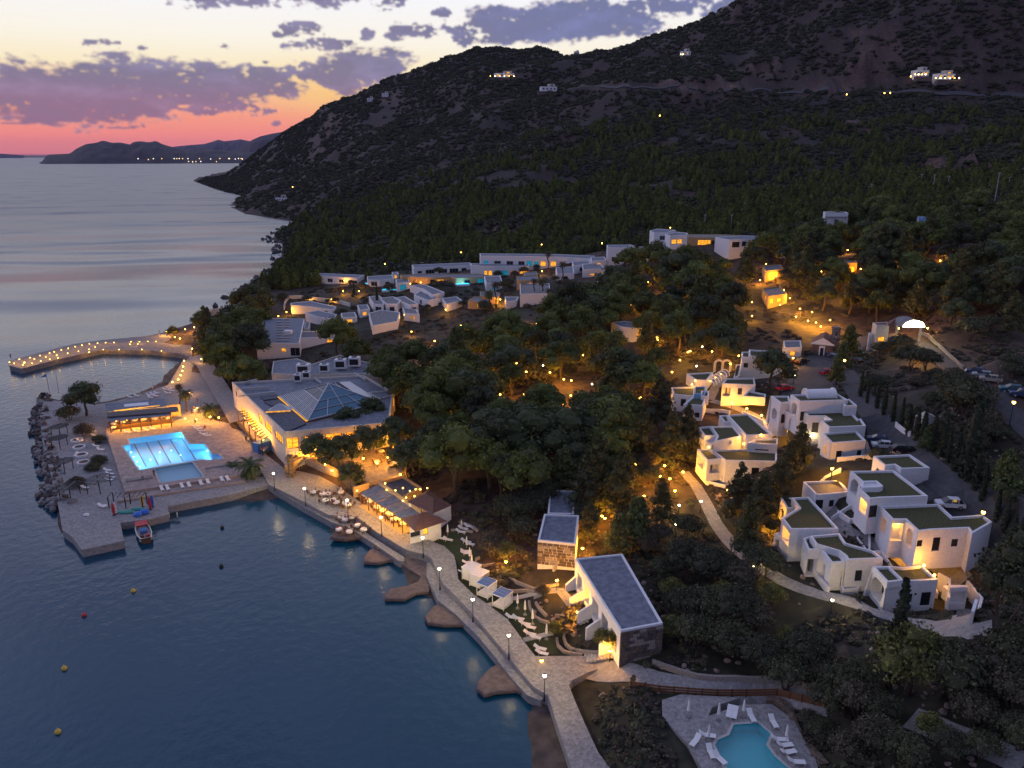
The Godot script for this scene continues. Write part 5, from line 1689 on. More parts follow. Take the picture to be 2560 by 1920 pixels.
# ---------------------------------------------------------------- the restaurant under the glass pyramid
func make_restaurant():
	var Y := 10.4
	var o := house("restaurant_building", "large flat-roofed restaurant building crowned by a slatted glass pyramid, by the pool", "restaurant", "", "H", [345, 122, 1480, 62, 1740, 200, 1700, 470, 795, 552], Y, 2.3, {
		4: [[.10, 6.0, 4.3, 6.3, "lit"], [.28, 5.4, 4.3, 6.3, "lit"], [.42, 3.0, 4.3, 6.5, "lit"], [.54, 3.8, 1.2, 3.6, "lit"], [.66, 3.8, 1.2, 3.6, "lit"], [.78, 3.8, 1.2, 3.6, "lit"], [.92, 1.2, 5.0, 6.4, "win"]],
		3: [[.985, .2, .1, .2, "win"], [.93, 2.6, 4.0, 6.6, "lit"], [.84, 3.6, 4.0, 6.6, "lit"], [.74, 3.6, 4.0, 6.6, "lit"], [.64, 3.6, 4.0, 6.6, "lit"], [.54, 3.6, 4.0, 6.6, "lit"], [.44, 3.6, 4.0, 6.6, "lit"], [.34, 3.6, 4.0, 6.6, "lit"], [.24, 3.6, 4.0, 6.6, "lit"], [.14, 3.6, 4.0, 6.6, "lit"]]}, M.cream, M.slate, .6)
	var c := o.position
	# small ground-floor windows in a white surround at the corner
	for i in 5:
		var a := at("H", 795, 552, Y)
		var b := at("H", 1700, 470, Y)
		var d := (b - a).normalized()
		var nrm := Vector3(-d.z, 0, d.x)
		var p := a + d * (1.3 + i * 1.55) + nrm * .06
		p.y = 4.6
		var s := Sh.new()
		s.obox(p - c, Basis(d, Vector3.UP, nrm), Vector3(1.25, 1.9, .12))
		var w := part("window", s, M.white, o)
		var g := Sh.new()
		g.obox(p - c + nrm * .05, Basis(d, Vector3.UP, nrm), Vector3(.75, 1.35, .06))
		part("pane", g, M.lit_dim, w)
	# recessed dark lower roofs
	for q in [[[650, 400, 905, 372, 985, 470, 800, 545], "roof_well"], [[590, 235, 735, 215, 750, 250, 620, 268], "roof_well"], [[620, 280, 745, 262, 800, 300, 690, 318], "roof_well"]]:
		var poly := plan("H", q[0], Y)
		var s := Sh.new()
		for i in poly.size(): poly[i] -= Vector2(c.x, c.z)
		s.prism(poly, Y - c.y - .5, Y - c.y - .25)
		part(q[1], s, M.slate_dark, o)
	for q in [[375, 185, 660, 165], [400, 245, 720, 210], [1050, 85, 1120, 130], [1400, 45, 1500, 100], [440, 130, 560, 100]]:
		var s := Sh.new()
		s.bar(at("H", q[0], q[1], Y) - c, at("H", q[2], q[3], Y) - c, .35, .5)
		part("roof_kerb", s, M.white_stone, o)
	# the pyramid
	var A := at("H", 755, 245, Y) - c
	var B := at("H", 1000, 452, Y) - c
	var C := at("H", 1640, 300, Y) - c
	var D := A + C - B
	var top := (A + C) / 2 + Vector3(0, 4.3, 0)
	var hips := Sh.new()
	for p in [A, B, C, D]: hips.bar(p, top, .28)
	for e in [[A, B], [B, C], [C, D], [D, A]]: hips.bar(e[0], e[1], .3)
	part("pyramid_frame", hips, M.steel, o)
	var faces := [[A, B], [B, C], [C, D], [D, A]]
	for f in 4:
		var p: Vector3 = faces[f][0]
		var q: Vector3 = faces[f][1]
		for k in range(1, 4):
			var m := Sh.new()
			var t := k / 4.0
			m.bar(p.lerp(top, t), q.lerp(top, t), .16)
			var u := p.lerp(q, t)
			m.bar(u, u.lerp(top, 1.0 - 2.0 * absf(t - .5)).lerp(u, 0.0) if t != .5 else top, .16)
			part("pyramid_bar", m, M.steel, o)
		var pane := Sh.new()
		pane.quad(p.lerp(top, .5), q.lerp(top, .5), top, top)
		part("glass_pane", pane, M.glassdark if f != 1 else M.blue_glass, o)
		var low := Sh.new()
		low.quad(p - Vector3(0, .12, 0), q - Vector3(0, .12, 0), q.lerp(top, .5) - Vector3(0, .12, 0), p.lerp(top, .5) - Vector3(0, .12, 0))
		part("glass_pane", low, M.glassdark if f == 0 else M.blue_glass, o)
		if f != 1:
			for k in 15:
				var sl := Sh.new()
				var t := (k + .5) / 30.0 * 1.0
				sl.bar(p.lerp(top, t) + Vector3(0, .1, 0), q.lerp(top, t) + Vector3(0, .1, 0), .26, .05)
				part("slat", sl, M.steel, o)
	# lit eaves under the pyramid's front edge
	for e in [[A, B, .35], [B, C, .2]]:
		var s := Sh.new()
		s.bar(e[0] + Vector3(0, -.05, 0) + Vector3(-.3, 0, .3), e[1] + Vector3(-.3, -.05, .3), .12, .25)
		part("eaves_light", s, M.lit_warm, o)
	# little slatted side lantern and bright stair head
	var sl := Sh.new()
	var p0 := at("H", 640, 385, Y) - c
	var p1 := at("H", 850, 375, Y) - c
	var pt := (p0 + p1) / 2 + Vector3(0, 1.8, -1.5)
	sl.tri(p0, pt, p1)
	sl.tri(p0, p0 + Vector3(0, 0, -3), pt)
	sl.tri(p1, pt, p1 + Vector3(0, 0, -3))
	part("roof_lantern", sl, M.steel, o)
	var glowbar := Sh.new()
	glowbar.bar(p0 + Vector3(0, .15, .1), p1 + Vector3(0, .15, .1), .1, .3)
	part("lit_window", glowbar, M.lit, o)
	# terrace pergola on the seaward side, lamp-lit from below
	var per := thing("terrace_pergola", "slatted pergola over the glowing side terrace of the restaurant", "pergola", at("H", 520, 520, 3.0))
	var q0 := at("H", 395, 380, 6.2) - per.position
	var q1 := at("H", 600, 625, 6.2) - per.position
	var w0 := at("H", 460, 370, 6.2) - per.position
	var w1 := at("H", 655, 590, 6.2) - per.position
	for k in 13:
		var s := Sh.new()
		s.bar(q0.lerp(q1, k / 12.0), w0.lerp(w1, k / 12.0), .2, .14)
		part("slat", s, M.metal, per)
	for k in 5:
		var s := Sh.new()
		var p := q0.lerp(q1, k / 4.0)
		s.bar(p, Vector3(p.x, -.6, p.z), .2)
		part("post", s, M.wood, per)
	var fl := Sh.new()
	var fy := 3.4 - per.position.y
	fl.quad(Vector3(q0.x, fy, q0.z), Vector3(q1.x, fy, q1.z), Vector3(w1.x, fy, w1.z), Vector3(w0.x, fy, w0.z))
	part("deck", fl, M.deck, per)
	for k in 5:
		var p := q0.lerp(q1, (k + .5) / 5.0).lerp(w0.lerp(w1, (k + .5) / 5.0), .6)
		bulb(per, per.position + Vector3(p.x, 2.0, p.z), .16, 26.0)
	fence_wall("terrace_wall", "dark stone wall under the side terrace of the restaurant", "wall", ats("H", [385, 480, 520, 640, 560, 690], 2.0), 1.4, .5, M.masonry, "", false)
	var box := Sh.new()
	box.box(Vector3(0, 1.2, 0), Vector3(4.2, 2.6, 2.2), .9)
	var bo := solo("blue_kiosk", box, M.blue_cloth, "dark blue boxed kiosk at the foot of the side terrace", "kiosk")
	bo.position = at("H", 615, 715, 2.1)
	# terrace under the trees
	slab("dining_terrace", "H", [800, 855, 960, 770, 1100, 830, 1240, 880, 1400, 900, 1500, 980, 1990, 900, 1900, 620, 1500, 600, 1000, 640, 800, 770], 4.2, 1.0, M.deck, false)
	fence_wall("terrace_wall", "stone wall of the dining terrace along the upper promenade", "wall", ats("H", [875, 870, 960, 815, 1090, 850, 1140, 900, 1300, 980, 1420, 1080], 2.0), 2.6, .5, M.masonry, "", false)
	var stone := Sh.new()
	stone.tube(Vector3(0, 0, 0), Vector3(0, 4.6, 0), .75, .62, 4, true)
	stone.box(Vector3(0, .35, 0), Vector3(1.7, .7, 1.7))
	stone.box(Vector3(0, 4.7, 0), Vector3(1.2, .5, 1.2))
	var py := solo("stone_pillar", stone, M.masonry, "tall weathered stone pillar on the paving beside the restaurant stairs", "pillar")
	py.position = at("H", 858, 935, 2.08)
	var st := thing("outside_stairs", "pale balustraded stairs beside the stone pillar", "stairs", at("H", 900, 870, 2.08))
	for i in 9:
		var s := Sh.new()
		s.box(Vector3(.28 * i, .22 * i + .1, -.30 * i), Vector3(2.6, .24 + .44 * 0, .55), .75)
		part("step", s, M.white_stone, st)
	for k in 2:
		var s := Sh.new()
		var off := Vector3(-1.0, 0, -.95) * (1 if k else -1)
		s.bar(off + Vector3(0, .9, 0), off + Vector3(2.3, 2.9, -2.5), .12)
		for i in 6: s.bar(off + Vector3(.46 * i, .36 * i, -.5 * i), off + Vector3(.46 * i, .9 + .4 * i, -.5 * i), .08)
		part("railing", s, M.white_stone, st)
	# machinery on the back roof
	house("kitchen_wing", "low slate-grey kitchen wing behind the restaurant roof", "building", "", "E", [425, 1185, 630, 1160, 760, 1210, 1000, 1130, 1150, 1170, 1330, 1215, 1400, 1300, 1000, 1290, 620, 1300, 410, 1290], 10.0, 5.0, {}, M.cream, M.slate, .3)
	var units := [[690, 1262, 3.6, 2.4, "ventilation unit with a dark open front, on the kitchen wing"], [870, 1255, 2.6, 2.2, "boxy ventilation unit in the middle of the kitchen wing roof"], [1010, 1225, 3.2, 2.6, "white cooling unit with dark grilles, inner one of the pair on the kitchen wing"], [1130, 1205, 3.2, 2.6, "white cooling unit with dark grilles, outer one of the pair on the kitchen wing"], [715, 1310, 2.0, 1.8, "pinkish duct box at the edge of the kitchen wing"], [640, 1340, 1.8, 2.0, "small white duct box over the restaurant roof"]]
	for u in units:
		var p := at("E", u[0], u[1] + 20, 10.2)
		var n := thing("ventilation_unit", u[4], "ventilation unit", p, 0, "ventilation units")
		var s := Sh.new()
		s.box(Vector3(0, u[3] / 2 + .1, 0), Vector3(u[2], u[3], u[2] * .7))
		part("housing", s, M.white, n)
		var g := Sh.new()
		g.box(Vector3(0, u[3] / 2 + .1, u[2] * .35), Vector3(u[2] * .8, u[3] * .65, .06))
		part("grille", g, M.dark, n)
		var f := Sh.new()
		f.tube(Vector3(0, u[3] + .1, 0), Vector3(0, u[3] + .3, 0), u[2] * .25, u[2] * .25, 10, true)
		part("fan", f, M.dark, n)
	var lw := house("glazed_wing", "bright glazed wing under a tiled canopy at the inland side of the restaurant", "building", "", "E", [1240, 1455, 1470, 1430, 1475, 1470, 1340, 1510], 10.2, 6.0, {2: [[.5, 5.0, .8, 3.2, "lit"]], 3: [[.5, 4.0, .8, 3.2, "lit"]]}, M.cream, M.slate)
	var cn := thing("tiled_canopy", "low hipped tile canopy beside the glazed wing", "canopy", at("E", 1580, 1460, 9.4))
	hip_roof(cn, plan("E", [1470, 1435, 1580, 1420, 1700, 1480, 1560, 1500], 9.4), 9.4, 1.0, M.tile_roof)
	for k in 2:
		var s := Sh.new()
		s.bar(at("E", [1500, 1640][k], [1450, 1480][k], 9.4) - cn.position, at("E", [1500, 1640][k], [1450, 1480][k], 9.4) - cn.position - Vector3(0, 3.4, 0), .3)
		part("post", s, M.wood, cn)
	# bar pavilion beyond the pool
	var bar := thing("pool_bar", "open timber bar pavilion glowing orange beyond the pool, blue-grey banded roof", "bar", at("D", 1200, 1440, 2.4))
	var by := 5.8
	var strips := [[[905, 1275, 1420, 1232, 1440, 1300, 920, 1345], M.slate, 0.0], [[920, 1352, 1530, 1300, 1545, 1340, 925, 1388], M.wood_grey, .25], [[925, 1392, 1470, 1338, 1480, 1370, 940, 1425], M.slate, -.2]]
	for s3 in strips:
		var poly := plan("D", s3[0], by + s3[2])
		var s := Sh.new()
		for i in poly.size(): poly[i] -= Vector2(bar.position.x, bar.position.z)
		s.prism(poly, by + s3[2] - .25 - bar.position.y, by + s3[2] - bar.position.y, true, true)
		part("roof", s, s3[1], bar)
	var sk := Sh.new()
	sk.prism(rel(plan("D", [1070, 1280, 1280, 1262, 1285, 1285, 1075, 1302], by + .1), bar), by - bar.position.y, by + .1 - bar.position.y)
	part("skylight", sk, M.white, bar)
	var gl := Sh.new()
	gl.bar(at("D", 985, 1338, by + .1) - bar.position, at("D", 1380, 1292, by + .1) - bar.position, .3, .2)
	part("light_strip", gl, M.lit_dim, bar)
	for k in 7:
		var s := Sh.new()
		var p := at("D", lerpf(945, 1470, k / 6.0), lerpf(1425, 1372, k / 6.0), by - .2) - bar.position
		s.bar(p, Vector3(p.x, 0, p.z), .22)
		part("post", s, M.wood, bar)
	var bw := Sh.new()
	bw.bar(at("D", 930, 1420, 4.0) - bar.position + Vector3(0, 0, -3), at("D", 1520, 1360, 4.0) - bar.position + Vector3(0, 0, -3), .3, 3.2)
	part("back_wall", bw, M.orange_wall, bar)
	for k in 6:
		var p := at("D", lerpf(985, 1440, k / 5.0), lerpf(1440, 1385, k / 5.0), 4.9)
		bulb(bar, p + Vector3(0, 0, -1.2), .15, 28.0)
	var ct := Sh.new()
	ct.bar(at("D", 960, 1500, 2.9) - bar.position + Vector3(0, 0, -1.5), at("D", 1470, 1440, 2.9) - bar.position + Vector3(0, 0, -1.5), .7, 1.1)
	part("counter", ct, M.wood, bar)

func rel(p: PackedVector2Array, o: Node3D) -> PackedVector2Array:
	var r := PackedVector2Array()
	for q in p: r.append(q - Vector2(o.position.x, o.position.z))
	return r

func hip_roof(o: Node3D, poly: PackedVector2Array, y: float, rise: float, m: Material, called := "roof"):
	# four-sided hipped roof with tile courses: each course is a lapped band of its own height
	var p := []
	for q in poly: p.append(Vector3(q.x, y, q.y) - o.position)
	var l0: float = p[0].distance_to(p[1]) + p[2].distance_to(p[3])
	var l1: float = p[1].distance_to(p[2]) + p[3].distance_to(p[0])
	var r0: Vector3
	var r1: Vector3
	if l0 > l1:
		r0 = (p[0] + p[3]) / 2
		r1 = (p[1] + p[2]) / 2
	else:
		r0 = (p[0] + p[1]) / 2
		r1 = (p[2] + p[3]) / 2
	var in_ := minf(l0, l1) / 4.0
	var d := (r1 - r0).normalized()
	var len_ := r0.distance_to(r1)
	in_ = minf(in_, len_ * .48)
	r0 += d * in_ + Vector3.UP * rise
	r1 -= d * in_ - Vector3.UP * rise
	var top := [r0, r1, r1, r0] if l0 > l1 else [r0, r0, r1, r1]
	var s := Sh.new()
	for i in 4:
		var j := (i + 1) % 4
		var n := 7
		for k in n:
			var a: Vector3 = p[i].lerp(top[i], float(k) / n)
			var b: Vector3 = p[j].lerp(top[j], float(k) / n)
			var e: Vector3 = p[j].lerp(top[j], float(k + 1) / n)
			var f: Vector3 = p[i].lerp(top[i], float(k + 1) / n)
			var up := Vector3(0, .05, 0)
			s.quad(a + up, b + up, e, f)
			s.quad(a, b, b + up, a + up)
	part(called, s, m, o)
	var rg := Sh.new()
	rg.bar(r0, r1, .22)
	for i in 4: rg.bar(p[i], top[i], .18)
	part("ridge", rg, m, o)

# ---------------------------------------------------------------- taverna, bungalows, hall
func make_low_buildings():
	var t := thing("seaside_taverna", "open seaside taverna under a dark blue canvas awning, glowing yellow inside", "taverna", at("H", 1650, 1230, 2.1))
	var c := t.position
	var a0 := at("H", 1455, 1075, 5.0) - c
	var a1 := at("H", 1815, 1308, 5.0) - c
	var b0 := at("H", 1615, 1002, 5.6) - c
	var b1 := at("H", 1985, 1258, 5.6) - c
	for k in 5:
		var s := Sh.new()
		var u0 := k / 5.0 + .006
		var u1 := (k + 1) / 5.0 - .006
		var sag := Vector3(0, -.12, 0)
		s.quad(a0.lerp(a1, u0), a0.lerp(a1, (u0 + u1) / 2) + sag, b0.lerp(b1, (u0 + u1) / 2) + sag, b0.lerp(b1, u0))
		s.quad(a0.lerp(a1, (u0 + u1) / 2) + sag, a0.lerp(a1, u1), b0.lerp(b1, u1), b0.lerp(b1, (u0 + u1) / 2) + sag)
		part("awning", s, M.slate, t)
	for k in 6:
		var s := Sh.new()
		var p := a0.lerp(a1, k / 5.0)
		s.bar(p, Vector3(p.x, -.1, p.z), .14)
		s.bar(p + Vector3(0, -.02, 0), b0.lerp(b1, k / 5.0) + Vector3(0, -.02, 0), .1)
		part("post", s, M.wood, t)
	var fl := Sh.new()
	var f0 := at("H", 1445, 1085, 2.2) - c
	f0 = Vector3(a0.x, .12, a0.z)
	fl.quad(f0 + Vector3(-.4, 0, .4), Vector3(a1.x - .4, .12, a1.z + .4), Vector3(b1.x, .12, b1.z), Vector3(b0.x, .12, b0.z))
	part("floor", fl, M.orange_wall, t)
	var bw := Sh.new()
	bw.bar(Vector3(b0.x, 2.2, b0.z), Vector3(b1.x, 2.2, b1.z), .25, 4.2)
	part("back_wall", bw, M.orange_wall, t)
	var st := Sh.new()
	st.bar(b0 + Vector3(.1, .5, -.1), b1 + Vector3(.1, .5, -.1), .16, .3)
	part("light_strip", st, M.lit, t)
	for k in 6:
		bulb(t, c + a0.lerp(a1, (k + .5) / 6.0).lerp(b0.lerp(b1, (k + .5) / 6.0), .45) + Vector3(0, -.9, 0), .14, 26.0)
	for k in 4:
		bulb(t, c + b0.lerp(b1, (k + .5) / 4.0) + Vector3(.25, .75, -.3), .14, 1.8)
	var lw := Sh.new()
	lw.bar(at("H", 1395, 1075, 3.2) - c, at("H", 1530, 1035, 3.2) - c, .3, 2.4)
	part("side_wall", lw, M.orange_wall, t)
	bulb(t, at("H", 1440, 1050, 4.6) + Vector3(-.2, 0, .6), .14, 4.0)
	var kt := house("taverna_kitchen", "white taverna kitchen with a hipped tile roof and a lit serving window", "building", "", "H", [1880, 1395, 2055, 1352, 2150, 1330, 2085, 1290, 1890, 1330], 5.0, 2.2, {0: [[.28, 2.0, 1.0, 2.1, "glass"], [.78, 1.0, 1.0, 2.2, "lit"]], 4: [[.5, 2.0, 1.0, 2.0, "lit"]]}, M.white, M.tile_roof, .1)
	hip_roof(kt, plan("H", [1808, 1305, 1930, 1415, 2200, 1325, 2060, 1248], 5.1), 5.1, 1.6, M.tile_roof)
	var st2 := house("taverna_store", "taverna store with a broad plain tile roof behind the kitchen", "building", "", "I", [490, 190, 655, 95, 855, 215, 700, 285], 6.4, 3.2, {1: [[.5, 1.0, .6, 2.0, "win"]]}, M.white, M.tile_roof, .05)
	hip_roof(st2, plan("I", [480, 192, 655, 88, 862, 218, 700, 292], 6.45), 6.45, 1.3, M.tile_roof)
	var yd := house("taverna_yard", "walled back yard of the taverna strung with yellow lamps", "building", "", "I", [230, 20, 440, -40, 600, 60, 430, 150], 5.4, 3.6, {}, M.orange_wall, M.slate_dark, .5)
	for q in [[300, 85], [440, 70], [500, 95], [550, 80], [590, 80], [440, 180], [540, 140], [650, 70]]:
		bulb(yd, at("I", q[0], q[1], 5.9), .14, 2.6)
	# stone ended bungalows
	var b1b := house("stone_bungalow", "narrow flat-roofed bungalow with a rubble stone end wall, uphill of the lawn", "bungalow", "stone ended bungalows", "I", [1605, 518, 1660, 292, 1962, 305, 1932, 552], 9.0, 5.2, {2: [[.5, 1.0, .2, 2.2, "door"]]}, M.white, M.slate, .3)
	extra_block(b1b, "I", [1690, 288, 1708, 88, 1935, 88, 1918, 292], 8.6, 5.4, {}, M.white, M.slate, .3)
	end_stone(b1b, "I", Vector2(1605, 518), Vector2(1932, 552), 8.6, 4.6, 26, 8)
	var b2 := house("stone_bungalow", "long flat-roofed bungalow with white party walls and a dark stone end wall, above the junction", "bungalow", "stone ended bungalows", "S", [1438, 1396, 1556, 1384, 1657, 1557, 1551, 1577], 9.0, 4.4, {3: [[.12, 2.4, .2, 3.0, "loggia"], [.30, 2.6, .2, 3.0, "loggia"], [.5, 2.6, .2, 3.0, "loggia"], [.70, 2.6, .2, 3.0, "loggia"], [.88, 2.2, .2, 3.0, "loggia"]]}, M.white, M.slate, .25)
	end_stone(b2, "S", Vector2(1551, 1577), Vector2(1657, 1557), 8.7, 3.4, 22, 11)
	var e0 := at("S", 1438, 1396, 9.0) - b2.position
	var e1 := at("S", 1551, 1577, 9.0) - b2.position
	var ed := (e1 - e0).normalized()
	var en := Vector3(ed.z, 0, -ed.x)
	if en.x > 0: en = -en
	for k in 5:
		var p := e0.lerp(e1, [.02, .22, .42, .62, .82][k])
		var s := Sh.new()
		var w := ed * .16
		var o3: Vector3 = en * [1.6, 2.2, 2.2, 2.2, 1.6][k]
		var hi := p + Vector3(0, -2.9, 0)
		var lo := p + o3 + Vector3(0, -4.2, 0)
		var fo := p + o3 + Vector3(0, -6.2, 0)
		var fi := p + Vector3(0, -6.2, 0)
		s.quad(hi + w, lo + w, fo + w, fi + w)
		s.quad(hi - w, fi - w, fo - w, lo - w)
		s.quad(hi + w, hi - w, lo - w, lo + w)
		s.quad(lo + w, lo - w, fo - w, fo + w)
		part("party_wall", s, M.white, b2)
	var ramp := fence_wall("stair_wall", "leaning stone stair wall between the two stone ended bungalows", "wall", ons("I", [1740, 790, 1800, 740, 1870, 690, 1910, 680]), 1.2, .35, M.white_stone)
	# slate roofed hall and its annex
	var hall := house("slate_hall", "slate-roofed hall with rows of small skylights above the pool bay", "hall", "", "E", [328, 812, 696, 818, 652, 1030, 278, 1028], 9.2, 4.6, {2: [[.38, 1.6, 1.6, 2.8, "lit"], [.1, 3.2, .2, 3.0, "glass"]]}, M.white, M.slate, .1)
	for k in 18:
		var s := Sh.new()
		var p := at("E", [478, 542][k % 2], 822 + int(k / 2) * 23, 9.35)
		s.box(p - hall.position, Vector3(1.9, .35, .7))
		part("skylight", s, M.white_stone, hall)
	var sk := Sh.new()
	sk.box(at("E", 555, 935, 9.6) - hall.position, Vector3(2.6, 1.2, 2.4))
	part("roof_box", sk, M.white, hall)
	var an := house("hall_annex", "lilac-walled annex of the hall with a pair of yellow-lit windows", "building", "", "E", [648, 930, 985, 918, 958, 972, 660, 985], 9.0, 5.2, {2: [[.16, 1.9, .8, 2.8, "lit"], [.30, 1.9, .8, 2.8, "lit"]]}, M.white, M.slate_dark, .2)
	house("flat_pavilion", "small flat pavilion with an orange-lit side, inland of the slate hall", "building", "", "E", [700, 845, 745, 848, 735, 905, 690, 900], 8.6, 5.4, {2: [[.5, 2.0, .4, 1.8, "lit"]]}, M.cream, M.slate)
	# terrace over the sea beyond the jetty tree
	var pe := thing("sea_pergola", "pale slatted pergola house jutting over the sea beyond the jetty", "pergola", at("D", 1900, 560, 2.0))
	var pq := [at("D", 1805, 465, 7.0), at("D", 1955, 445, 7.0), at("D", 2060, 452, 7.0), at("D", 2030, 500, 7.0)]
	for k in 10:
		var s := Sh.new()
		s.bar(at("D", 1805, 462 + k * 6.5, 7.4 - k * .45) - pe.position, at("D", 1953, 446 + k * 6.5, 7.4 - k * .45) - pe.position, .1, .22)
		part("slat", s, M.white_stone, pe)
		var s2 := Sh.new()
		s2.bar(at("D", 1955, 446 + k * 6.5, 7.4 - k * .45) - pe.position, at("D", 2060, 456 + k * 6.5, 7.4 - k * .45) - pe.position, .1, .22)
		part("slat", s2, M.white_stone, pe)
	var df := Sh.new()
	df.prism(rel(plan("D", [1730, 575, 1800, 560, 2040, 530, 2060, 590, 1760, 600], 3.0), pe), -1.5, 1.0)
	part("deck", df, M.concrete, pe)
	for k in 4:
		var s := Sh.new()
		var p := at("D", [1735, 1805, 1955, 2050][k], [560, 560, 545, 545][k], 3.0) - pe.position
		s.bar(p, p + Vector3(0, 4.2, 0), .18)
		part("post", s, M.white_stone, pe)
	var ro := Sh.new()
	ro.prism(rel(plan("D", [1730, 512, 1800, 492, 1820, 505, 1810, 520], 6.0), pe), 3.9, 4.1, true, true)
	part("canopy", ro, M.slate, pe)

func end_stone(o: Node3D, zone: String, p0: Vector2, p1: Vector2, y1: float, y0: float, nx: int, ny: int):
	# rubble facing laid stone by stone on the end wall
	var a := at(zone, p0.x, p0.y, y1 + .3) - o.position
	var b := at(zone, p1.x, p1.y, y1 + .3) - o.position
	a.y = 0
	b.y = 0
	var d := (b - a).normalized()
	var nrm := Vector3(-d.z, 0, d.x)
	var l := a.distance_to(b)
	var back := Sh.new()
	back.bar(a + nrm * .08 + Vector3(0, (y0 + y1) / 2 - o.position.y, 0), b + nrm * .08 + Vector3(0, (y0 + y1) / 2 - o.position.y, 0), .1, y1 - y0)
	part("mortar", back, M.soil, o)
	var mats := [M.masonry, M.platform, M.white_stone_dim, M.rock]
	for j in ny:
		var u := 0.0
		while u < l - .1:
			var w := minf(rng.randf_range(.55, 1.5), l - u)
			var h := (y1 - y0) / ny
			var s := Sh.new()
			s.obox(a + d * (u + w / 2) + nrm * (.13 + rng.randf() * .06) + Vector3(0, y0 + (j + .5) * h - o.position.y, 0), Basis(d, Vector3.UP, nrm), Vector3(w - .06, h - .05, .16))
			part("stone", s, mats[rng.randi() % 4], o)
			u += w

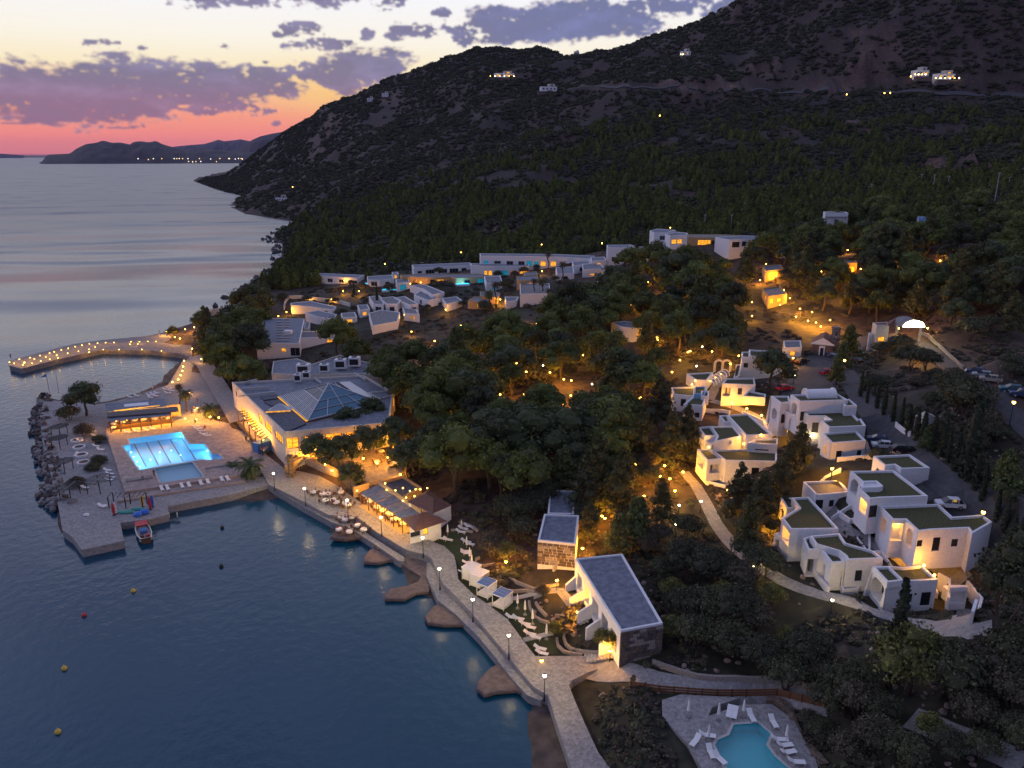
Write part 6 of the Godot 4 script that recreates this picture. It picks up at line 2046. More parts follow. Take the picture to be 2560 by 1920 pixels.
# ---------------------------------------------------------------- the far village, gate, chapel, houses on the mountain
func make_village():
	var g := "white flat-roofed houses of the far village"
	var L := [
		["long low house with one yellow window at the seaward end of the far village", "E", [745, 420, 1212, 440, 1150, 468, 760, 440], 12.6, 9.0, {2: [[.06, 3.0, .8, 2.4, "glass"], [.35, 3.0, .8, 2.4, "glass"], [.6, 3.0, .6, 2.4, "glass"], [.93, 1.8, .8, 2.2, "lit"]]}, "slate"],
		["small dark-fronted house with a canopy next to the long low house", "E", [1235, 452, 1450, 438, 1470, 470, 1350, 485, 1240, 478], 13.0, 9.6, {2: [[.5, 2.4, .4, 2.2, "glass"]], 3: [[.5, 3.4, .4, 2.4, "glass"]]}, "slate"],
		["box-shaped house above a turquoise pool in the far village", "E", [1482, 478, 1595, 470, 1602, 500, 1490, 512], 14.0, 10.4, {2: [[.5, 3.0, .3, 2.6, "aqua"]]}, "slate"],
		["long upper house with a strip of dark glass, seaward half of the top terrace", "E", [1622, 352, 2128, 332, 2132, 356, 1640, 380], 20.4, 16.8, {2: [[.12, 2.6, .4, 2.4, "glass"], [.3, 4.5, .4, 2.4, "glass"], [.5, 4.5, .4, 2.4, "glass"], [.72, 4.5, .4, 2.4, "glass"], [.9, 2.2, .8, 2.0, "glass"]]}, "slate"],
		["middle terrace house with an orange window and an aqua-lit court", "E", [1520, 438, 1740, 430, 2212, 428, 2330, 450, 2000, 470, 1960, 455, 1760, 462, 1540, 452], 16.6, 13.2, {3: [[.1, 3.5, .3, 2.6, "aqua"], [.35, 3.0, .3, 2.6, "aqua"], [.7, 2.8, .4, 2.4, "glass"]], 5: [[.45, 3.0, .3, 2.3, "lit"], [.8, 2.2, .3, 2.3, "win"]], 6: [[.5, 1.6, .6, 2.2, "litloggia"]]}, "slate"],
		["dark brown fronted house stepping down below the middle terrace", "E", [1605, 530, 1735, 520, 1905, 588, 1800, 612, 1720, 560], 13.4, 9.8, {2: [[.5, 2.2, .4, 2.4, "litloggia"]], 3: [[.5, 3.0, .4, 2.4, "glass"]]}, "slate"],
		["first of the saw-tooth row of lilac houses in the lower far village", "E", [1250, 625, 1340, 618, 1390, 655, 1375, 700, 1290, 690], 11.4, 8.2, {3: [[.5, 3.0, .4, 2.2, "glass"]]}, "conc"],
		["second of the saw-tooth row, with a sloping white parapet", "E", [1345, 640, 1460, 625, 1530, 655, 1500, 690, 1400, 690], 11.6, 8.2, {3: [[.5, 2.0, .4, 2.2, "glass"]]}, "conc"],
		["last house of the saw-tooth row, stepping toward the lane", "E", [1470, 640, 1560, 622, 1680, 690, 1600, 700], 11.8, 8.4, {2: [[.5, 2.0, .4, 2.2, "win"]]}, "conc"],
		["wide lilac terrace house under the saw-tooth row", "E", [1250, 770, 1350, 740, 1520, 760, 1500, 840, 1280, 880], 8.8, 6.0, {}, "conc"],
		["slim sunken house with a blue-grey roof along the curving garden wall", "E", [575, 682, 750, 665, 970, 715, 940, 742, 740, 712, 580, 700], 10.2, 7.4, {2: [[.5, 2.2, .4, 2.0, "lit"]], 3: [[.3, 2.2, .4, 2.0, "glass"]]}, "slate"],
		["lower slim house with a white edge, seaward of the big oak-like pine", "E", [700, 765, 820, 745, 975, 780, 950, 820, 800, 800], 9.6, 6.8, {2: [[.5, 2.2, .4, 2.0, "win"]]}, "slate"],
		["long top house with three dark windows and two yellow ones", "F", [342, 392, 1010, 398, 1335, 412, 1330, 440, 1020, 420, 350, 412], 22.6, 17.6, {3: [[.5, 7, .8, 2.4, "glass"]], 4: [[.06, 2.6, .4, 2.6, "lit"], [.19, 2.6, .4, 2.6, "lit"], [.28, 1.8, .4, 2.6, "aqua"], [.37, 2.6, .2, 2.8, "aqua"], [.47, 3.0, .4, 2.6, "glass"], [.62, 3.2, .4, 2.6, "glass"], [.78, 3.2, .4, 2.6, "glass"], [.93, 2.2, .4, 2.6, "aqua"]]}, "slate"],
		["bright terrace house with a row of yellow windows under the long top house", "F", [265, 478, 360, 480, 770, 482, 770, 500, 370, 500, 270, 492], 18.6, 13.8, {3: [[.12, 3.4, .3, 2.6, "lit"], [.32, 3.0, .3, 2.6, "lit"], [.52, 2.6, .3, 2.6, "aqua"], [.68, 2.6, .3, 2.6, "aqua"], [.84, 1.8, .3, 2.6, "lit"], [.94, 1.6, .3, 2.6, "lit"]]}, "slate"],
		["white house stepping down toward the palms, middle of the far village", "F", [1000, 512, 1150, 505, 1160, 560, 1010, 570], 16.6, 13.2, {2: [[.5, 2.4, .4, 2.2, "glass"]]}, "slate"],
		["white cube house uphill of the palms", "F", [1142, 462, 1290, 455, 1300, 480, 1150, 500], 19.0, 15.6, {2: [[.5, 2.6, .4, 2.2, "glass"]]}, "slate"],
		["house with a blue roof and a softly lit cream wall", "F", [1230, 482, 1380, 474, 1424, 522, 1232, 532], 18.2, 14.6, {2: [[.5, 3.0, .8, 1.6, "lit"]]}, "slate"],
		["two-storey house with a white column beside the tall street lamp", "F", [1440, 318, 1640, 316, 1684, 328, 1555, 340, 1450, 338], 25.6, 18.6, {2: [[.5, 3.0, .6, 5.8, "glass"]], 3: [[.35, 3.4, .6, 2.6, "glass"], [.35, .1, .1, .2, "win"], [.8, 2.4, 3.8, 5.8, "glass"]]}, "slate"],
		["small blue-roofed house with a lit gable, uphill of the two-storey house", "F", [1720, 334, 1830, 330, 1870, 356, 1740, 362], 25.0, 20.4, {2: [[.3, 1.6, .6, 2.2, "lit"]]}, "slate"],
		["three-storey hillside block with dark end balconies, first of the upper pair", "F", [1812, 196, 1880, 178, 2040, 190, 1960, 210, 1850, 212], 37.0, 28.6, {3: [[.3, 3.0, 4.8, 6.8, "glass"], [.3, 3.0, 1.2, 3.4, "lit"], [.78, 3.0, 4.8, 6.8, "glass"]]}, "slate"],
		["three-storey hillside block with yellow windows, second of the upper pair", "F", [1945, 225, 2040, 205, 2140, 215, 2130, 232, 1990, 238], 35.6, 27.0, {3: [[.75, 2.6, 4.8, 6.8, "lit"], [.4, 2.6, 4.8, 6.8, "lit"], [.7, 3.0, 1.2, 3.4, "lit"]]}, "slate"],
		["long terracotta dining veranda glowing on the upper slope", "N", [145, 1428, 330, 1428, 520, 1438, 500, 1448, 150, 1446], 31.5, 27.6, {3: [[.9, 6.0, .3, 2.6, "lit"], [.72, 6.0, .3, 2.6, "lit"], [.5, 5.0, .3, 2.4, "win"]]}, "conc"],
		["flat white block with four yellow windows in the upper pines", "N", [312, 1446, 470, 1436, 612, 1440, 600, 1456, 400, 1462], 32.6, 25.6, {3: [[.3, 2.6, 4.0, 6.0, "lit"], [.8, 3.6, 3.6, 6.0, "win"], [.3, 2.6, .8, 2.8, "lit"], [.85, 3.0, .6, 2.8, "lit"], [.55, 2.0, 4.0, 6.0, "win"]], 2: [[.5, 2.0, 4.0, 6.0, "lit"]]}, "slate"],
		["white house with a tall yellow window beside the blue-roofed row", "N", [700, 1468, 830, 1462, 815, 1480, 712, 1486], 31.0, 25.0, {2: [[.3, 2.4, 2.6, 5.0, "lit"], [.8, 2.0, .8, 2.2, "lit"]]}, "slate"],
		["tall beige frame building with an open upper gallery above the pines", "N", [972, 1290, 1105, 1290, 1125, 1300, 985, 1300], 45.0, 32.0, {2: [[.5, 11, 7.6, 11.4, "loggia"], [.3, 5, 2, 5, "win"]]}, "conc"],
		["blue-roofed white house glimpsed in the upper pines", "N", [1545, 1320, 1670, 1322, 1690, 1350, 1550, 1355], 43.0, 37.0, {2: [[.5, 2.0, .8, 2.2, "win"]]}, "blue"],
		["pale grey shed roof among the upper pines, downhill of the blue-roofed one", "N", [1490, 1372, 1592, 1368, 1600, 1392, 1500, 1396], 40.0, 35.0, {}, "conc"],
		["long grey roof at the edge of the upper pines by the tall mast", "N", [1800, 1255, 2000, 1250, 2090, 1300, 1900, 1285], 50.0, 45.0, {}, "slate"],
		["flat lilac roof by the palms, nearest the grove", "F", [690, 648, 945, 652, 955, 738, 692, 742], 12.6, 9.4, {}, "conc"],
		["small house with an orange-lit eave above the flat lilac roof", "F", [662, 590, 840, 578, 855, 622, 664, 626], 14.6, 11.2, {2: [[.3, 3.0, 1.6, 2.4, "lit"]]}, "slate"],
		["low house glowing at one end among the tall palms", "F", [240, 802, 300, 760, 420, 765, 450, 820], 11.6, 8.8, {3: [[.5, 3.0, .6, 2.0, "lit"]]}, "slate"],
		["long blue-grey roof beyond the low glowing house", "F", [345, 722, 450, 712, 520, 735, 500, 770, 350, 760], 13.0, 10.0, {}, "slate"],
		["white terrace house beside the tall palms", "F", [560, 765, 680, 766, 660, 800, 570, 812], 11.4, 8.8, {}, "slate"],
		["dark blue roof in the heart of the grove with a white chimney", "F", [1480, 985, 1600, 975, 1745, 1000, 1700, 1040, 1560, 1025], 19.0, 14.6, {2: [[.6, 3, 1.2, 2.6, "lit"]]}, "slate"],
		["small yellow-lit lodge between grove and villas", "A", [1100, 180, 1250, 175, 1260, 235, 1110, 240], 20.0, 17.0, {2: [[.5, 1.6, .6, 2.0, "lit"]]}, "conc"],
		["grey-white house between the middle terrace and the lane", "E", [1700, 575, 1850, 640, 1760, 660, 1640, 610], 12.0, 8.8, {2: [[.5, 2.0, .4, 2.2, "glass"]]}, "slate"],
		["low white wing at the lane corner below the brown fronted house", "E", [1880, 640, 2010, 625, 2060, 660, 1920, 690], 12.0, 9.0, {3: [[.5, 2.4, .4, 2.2, "lit"]]}, "slate"],
		["flat house inland of the wide lilac terrace, lamp at its corner", "E", [1540, 720, 1660, 735, 1690, 780, 1560, 770], 10.0, 7.2, {2: [[.5, 2.0, .4, 2.0, "litloggia"]]}, "conc"],
		["narrow house squeezed between the curving wall and the saw-tooth row", "E", [1150, 700, 1240, 695, 1260, 730, 1170, 745], 9.6, 6.6, {2: [[.5, 2.0, .6, 2.0, "lit"]]}, "slate"],
		["white stepped house below the bright terrace house", "F", [380, 590, 520, 585, 540, 640, 400, 650], 14.0, 10.6, {2: [[.5, 2.2, .4, 2.2, "aqua"]]}, "slate"],
		["low white house with a wide glowing door beneath the palms", "F", [720, 555, 830, 545, 850, 575, 735, 582], 15.4, 12.4, {2: [[.5, 3.4, .3, 2.4, "lit"]]}, "slate"],
		["white house behind the house with a blue roof", "F", [1300, 425, 1420, 420, 1440, 450, 1310, 458], 21.0, 17.6, {2: [[.5, 2.2, .4, 2.2, "lit"]]}, "slate"],
		["white terrace wing reaching from the blue roof to the pines", "F", [1360, 590, 1460, 585, 1480, 620, 1380, 630], 16.0, 13.0, {2: [[.5, 3.0, .4, 2.2, "lit"]]}, "slate"],
		["small lit store against the village wall, seaward of the long top house", "E", [1450, 415, 1500, 412, 1510, 430, 1455, 432], 17.0, 14.4, {2: [[.5, 1.2, .4, 2.0, "lit"]]}, "conc"],
		["half-hidden lilac house between the slate hall and the saw-tooth row", "E", [1010, 770, 1130, 760, 1150, 800, 1020, 812], 9.6, 6.8, {2: [[.5, 2.2, .4, 2.0, "lit"]]}, "conc"],
		["lamp-lit orange house among the trees above the chapel", "S", [1905, 722, 1950, 716, 1968, 734, 1922, 740], 26.0, 22.6, {2: [[.4, 2.2, .6, 2.2, "lit"], [.8, 1.6, .6, 2.2, "lit"]], 3: [[.5, 2.0, .6, 2.2, "lit"]]}, "conc"],
		["glowing house front high among the pines above the chapel", "S", [1906, 664, 1950, 660, 1960, 672, 1914, 677], 30.0, 26.8, {2: [[.4, 2.6, .6, 2.4, "lit"]]}, "conc"],
		["long roofline with orange soffit in the upper pines", "N", [1070, 1590, 1170, 1585, 1180, 1600, 1080, 1606], 28.5, 24.5, {2: [[.5, 6, .4, 2.4, "lit"]]}, "conc"]]
	for q in L:
		var r: Material = {"slate": M.slate, "conc": M.concrete, "blue": M.blue_cloth}[q[6]]
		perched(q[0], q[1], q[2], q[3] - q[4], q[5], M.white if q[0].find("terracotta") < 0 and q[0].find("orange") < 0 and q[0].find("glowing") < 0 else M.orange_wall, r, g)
	for q in [[1300, 525, 3.4, "E"], [1440, 578, 3.0, "E"], [2060, 530, 2.4, "E"], [745, 485, 2.0, "F"], [1000, 495, 2.4, "F"], [640, 560, 1.5, "F"], [380, 428, 1.2, "F"]]:
		var w: float = q[2]
		var p := on(q[3], q[0], q[1]) + Vector3(0, .15, 0)
		var o := thing("plunge_pool", "glowing turquoise plunge pool " + ["under the box-shaped house", "at the low end of the middle terrace", "in the aqua-lit court", "before the bright terrace house", "on the top terrace by the palms", "beside the yellow windows of the bright terrace house", "at the seaward end of the long top house"][[3.4, 3.0, 2.4, 2.0, 2.4, 1.5, 1.2].find(w) if q[0] != 1000 else 4], "pool", p, 0, "village plunge pools")
		var s := Sh.new()
		s.box(Vector3(0, .1, 0), Vector3(w * 2.6, .9, w * 1.4), .2)
		part("rim", s, M.white, o)
		var t := Sh.new()
		t.box(Vector3(0, .52, 0), Vector3(w * 2.4, .1, w * 1.2), .2)
		part("water", t, M.aqua_light, o)
		bulb(o, p + Vector3(0, 1.0, 0), .12, 16.0, 2, "pool_light")
	# entrance gate
	var ga := thing("entrance_gate", "entrance gate with a brilliantly lit vaulted canopy and tiled gatehouse", "gate", on("B", 1220, 200))
	var gy := ga.position.y
	var cc := at("B", 1220, 48, gy + 5.6) - ga.position
	var s := Sh.new()
	for k in 14:
		var a := Vector3(-cos(PI * k / 14) * 3.0, sin(PI * k / 14) * 1.9, 0)
		var b := Vector3(-cos(PI * (k + 1) / 14) * 3.0, sin(PI * (k + 1) / 14) * 1.9, 0)
		s.quad(cc + a + Vector3(0, 0, 2.4), cc + b + Vector3(0, 0, 2.4), cc + b - Vector3(0, 0, 3.4), cc + a - Vector3(0, 0, 3.4))
		s.tri(cc - Vector3(0, 0, 3.4), cc + b - Vector3(0, 0, 3.4), cc + a - Vector3(0, 0, 3.4))
	part("vault", s, M.concrete, ga)
	var lp := Sh.new()
	for k in 14:
		lp.tri(cc + Vector3(0, .1, 2.45), cc + Vector3(-cos(PI * k / 14) * 2.9, .1 + sin(PI * k / 14) * 1.8, 2.45), cc + Vector3(-cos(PI * (k + 1) / 14) * 2.9, .1 + sin(PI * (k + 1) / 14) * 1.8, 2.45))
	part("lamp", lp, M.flood, ga)
	bulb(ga, ga.position + cc + Vector3(0, .9, 3.2), .24, 70.0, 1)
	for sx in [-1, 1]:
		var pl := Sh.new()
		var p := cc + Vector3(sx * 3.2, 0, 0)
		pl.bar(p, Vector3(p.x, -1, p.z), .5)
		part("pillar", pl, M.concrete, ga)
	var gh := house("gatehouse", "white gatehouse with a tiled roof beside the lit canopy", "building", "", "B", [905, 22, 1030, 15, 1050, 42, 940, 46], gy + 5.2, gy, {2: [[.5, 2.0, .6, 2.0, "lit"]]}, M.cream, M.tile_roof, .1)
	hip_roof(gh, plan("B", [1030, 20, 1040, 48, 1150, 48, 1120, 10], gy + 5.4), gy + 5.4, 1.2, M.tile_roof)
	bulb(gh, at("B", 1015, 62, gy + 4.2), .2, 8.0, 1)
	house("gatehouse", "low wall-sided store next to the white car at the gatehouse", "building", "", "B", [870, 110, 960, 106, 960, 118, 872, 124], gy + 2.4, gy - .4, {}, M.white, M.concrete)
	# chapel
	var ch := thing("chapel", "small stone chapel with a tiled gable roof and white portal", "chapel", on("A", 1430, 300))
	var b := Basis(Vector3.UP, -.45)
	var cs := Sh.new()
	cs.obox(b * Vector3(0, 1.5, -3), b, Vector3(5.4, 3.6, 7))
	part("wall", cs, M.platform, ch)
	var cg := Sh.new()
	cg.tri(b * Vector3(-2.9, 3.2, .55), b * Vector3(0, 4.9, .55), b * Vector3(2.9, 3.2, .55))
	cg.obox(b * Vector3(0, 3.1, .5), b, Vector3(5.9, .4, .5))
	part("gable", cg, M.white, ch)
	var cr := Sh.new()
	for k in 8:
		for sx in [-1.0, 1.0]:
			var u0 := k / 8.0
			var u1 := (k + 1) / 8.0
			var a0 := b * Vector3(sx * lerpf(3.1, 0, u0), lerpf(3.15, 5.0, u0) + .06, .4)
			var a1 := b * Vector3(sx * lerpf(3.1, 0, u1), lerpf(3.15, 5.0, u1), .4)
			var dz := b * Vector3(0, 0, -7.4)
			if sx > 0: cr.quad(a0, a1, a1 + dz, a0 + dz)
			else: cr.quad(a0 + dz, a1 + dz, a1, a0)
	part("roof", cr, M.tile_roof, ch)
	var cd := Sh.new()
	cd.obox(b * Vector3(0, 1.2, .6), b, Vector3(1.5, 2.8, .3))
	part("portal", cd, M.white, ch)
	var cdd := Sh.new()
	cdd.obox(b * Vector3(0, 1.0, .78), b, Vector3(.8, 2.1, .1))
	part("door", cdd, M.glassdark, ch)
	var tw := thing("bell_tower", "slim grey bell tower standing behind the chapel", "bell tower", on("A", 1535, 285))
	var ts := Sh.new()
	for sx in [-1, 1]:
		for sz in [-1, 1]: ts.box(Vector3(sx * .65, 3.4, sz * .65), Vector3(.4, 7.8, .4))
	for y in [2.0, 4.2, 6.2, 7.2]: ts.box(Vector3(0, y, 0), Vector3(1.7, .35, 1.7))
	part("frame", ts, M.concrete, tw)
	var be := Sh.new()
	be.tube(Vector3(0, 5.0, 0), Vector3(0, 5.7, 0), .35, .15, 8, true)
	part("bell", be, M.metal, tw)
	# white pyramid tent among the cypresses
	var te := thing("white_tent", "white pyramid tent canopy among the cypresses", "tent", on("B", 1390, 915))
	var ty := te.position.y
	var q0 := [at("B", 1278, 822, ty + 2.2), at("B", 1340, 920, ty + 1.2), at("B", 1500, 872, ty + 1.2), at("B", 1420, 815, ty + 2.2)]
	var tp := at("B", 1358, 788, ty + 4.0) - te.position
	var tsh := Sh.new()
	for k in 4: tsh.tri(q0[k] - te.position, tp, q0[(k + 1) % 4] - te.position)
	part("canopy", tsh, M.cloth, te)
	for k in 4:
		var ps := Sh.new()
		ps.bar(q0[k] - te.position, q0[k] - te.position - Vector3(0, 3, 0), .1)
		part("pole", ps, M.steel, te)
	# houses on the mountain
	var mh := [["floodlit villa high on the mountain, its lights spilling along the terrace", "M", 1050, 475, 30.0, 3], ["white unlit house on a spur below the floodlit villa", "M", 1320, 560, 22.0, 0], ["square pavilion standing on the saddle of the skyline", "M", 1492, 325, 17.0, 0], ["pale house on the mountain shoulder over the sea", "M", 325, 592, 12.0, 0], ["small white house seaward of the pale shoulder house", "M", 235, 622, 12.0, 0],
		["square white house by the cove under the headland", "L", 1718, 1235, 15.0, 0], ["white house with two lamps by the mountain road, seaward one", "N", 1560, 470, 15.0, 2], ["bright white house above the mountain road, inland one", "N", 1705, 492, 20.0, 3], ["tiny lit house under the cliff face", "N", 130, 345, 12.0, 1]]
	for q in mh:
		var p := on(q[1], q[2], q[3])
		var o := thing("mountain_house", q[0], "house", p, .2, "houses on the mountain")
		var w: float = q[4]
		var y := p.y
		block(o, PackedVector2Array([Vector2(-w / 2, -5), Vector2(w / 2, -5), Vector2(w / 2, 4), Vector2(-w / 2, 4)]), -5, 6.5, 0.0, {2: [[.15, w * .12, 2.6, 4.6, "lit" if q[5] > 1 else "glass"], [.38, w * .12, 2.6, 4.6, "lit" if q[5] > 0 else "glass"], [.62, w * .12, 2.6, 4.6, "glass"], [.85, w * .12, 2.6, 4.6, "lit" if q[5] > 2 else "win"]]}, M.white, M.tile_roof, .3, .4, false)
		block(o, PackedVector2Array([Vector2(0, -5.5), Vector2(w * .4, -5.5), Vector2(w * .4, 2), Vector2(0, 2)]), 5, 10, 5.0, {2: [[.5, w * .15, 1, 3.4, "lit" if q[5] > 2 else "glass"]]}, M.cream, M.tile_roof, .3, .4, false)
		var tr := Sh.new()
		tr.box(Vector3(-w * .15, -2.6, 8), Vector3(w * 1.2, 5, 5))
		part("terrace", tr, M.platform, o)
		for k in q[5] * 2:
			bulb(o, p + Vector3(lerpf(-w * .7, w * .5, k / 5.0), 1.6, 11), .5, 90.0, 1 if k % 2 else 0)

# ---------------------------------------------------------------- things that stand about
func make_props():
	# breakwater of boulders round the pool quay
	var bw := thing("breakwater", "breakwater of big tumbled boulders along the seaward edge of the pool quay", "breakwater", at("D", 290, 1500, 0))
	var edge := [at("S", 101, 988, .5), at("S", 84, 1028, .5), at("S", 80, 1068, .5), at("S", 86, 1117, .5), at("S", 92, 1140, .5), at("S", 102, 1178, .5), at("S", 110, 1222, .5), at("S", 106, 1250, .5), at("S", 140, 1272, .5)]
	var rocks := []
	for k in 5:
		var s := Sh.new()
		s.ball(Vector3.ZERO, Vector3(1, .75, .9), 6, 4, .75, 60 + k)
		rocks.append(s.mesh())
	for i in 298:
		var t := rng.randf() * (edge.size() - 1.001)
		var p: Vector3 = edge[int(t)].lerp(edge[int(t) + 1], t - int(t))
		var off := rng.randf_range(-.6, 4.2)
		var s := rng.randf_range(.35, .9)
		var o := part("rock", rocks[rng.randi() % 5], [M.rock, M.concrete, M.platform, M.white_stone_dim][rng.randi() % 4], bw)
		o.position = p + Vector3(off, (.35 + off * .28) * rng.randf_range(.5, 1.2) - .2, rng.randf_range(-1, 1)) - bw.position
		o.rotation = Vector3(rng.randf() * 3, rng.randf() * 6, rng.randf() * 3)
		o.scale = Vector3.ONE * s
	# shore boulders of the wild coast
	var cr := thing("shore_rocks", "dark jagged shore rocks along the wild coast beyond the jetty", "rocks", at("S", 640, 720, 0))
	var co := [at("S", 500, 806, 0), at("S", 560, 785, 0), at("S", 595, 741, 0), at("S", 641, 722, 0), at("S", 661, 698, 0), at("S", 699, 670, 0), at("S", 705, 634, 0), at("S", 708, 611, 0), at("S", 680, 598, 0), at("S", 699, 580, 0), at("S", 740, 560, 0)]
	for i in 180:
		var t := rng.randf() * (co.size() - 1.001)
		var p: Vector3 = co[int(t)].lerp(co[int(t) + 1], t - int(t))
		var o := part("rock", rocks[rng.randi() % 5], M.rock, cr)
		o.position = p + Vector3(rng.randf_range(-7, 4), rng.randf_range(-.4, .3), rng.randf_range(-5, 5)) - cr.position
		o.rotation = Vector3(rng.randf() * 3, rng.randf() * 6, rng.randf() * 3)
		o.scale = Vector3.ONE * rng.randf_range(.7, 2.6)
	# loungers
	var lg := Node3D.new()
	lg.name = "sun_lounger"
	var s := Sh.new()
	s.box(Vector3(0, .34, .3), Vector3(.66, .07, 1.35))
	part("seat", s, M.cloth, lg)
	s = Sh.new()
	s.obox(Vector3(0, .55, -.62), Basis(Vector3.RIGHT, .55), Vector3(.66, .07, .75))
	part("backrest", s, M.cloth, lg)
	for x in [-.29, .29]:
		for z in [-.35, .85]:
			s = Sh.new()
			s.box(Vector3(x, .13, z), Vector3(.06, .38, .06))
			part("leg", s, M.white, lg)
	var list := []
	var seats := [["I", 2.2, [1010, 470, 1.2, 940, 500, 1.2, 765, 500, 1.2, 830, 525, 1.2, 720, 480, 1.2, 960, 480, 1.2, 985, 570, 1.1, 1015, 590, 1.1, 985, 640, 1.6, 985, 655, 1.6, 1000, 720, 1.6, 965, 765, 2.0, 1375, 1135, 1.2, 1435, 1150, 1.2, 1490, 1195, 1.2, 1535, 1225, 1.2, 1535, 1275, 1.2, 1580, 1305, 1.2, 1625, 1395, 1.2, 1640, 1435, 1.2]],
		["G", 1.9, [1400, 500, .6, 1450, 495, .6, 1575, 478, .6, 1635, 468, .6, 1738, 452, .6, 1800, 442, .6, 1920, 420, .6, 1970, 415, .6]],
		["G", 1.5, [690, 80, 1.3, 660, 205, .2, 870, 160, 1.4, 930, 340, 1.4, 950, 370, 1.4, 960, 400, 1.4, 940, 420, 1.4, 830, 130, 1.4, 820, 40, 1.4, 800, 0, 1.4, 735, 490, 1.3, 880, 650, 1.2]],
		["D", 1.6, [1290, 1210, 1.2, 1320, 1200, 1.2, 1350, 1190, 1.2, 1300, 1230, 1.2, 1340, 1215, 1.2, 1430, 1160, 1.5, 1460, 1150, 1.5, 1480, 1170, 1.5, 1450, 1190, 1.5, 1120, 1225, 1.2, 1180, 1215, 1.2]],
		["D", 2.4, [1690, 1480, 1.9, 1710, 1500, 1.9, 1740, 1520, 1.9, 1760, 1545, 1.9, 1790, 1560, 1.9, 1100, 1530, 1.2, 1180, 1520, 1.2, 1260, 1510, 1.2, 1320, 1500, 1.2]],
		["J", 4.5, [2015, 1195, -.4, 2060, 1205, -.4, 1825, 1395, 1.4, 1720, 1445, -.7, 1855, 1540, .1, 1930, 1595, .5, 2205, 1230, .1]],
		["K", 4.5, [45, 1280, .1, 100, 1430, 1.5, 145, 1480, 1.7, 175, 1540, 1.8, 245, 1625, 1.5]]]
	for z in seats:
		for i in range(0, z[2].size(), 3):
			var p := at(z[0], z[2][i], z[2][i + 1], z[1])
			if z[0] == "I": p.y = ht(p.x, p.z) + .07
			list.append(dup(lg, p, z[2][i + 2], 1.0))
	lg.free()
	name_all(list, "white sun lounger", "sun lounger", "white sun loungers")
	# folded parasols
	var pa := Node3D.new()
	pa.name = "folded_parasol"
	s = Sh.new()
	s.tube(Vector3.ZERO, Vector3(0, 2.7, 0), .035, .03, 6)
	part("pole", s, M.steel, pa)
	s = Sh.new()
	s.tube(Vector3(0, 1.0, 0), Vector3(0, 2.2, 0), .20, .12, 7)
	s.tube(Vector3(0, 2.2, 0), Vector3(0, 2.65, 0), .12, .02, 7)
	part("canopy", s, M.cloth, pa)
	s = Sh.new()
	s.box(Vector3(0, .06, 0), Vector3(.5, .12, .5))
	part("base", s, M.concrete, pa)
	list = []
	for q in [["I", 2.3, 755, 470], ["I", 2.3, 828, 490], ["I", 2.3, 948, 450], ["I", 2.3, 992, 600], ["I", 2.3, 1018, 700], ["I", 2.3, 1035, 755], ["I", 2.3, 1430, 1110], ["I", 2.3, 1495, 1165], ["I", 2.3, 1560, 1245], ["I", 2.3, 1680, 1375], ["J", 4.5, 1660, 1220], ["J", 4.5, 1920, 1250], ["J", 4.5, 2135, 1220], ["J", 4.5, 1833, 1440], ["K", 4.5, 155, 1440], ["D", 1.6, 1145, 1200], ["D", 1.6, 1240, 1190], ["D", 1.6, 1320, 1165]]:
		list.append(dup(pa, at(q[0], q[2], q[3], q[1]), rng.randf() * 3))
	pa.free()
	name_all(list, "closed white parasol", "parasol", "closed white parasols")
	# canopied day beds on the lawn
	var n := 0
	for q in [[1035, 850, "white roof, first beside the loungers", 0], [1100, 905, "white roof, between the first and the blue-roofed ones", 0], [1165, 990, "blue roof and white curtains", 1], [1300, 1085, "blue roof and open sides, beside the stepping stones", 1]]:
		var p := on("I", q[0], q[1])
		var o := thing("day_bed", "canopied day bed with a " + q[2], "day bed", p, .95, "canopied day beds on the lawn")
		s = Sh.new()
		s.box(Vector3(0, .4, 0), Vector3(2.3, .5, 2.1))
		part("mattress", s, M.cloth, o)
		for x in [-1.2, 1.2]:
			for z in [-1.1, 1.1]:
				s = Sh.new()
				s.box(Vector3(x, 1.15, z), Vector3(.09, 2.3, .09))
				part("post", s, M.white, o)
		s = Sh.new()
		s.box(Vector3(0, 2.34, 0), Vector3(2.6, .14, 2.4))
		part("canopy", s, M.white if q[3] == 0 else M.white, o)
		if q[3] == 1:
			for k in 3:
				s = Sh.new()
				s.box(Vector3(-.82 + .82 * k, 2.43, 0), Vector3(.74, .05, 2.2))
				part("canopy_panel", s, M.blue_cloth, o)
		for x in ([-1.2, 1.2] if q[3] == 0 else [1.2]):
			s = Sh.new()
			s.box(Vector3(x, 1.3, 0), Vector3(.04, 1.9, 1.9))
			part("curtain", s, M.cloth, o)
		n += 1
	# tables with cloths and chairs
	var tb := Node3D.new()
	tb.name = "table_set"
	s = Sh.new()
	s.tube(Vector3(0, .72, 0), Vector3(0, .76, 0), .55, .55, 10, true)
	s.tube(Vector3(0, .5, 0), Vector3(0, .74, 0), .62, .55, 10)
	part("tabletop", s, M.cloth, tb)
	s = Sh.new()
	s.tube(Vector3(0, 0, 0), Vector3(0, .7, 0), .06, .06, 6)
	part("leg", s, M.wood, tb)
	for k in 4:
		s = Sh.new()
		var d := Vector3(cos(k * PI / 2), 0, sin(k * PI / 2))
		s.box(d * .95 + Vector3(0, .44, 0), Vector3(.42, .06, .42), k)
		s.bar(d * 1.15 + Vector3(0, .44, 0), d * 1.18 + Vector3(0, .95, 0), .4 if k % 2 else .06, .06 if k % 2 else .4)
		for x in [-.17, .17]:
			for z in [-.17, .17]: s.box(d * .95 + Vector3(x, .2, z), Vector3(.04, .44, .04))
		part("chair", s, M.wood, tb)
	list = []
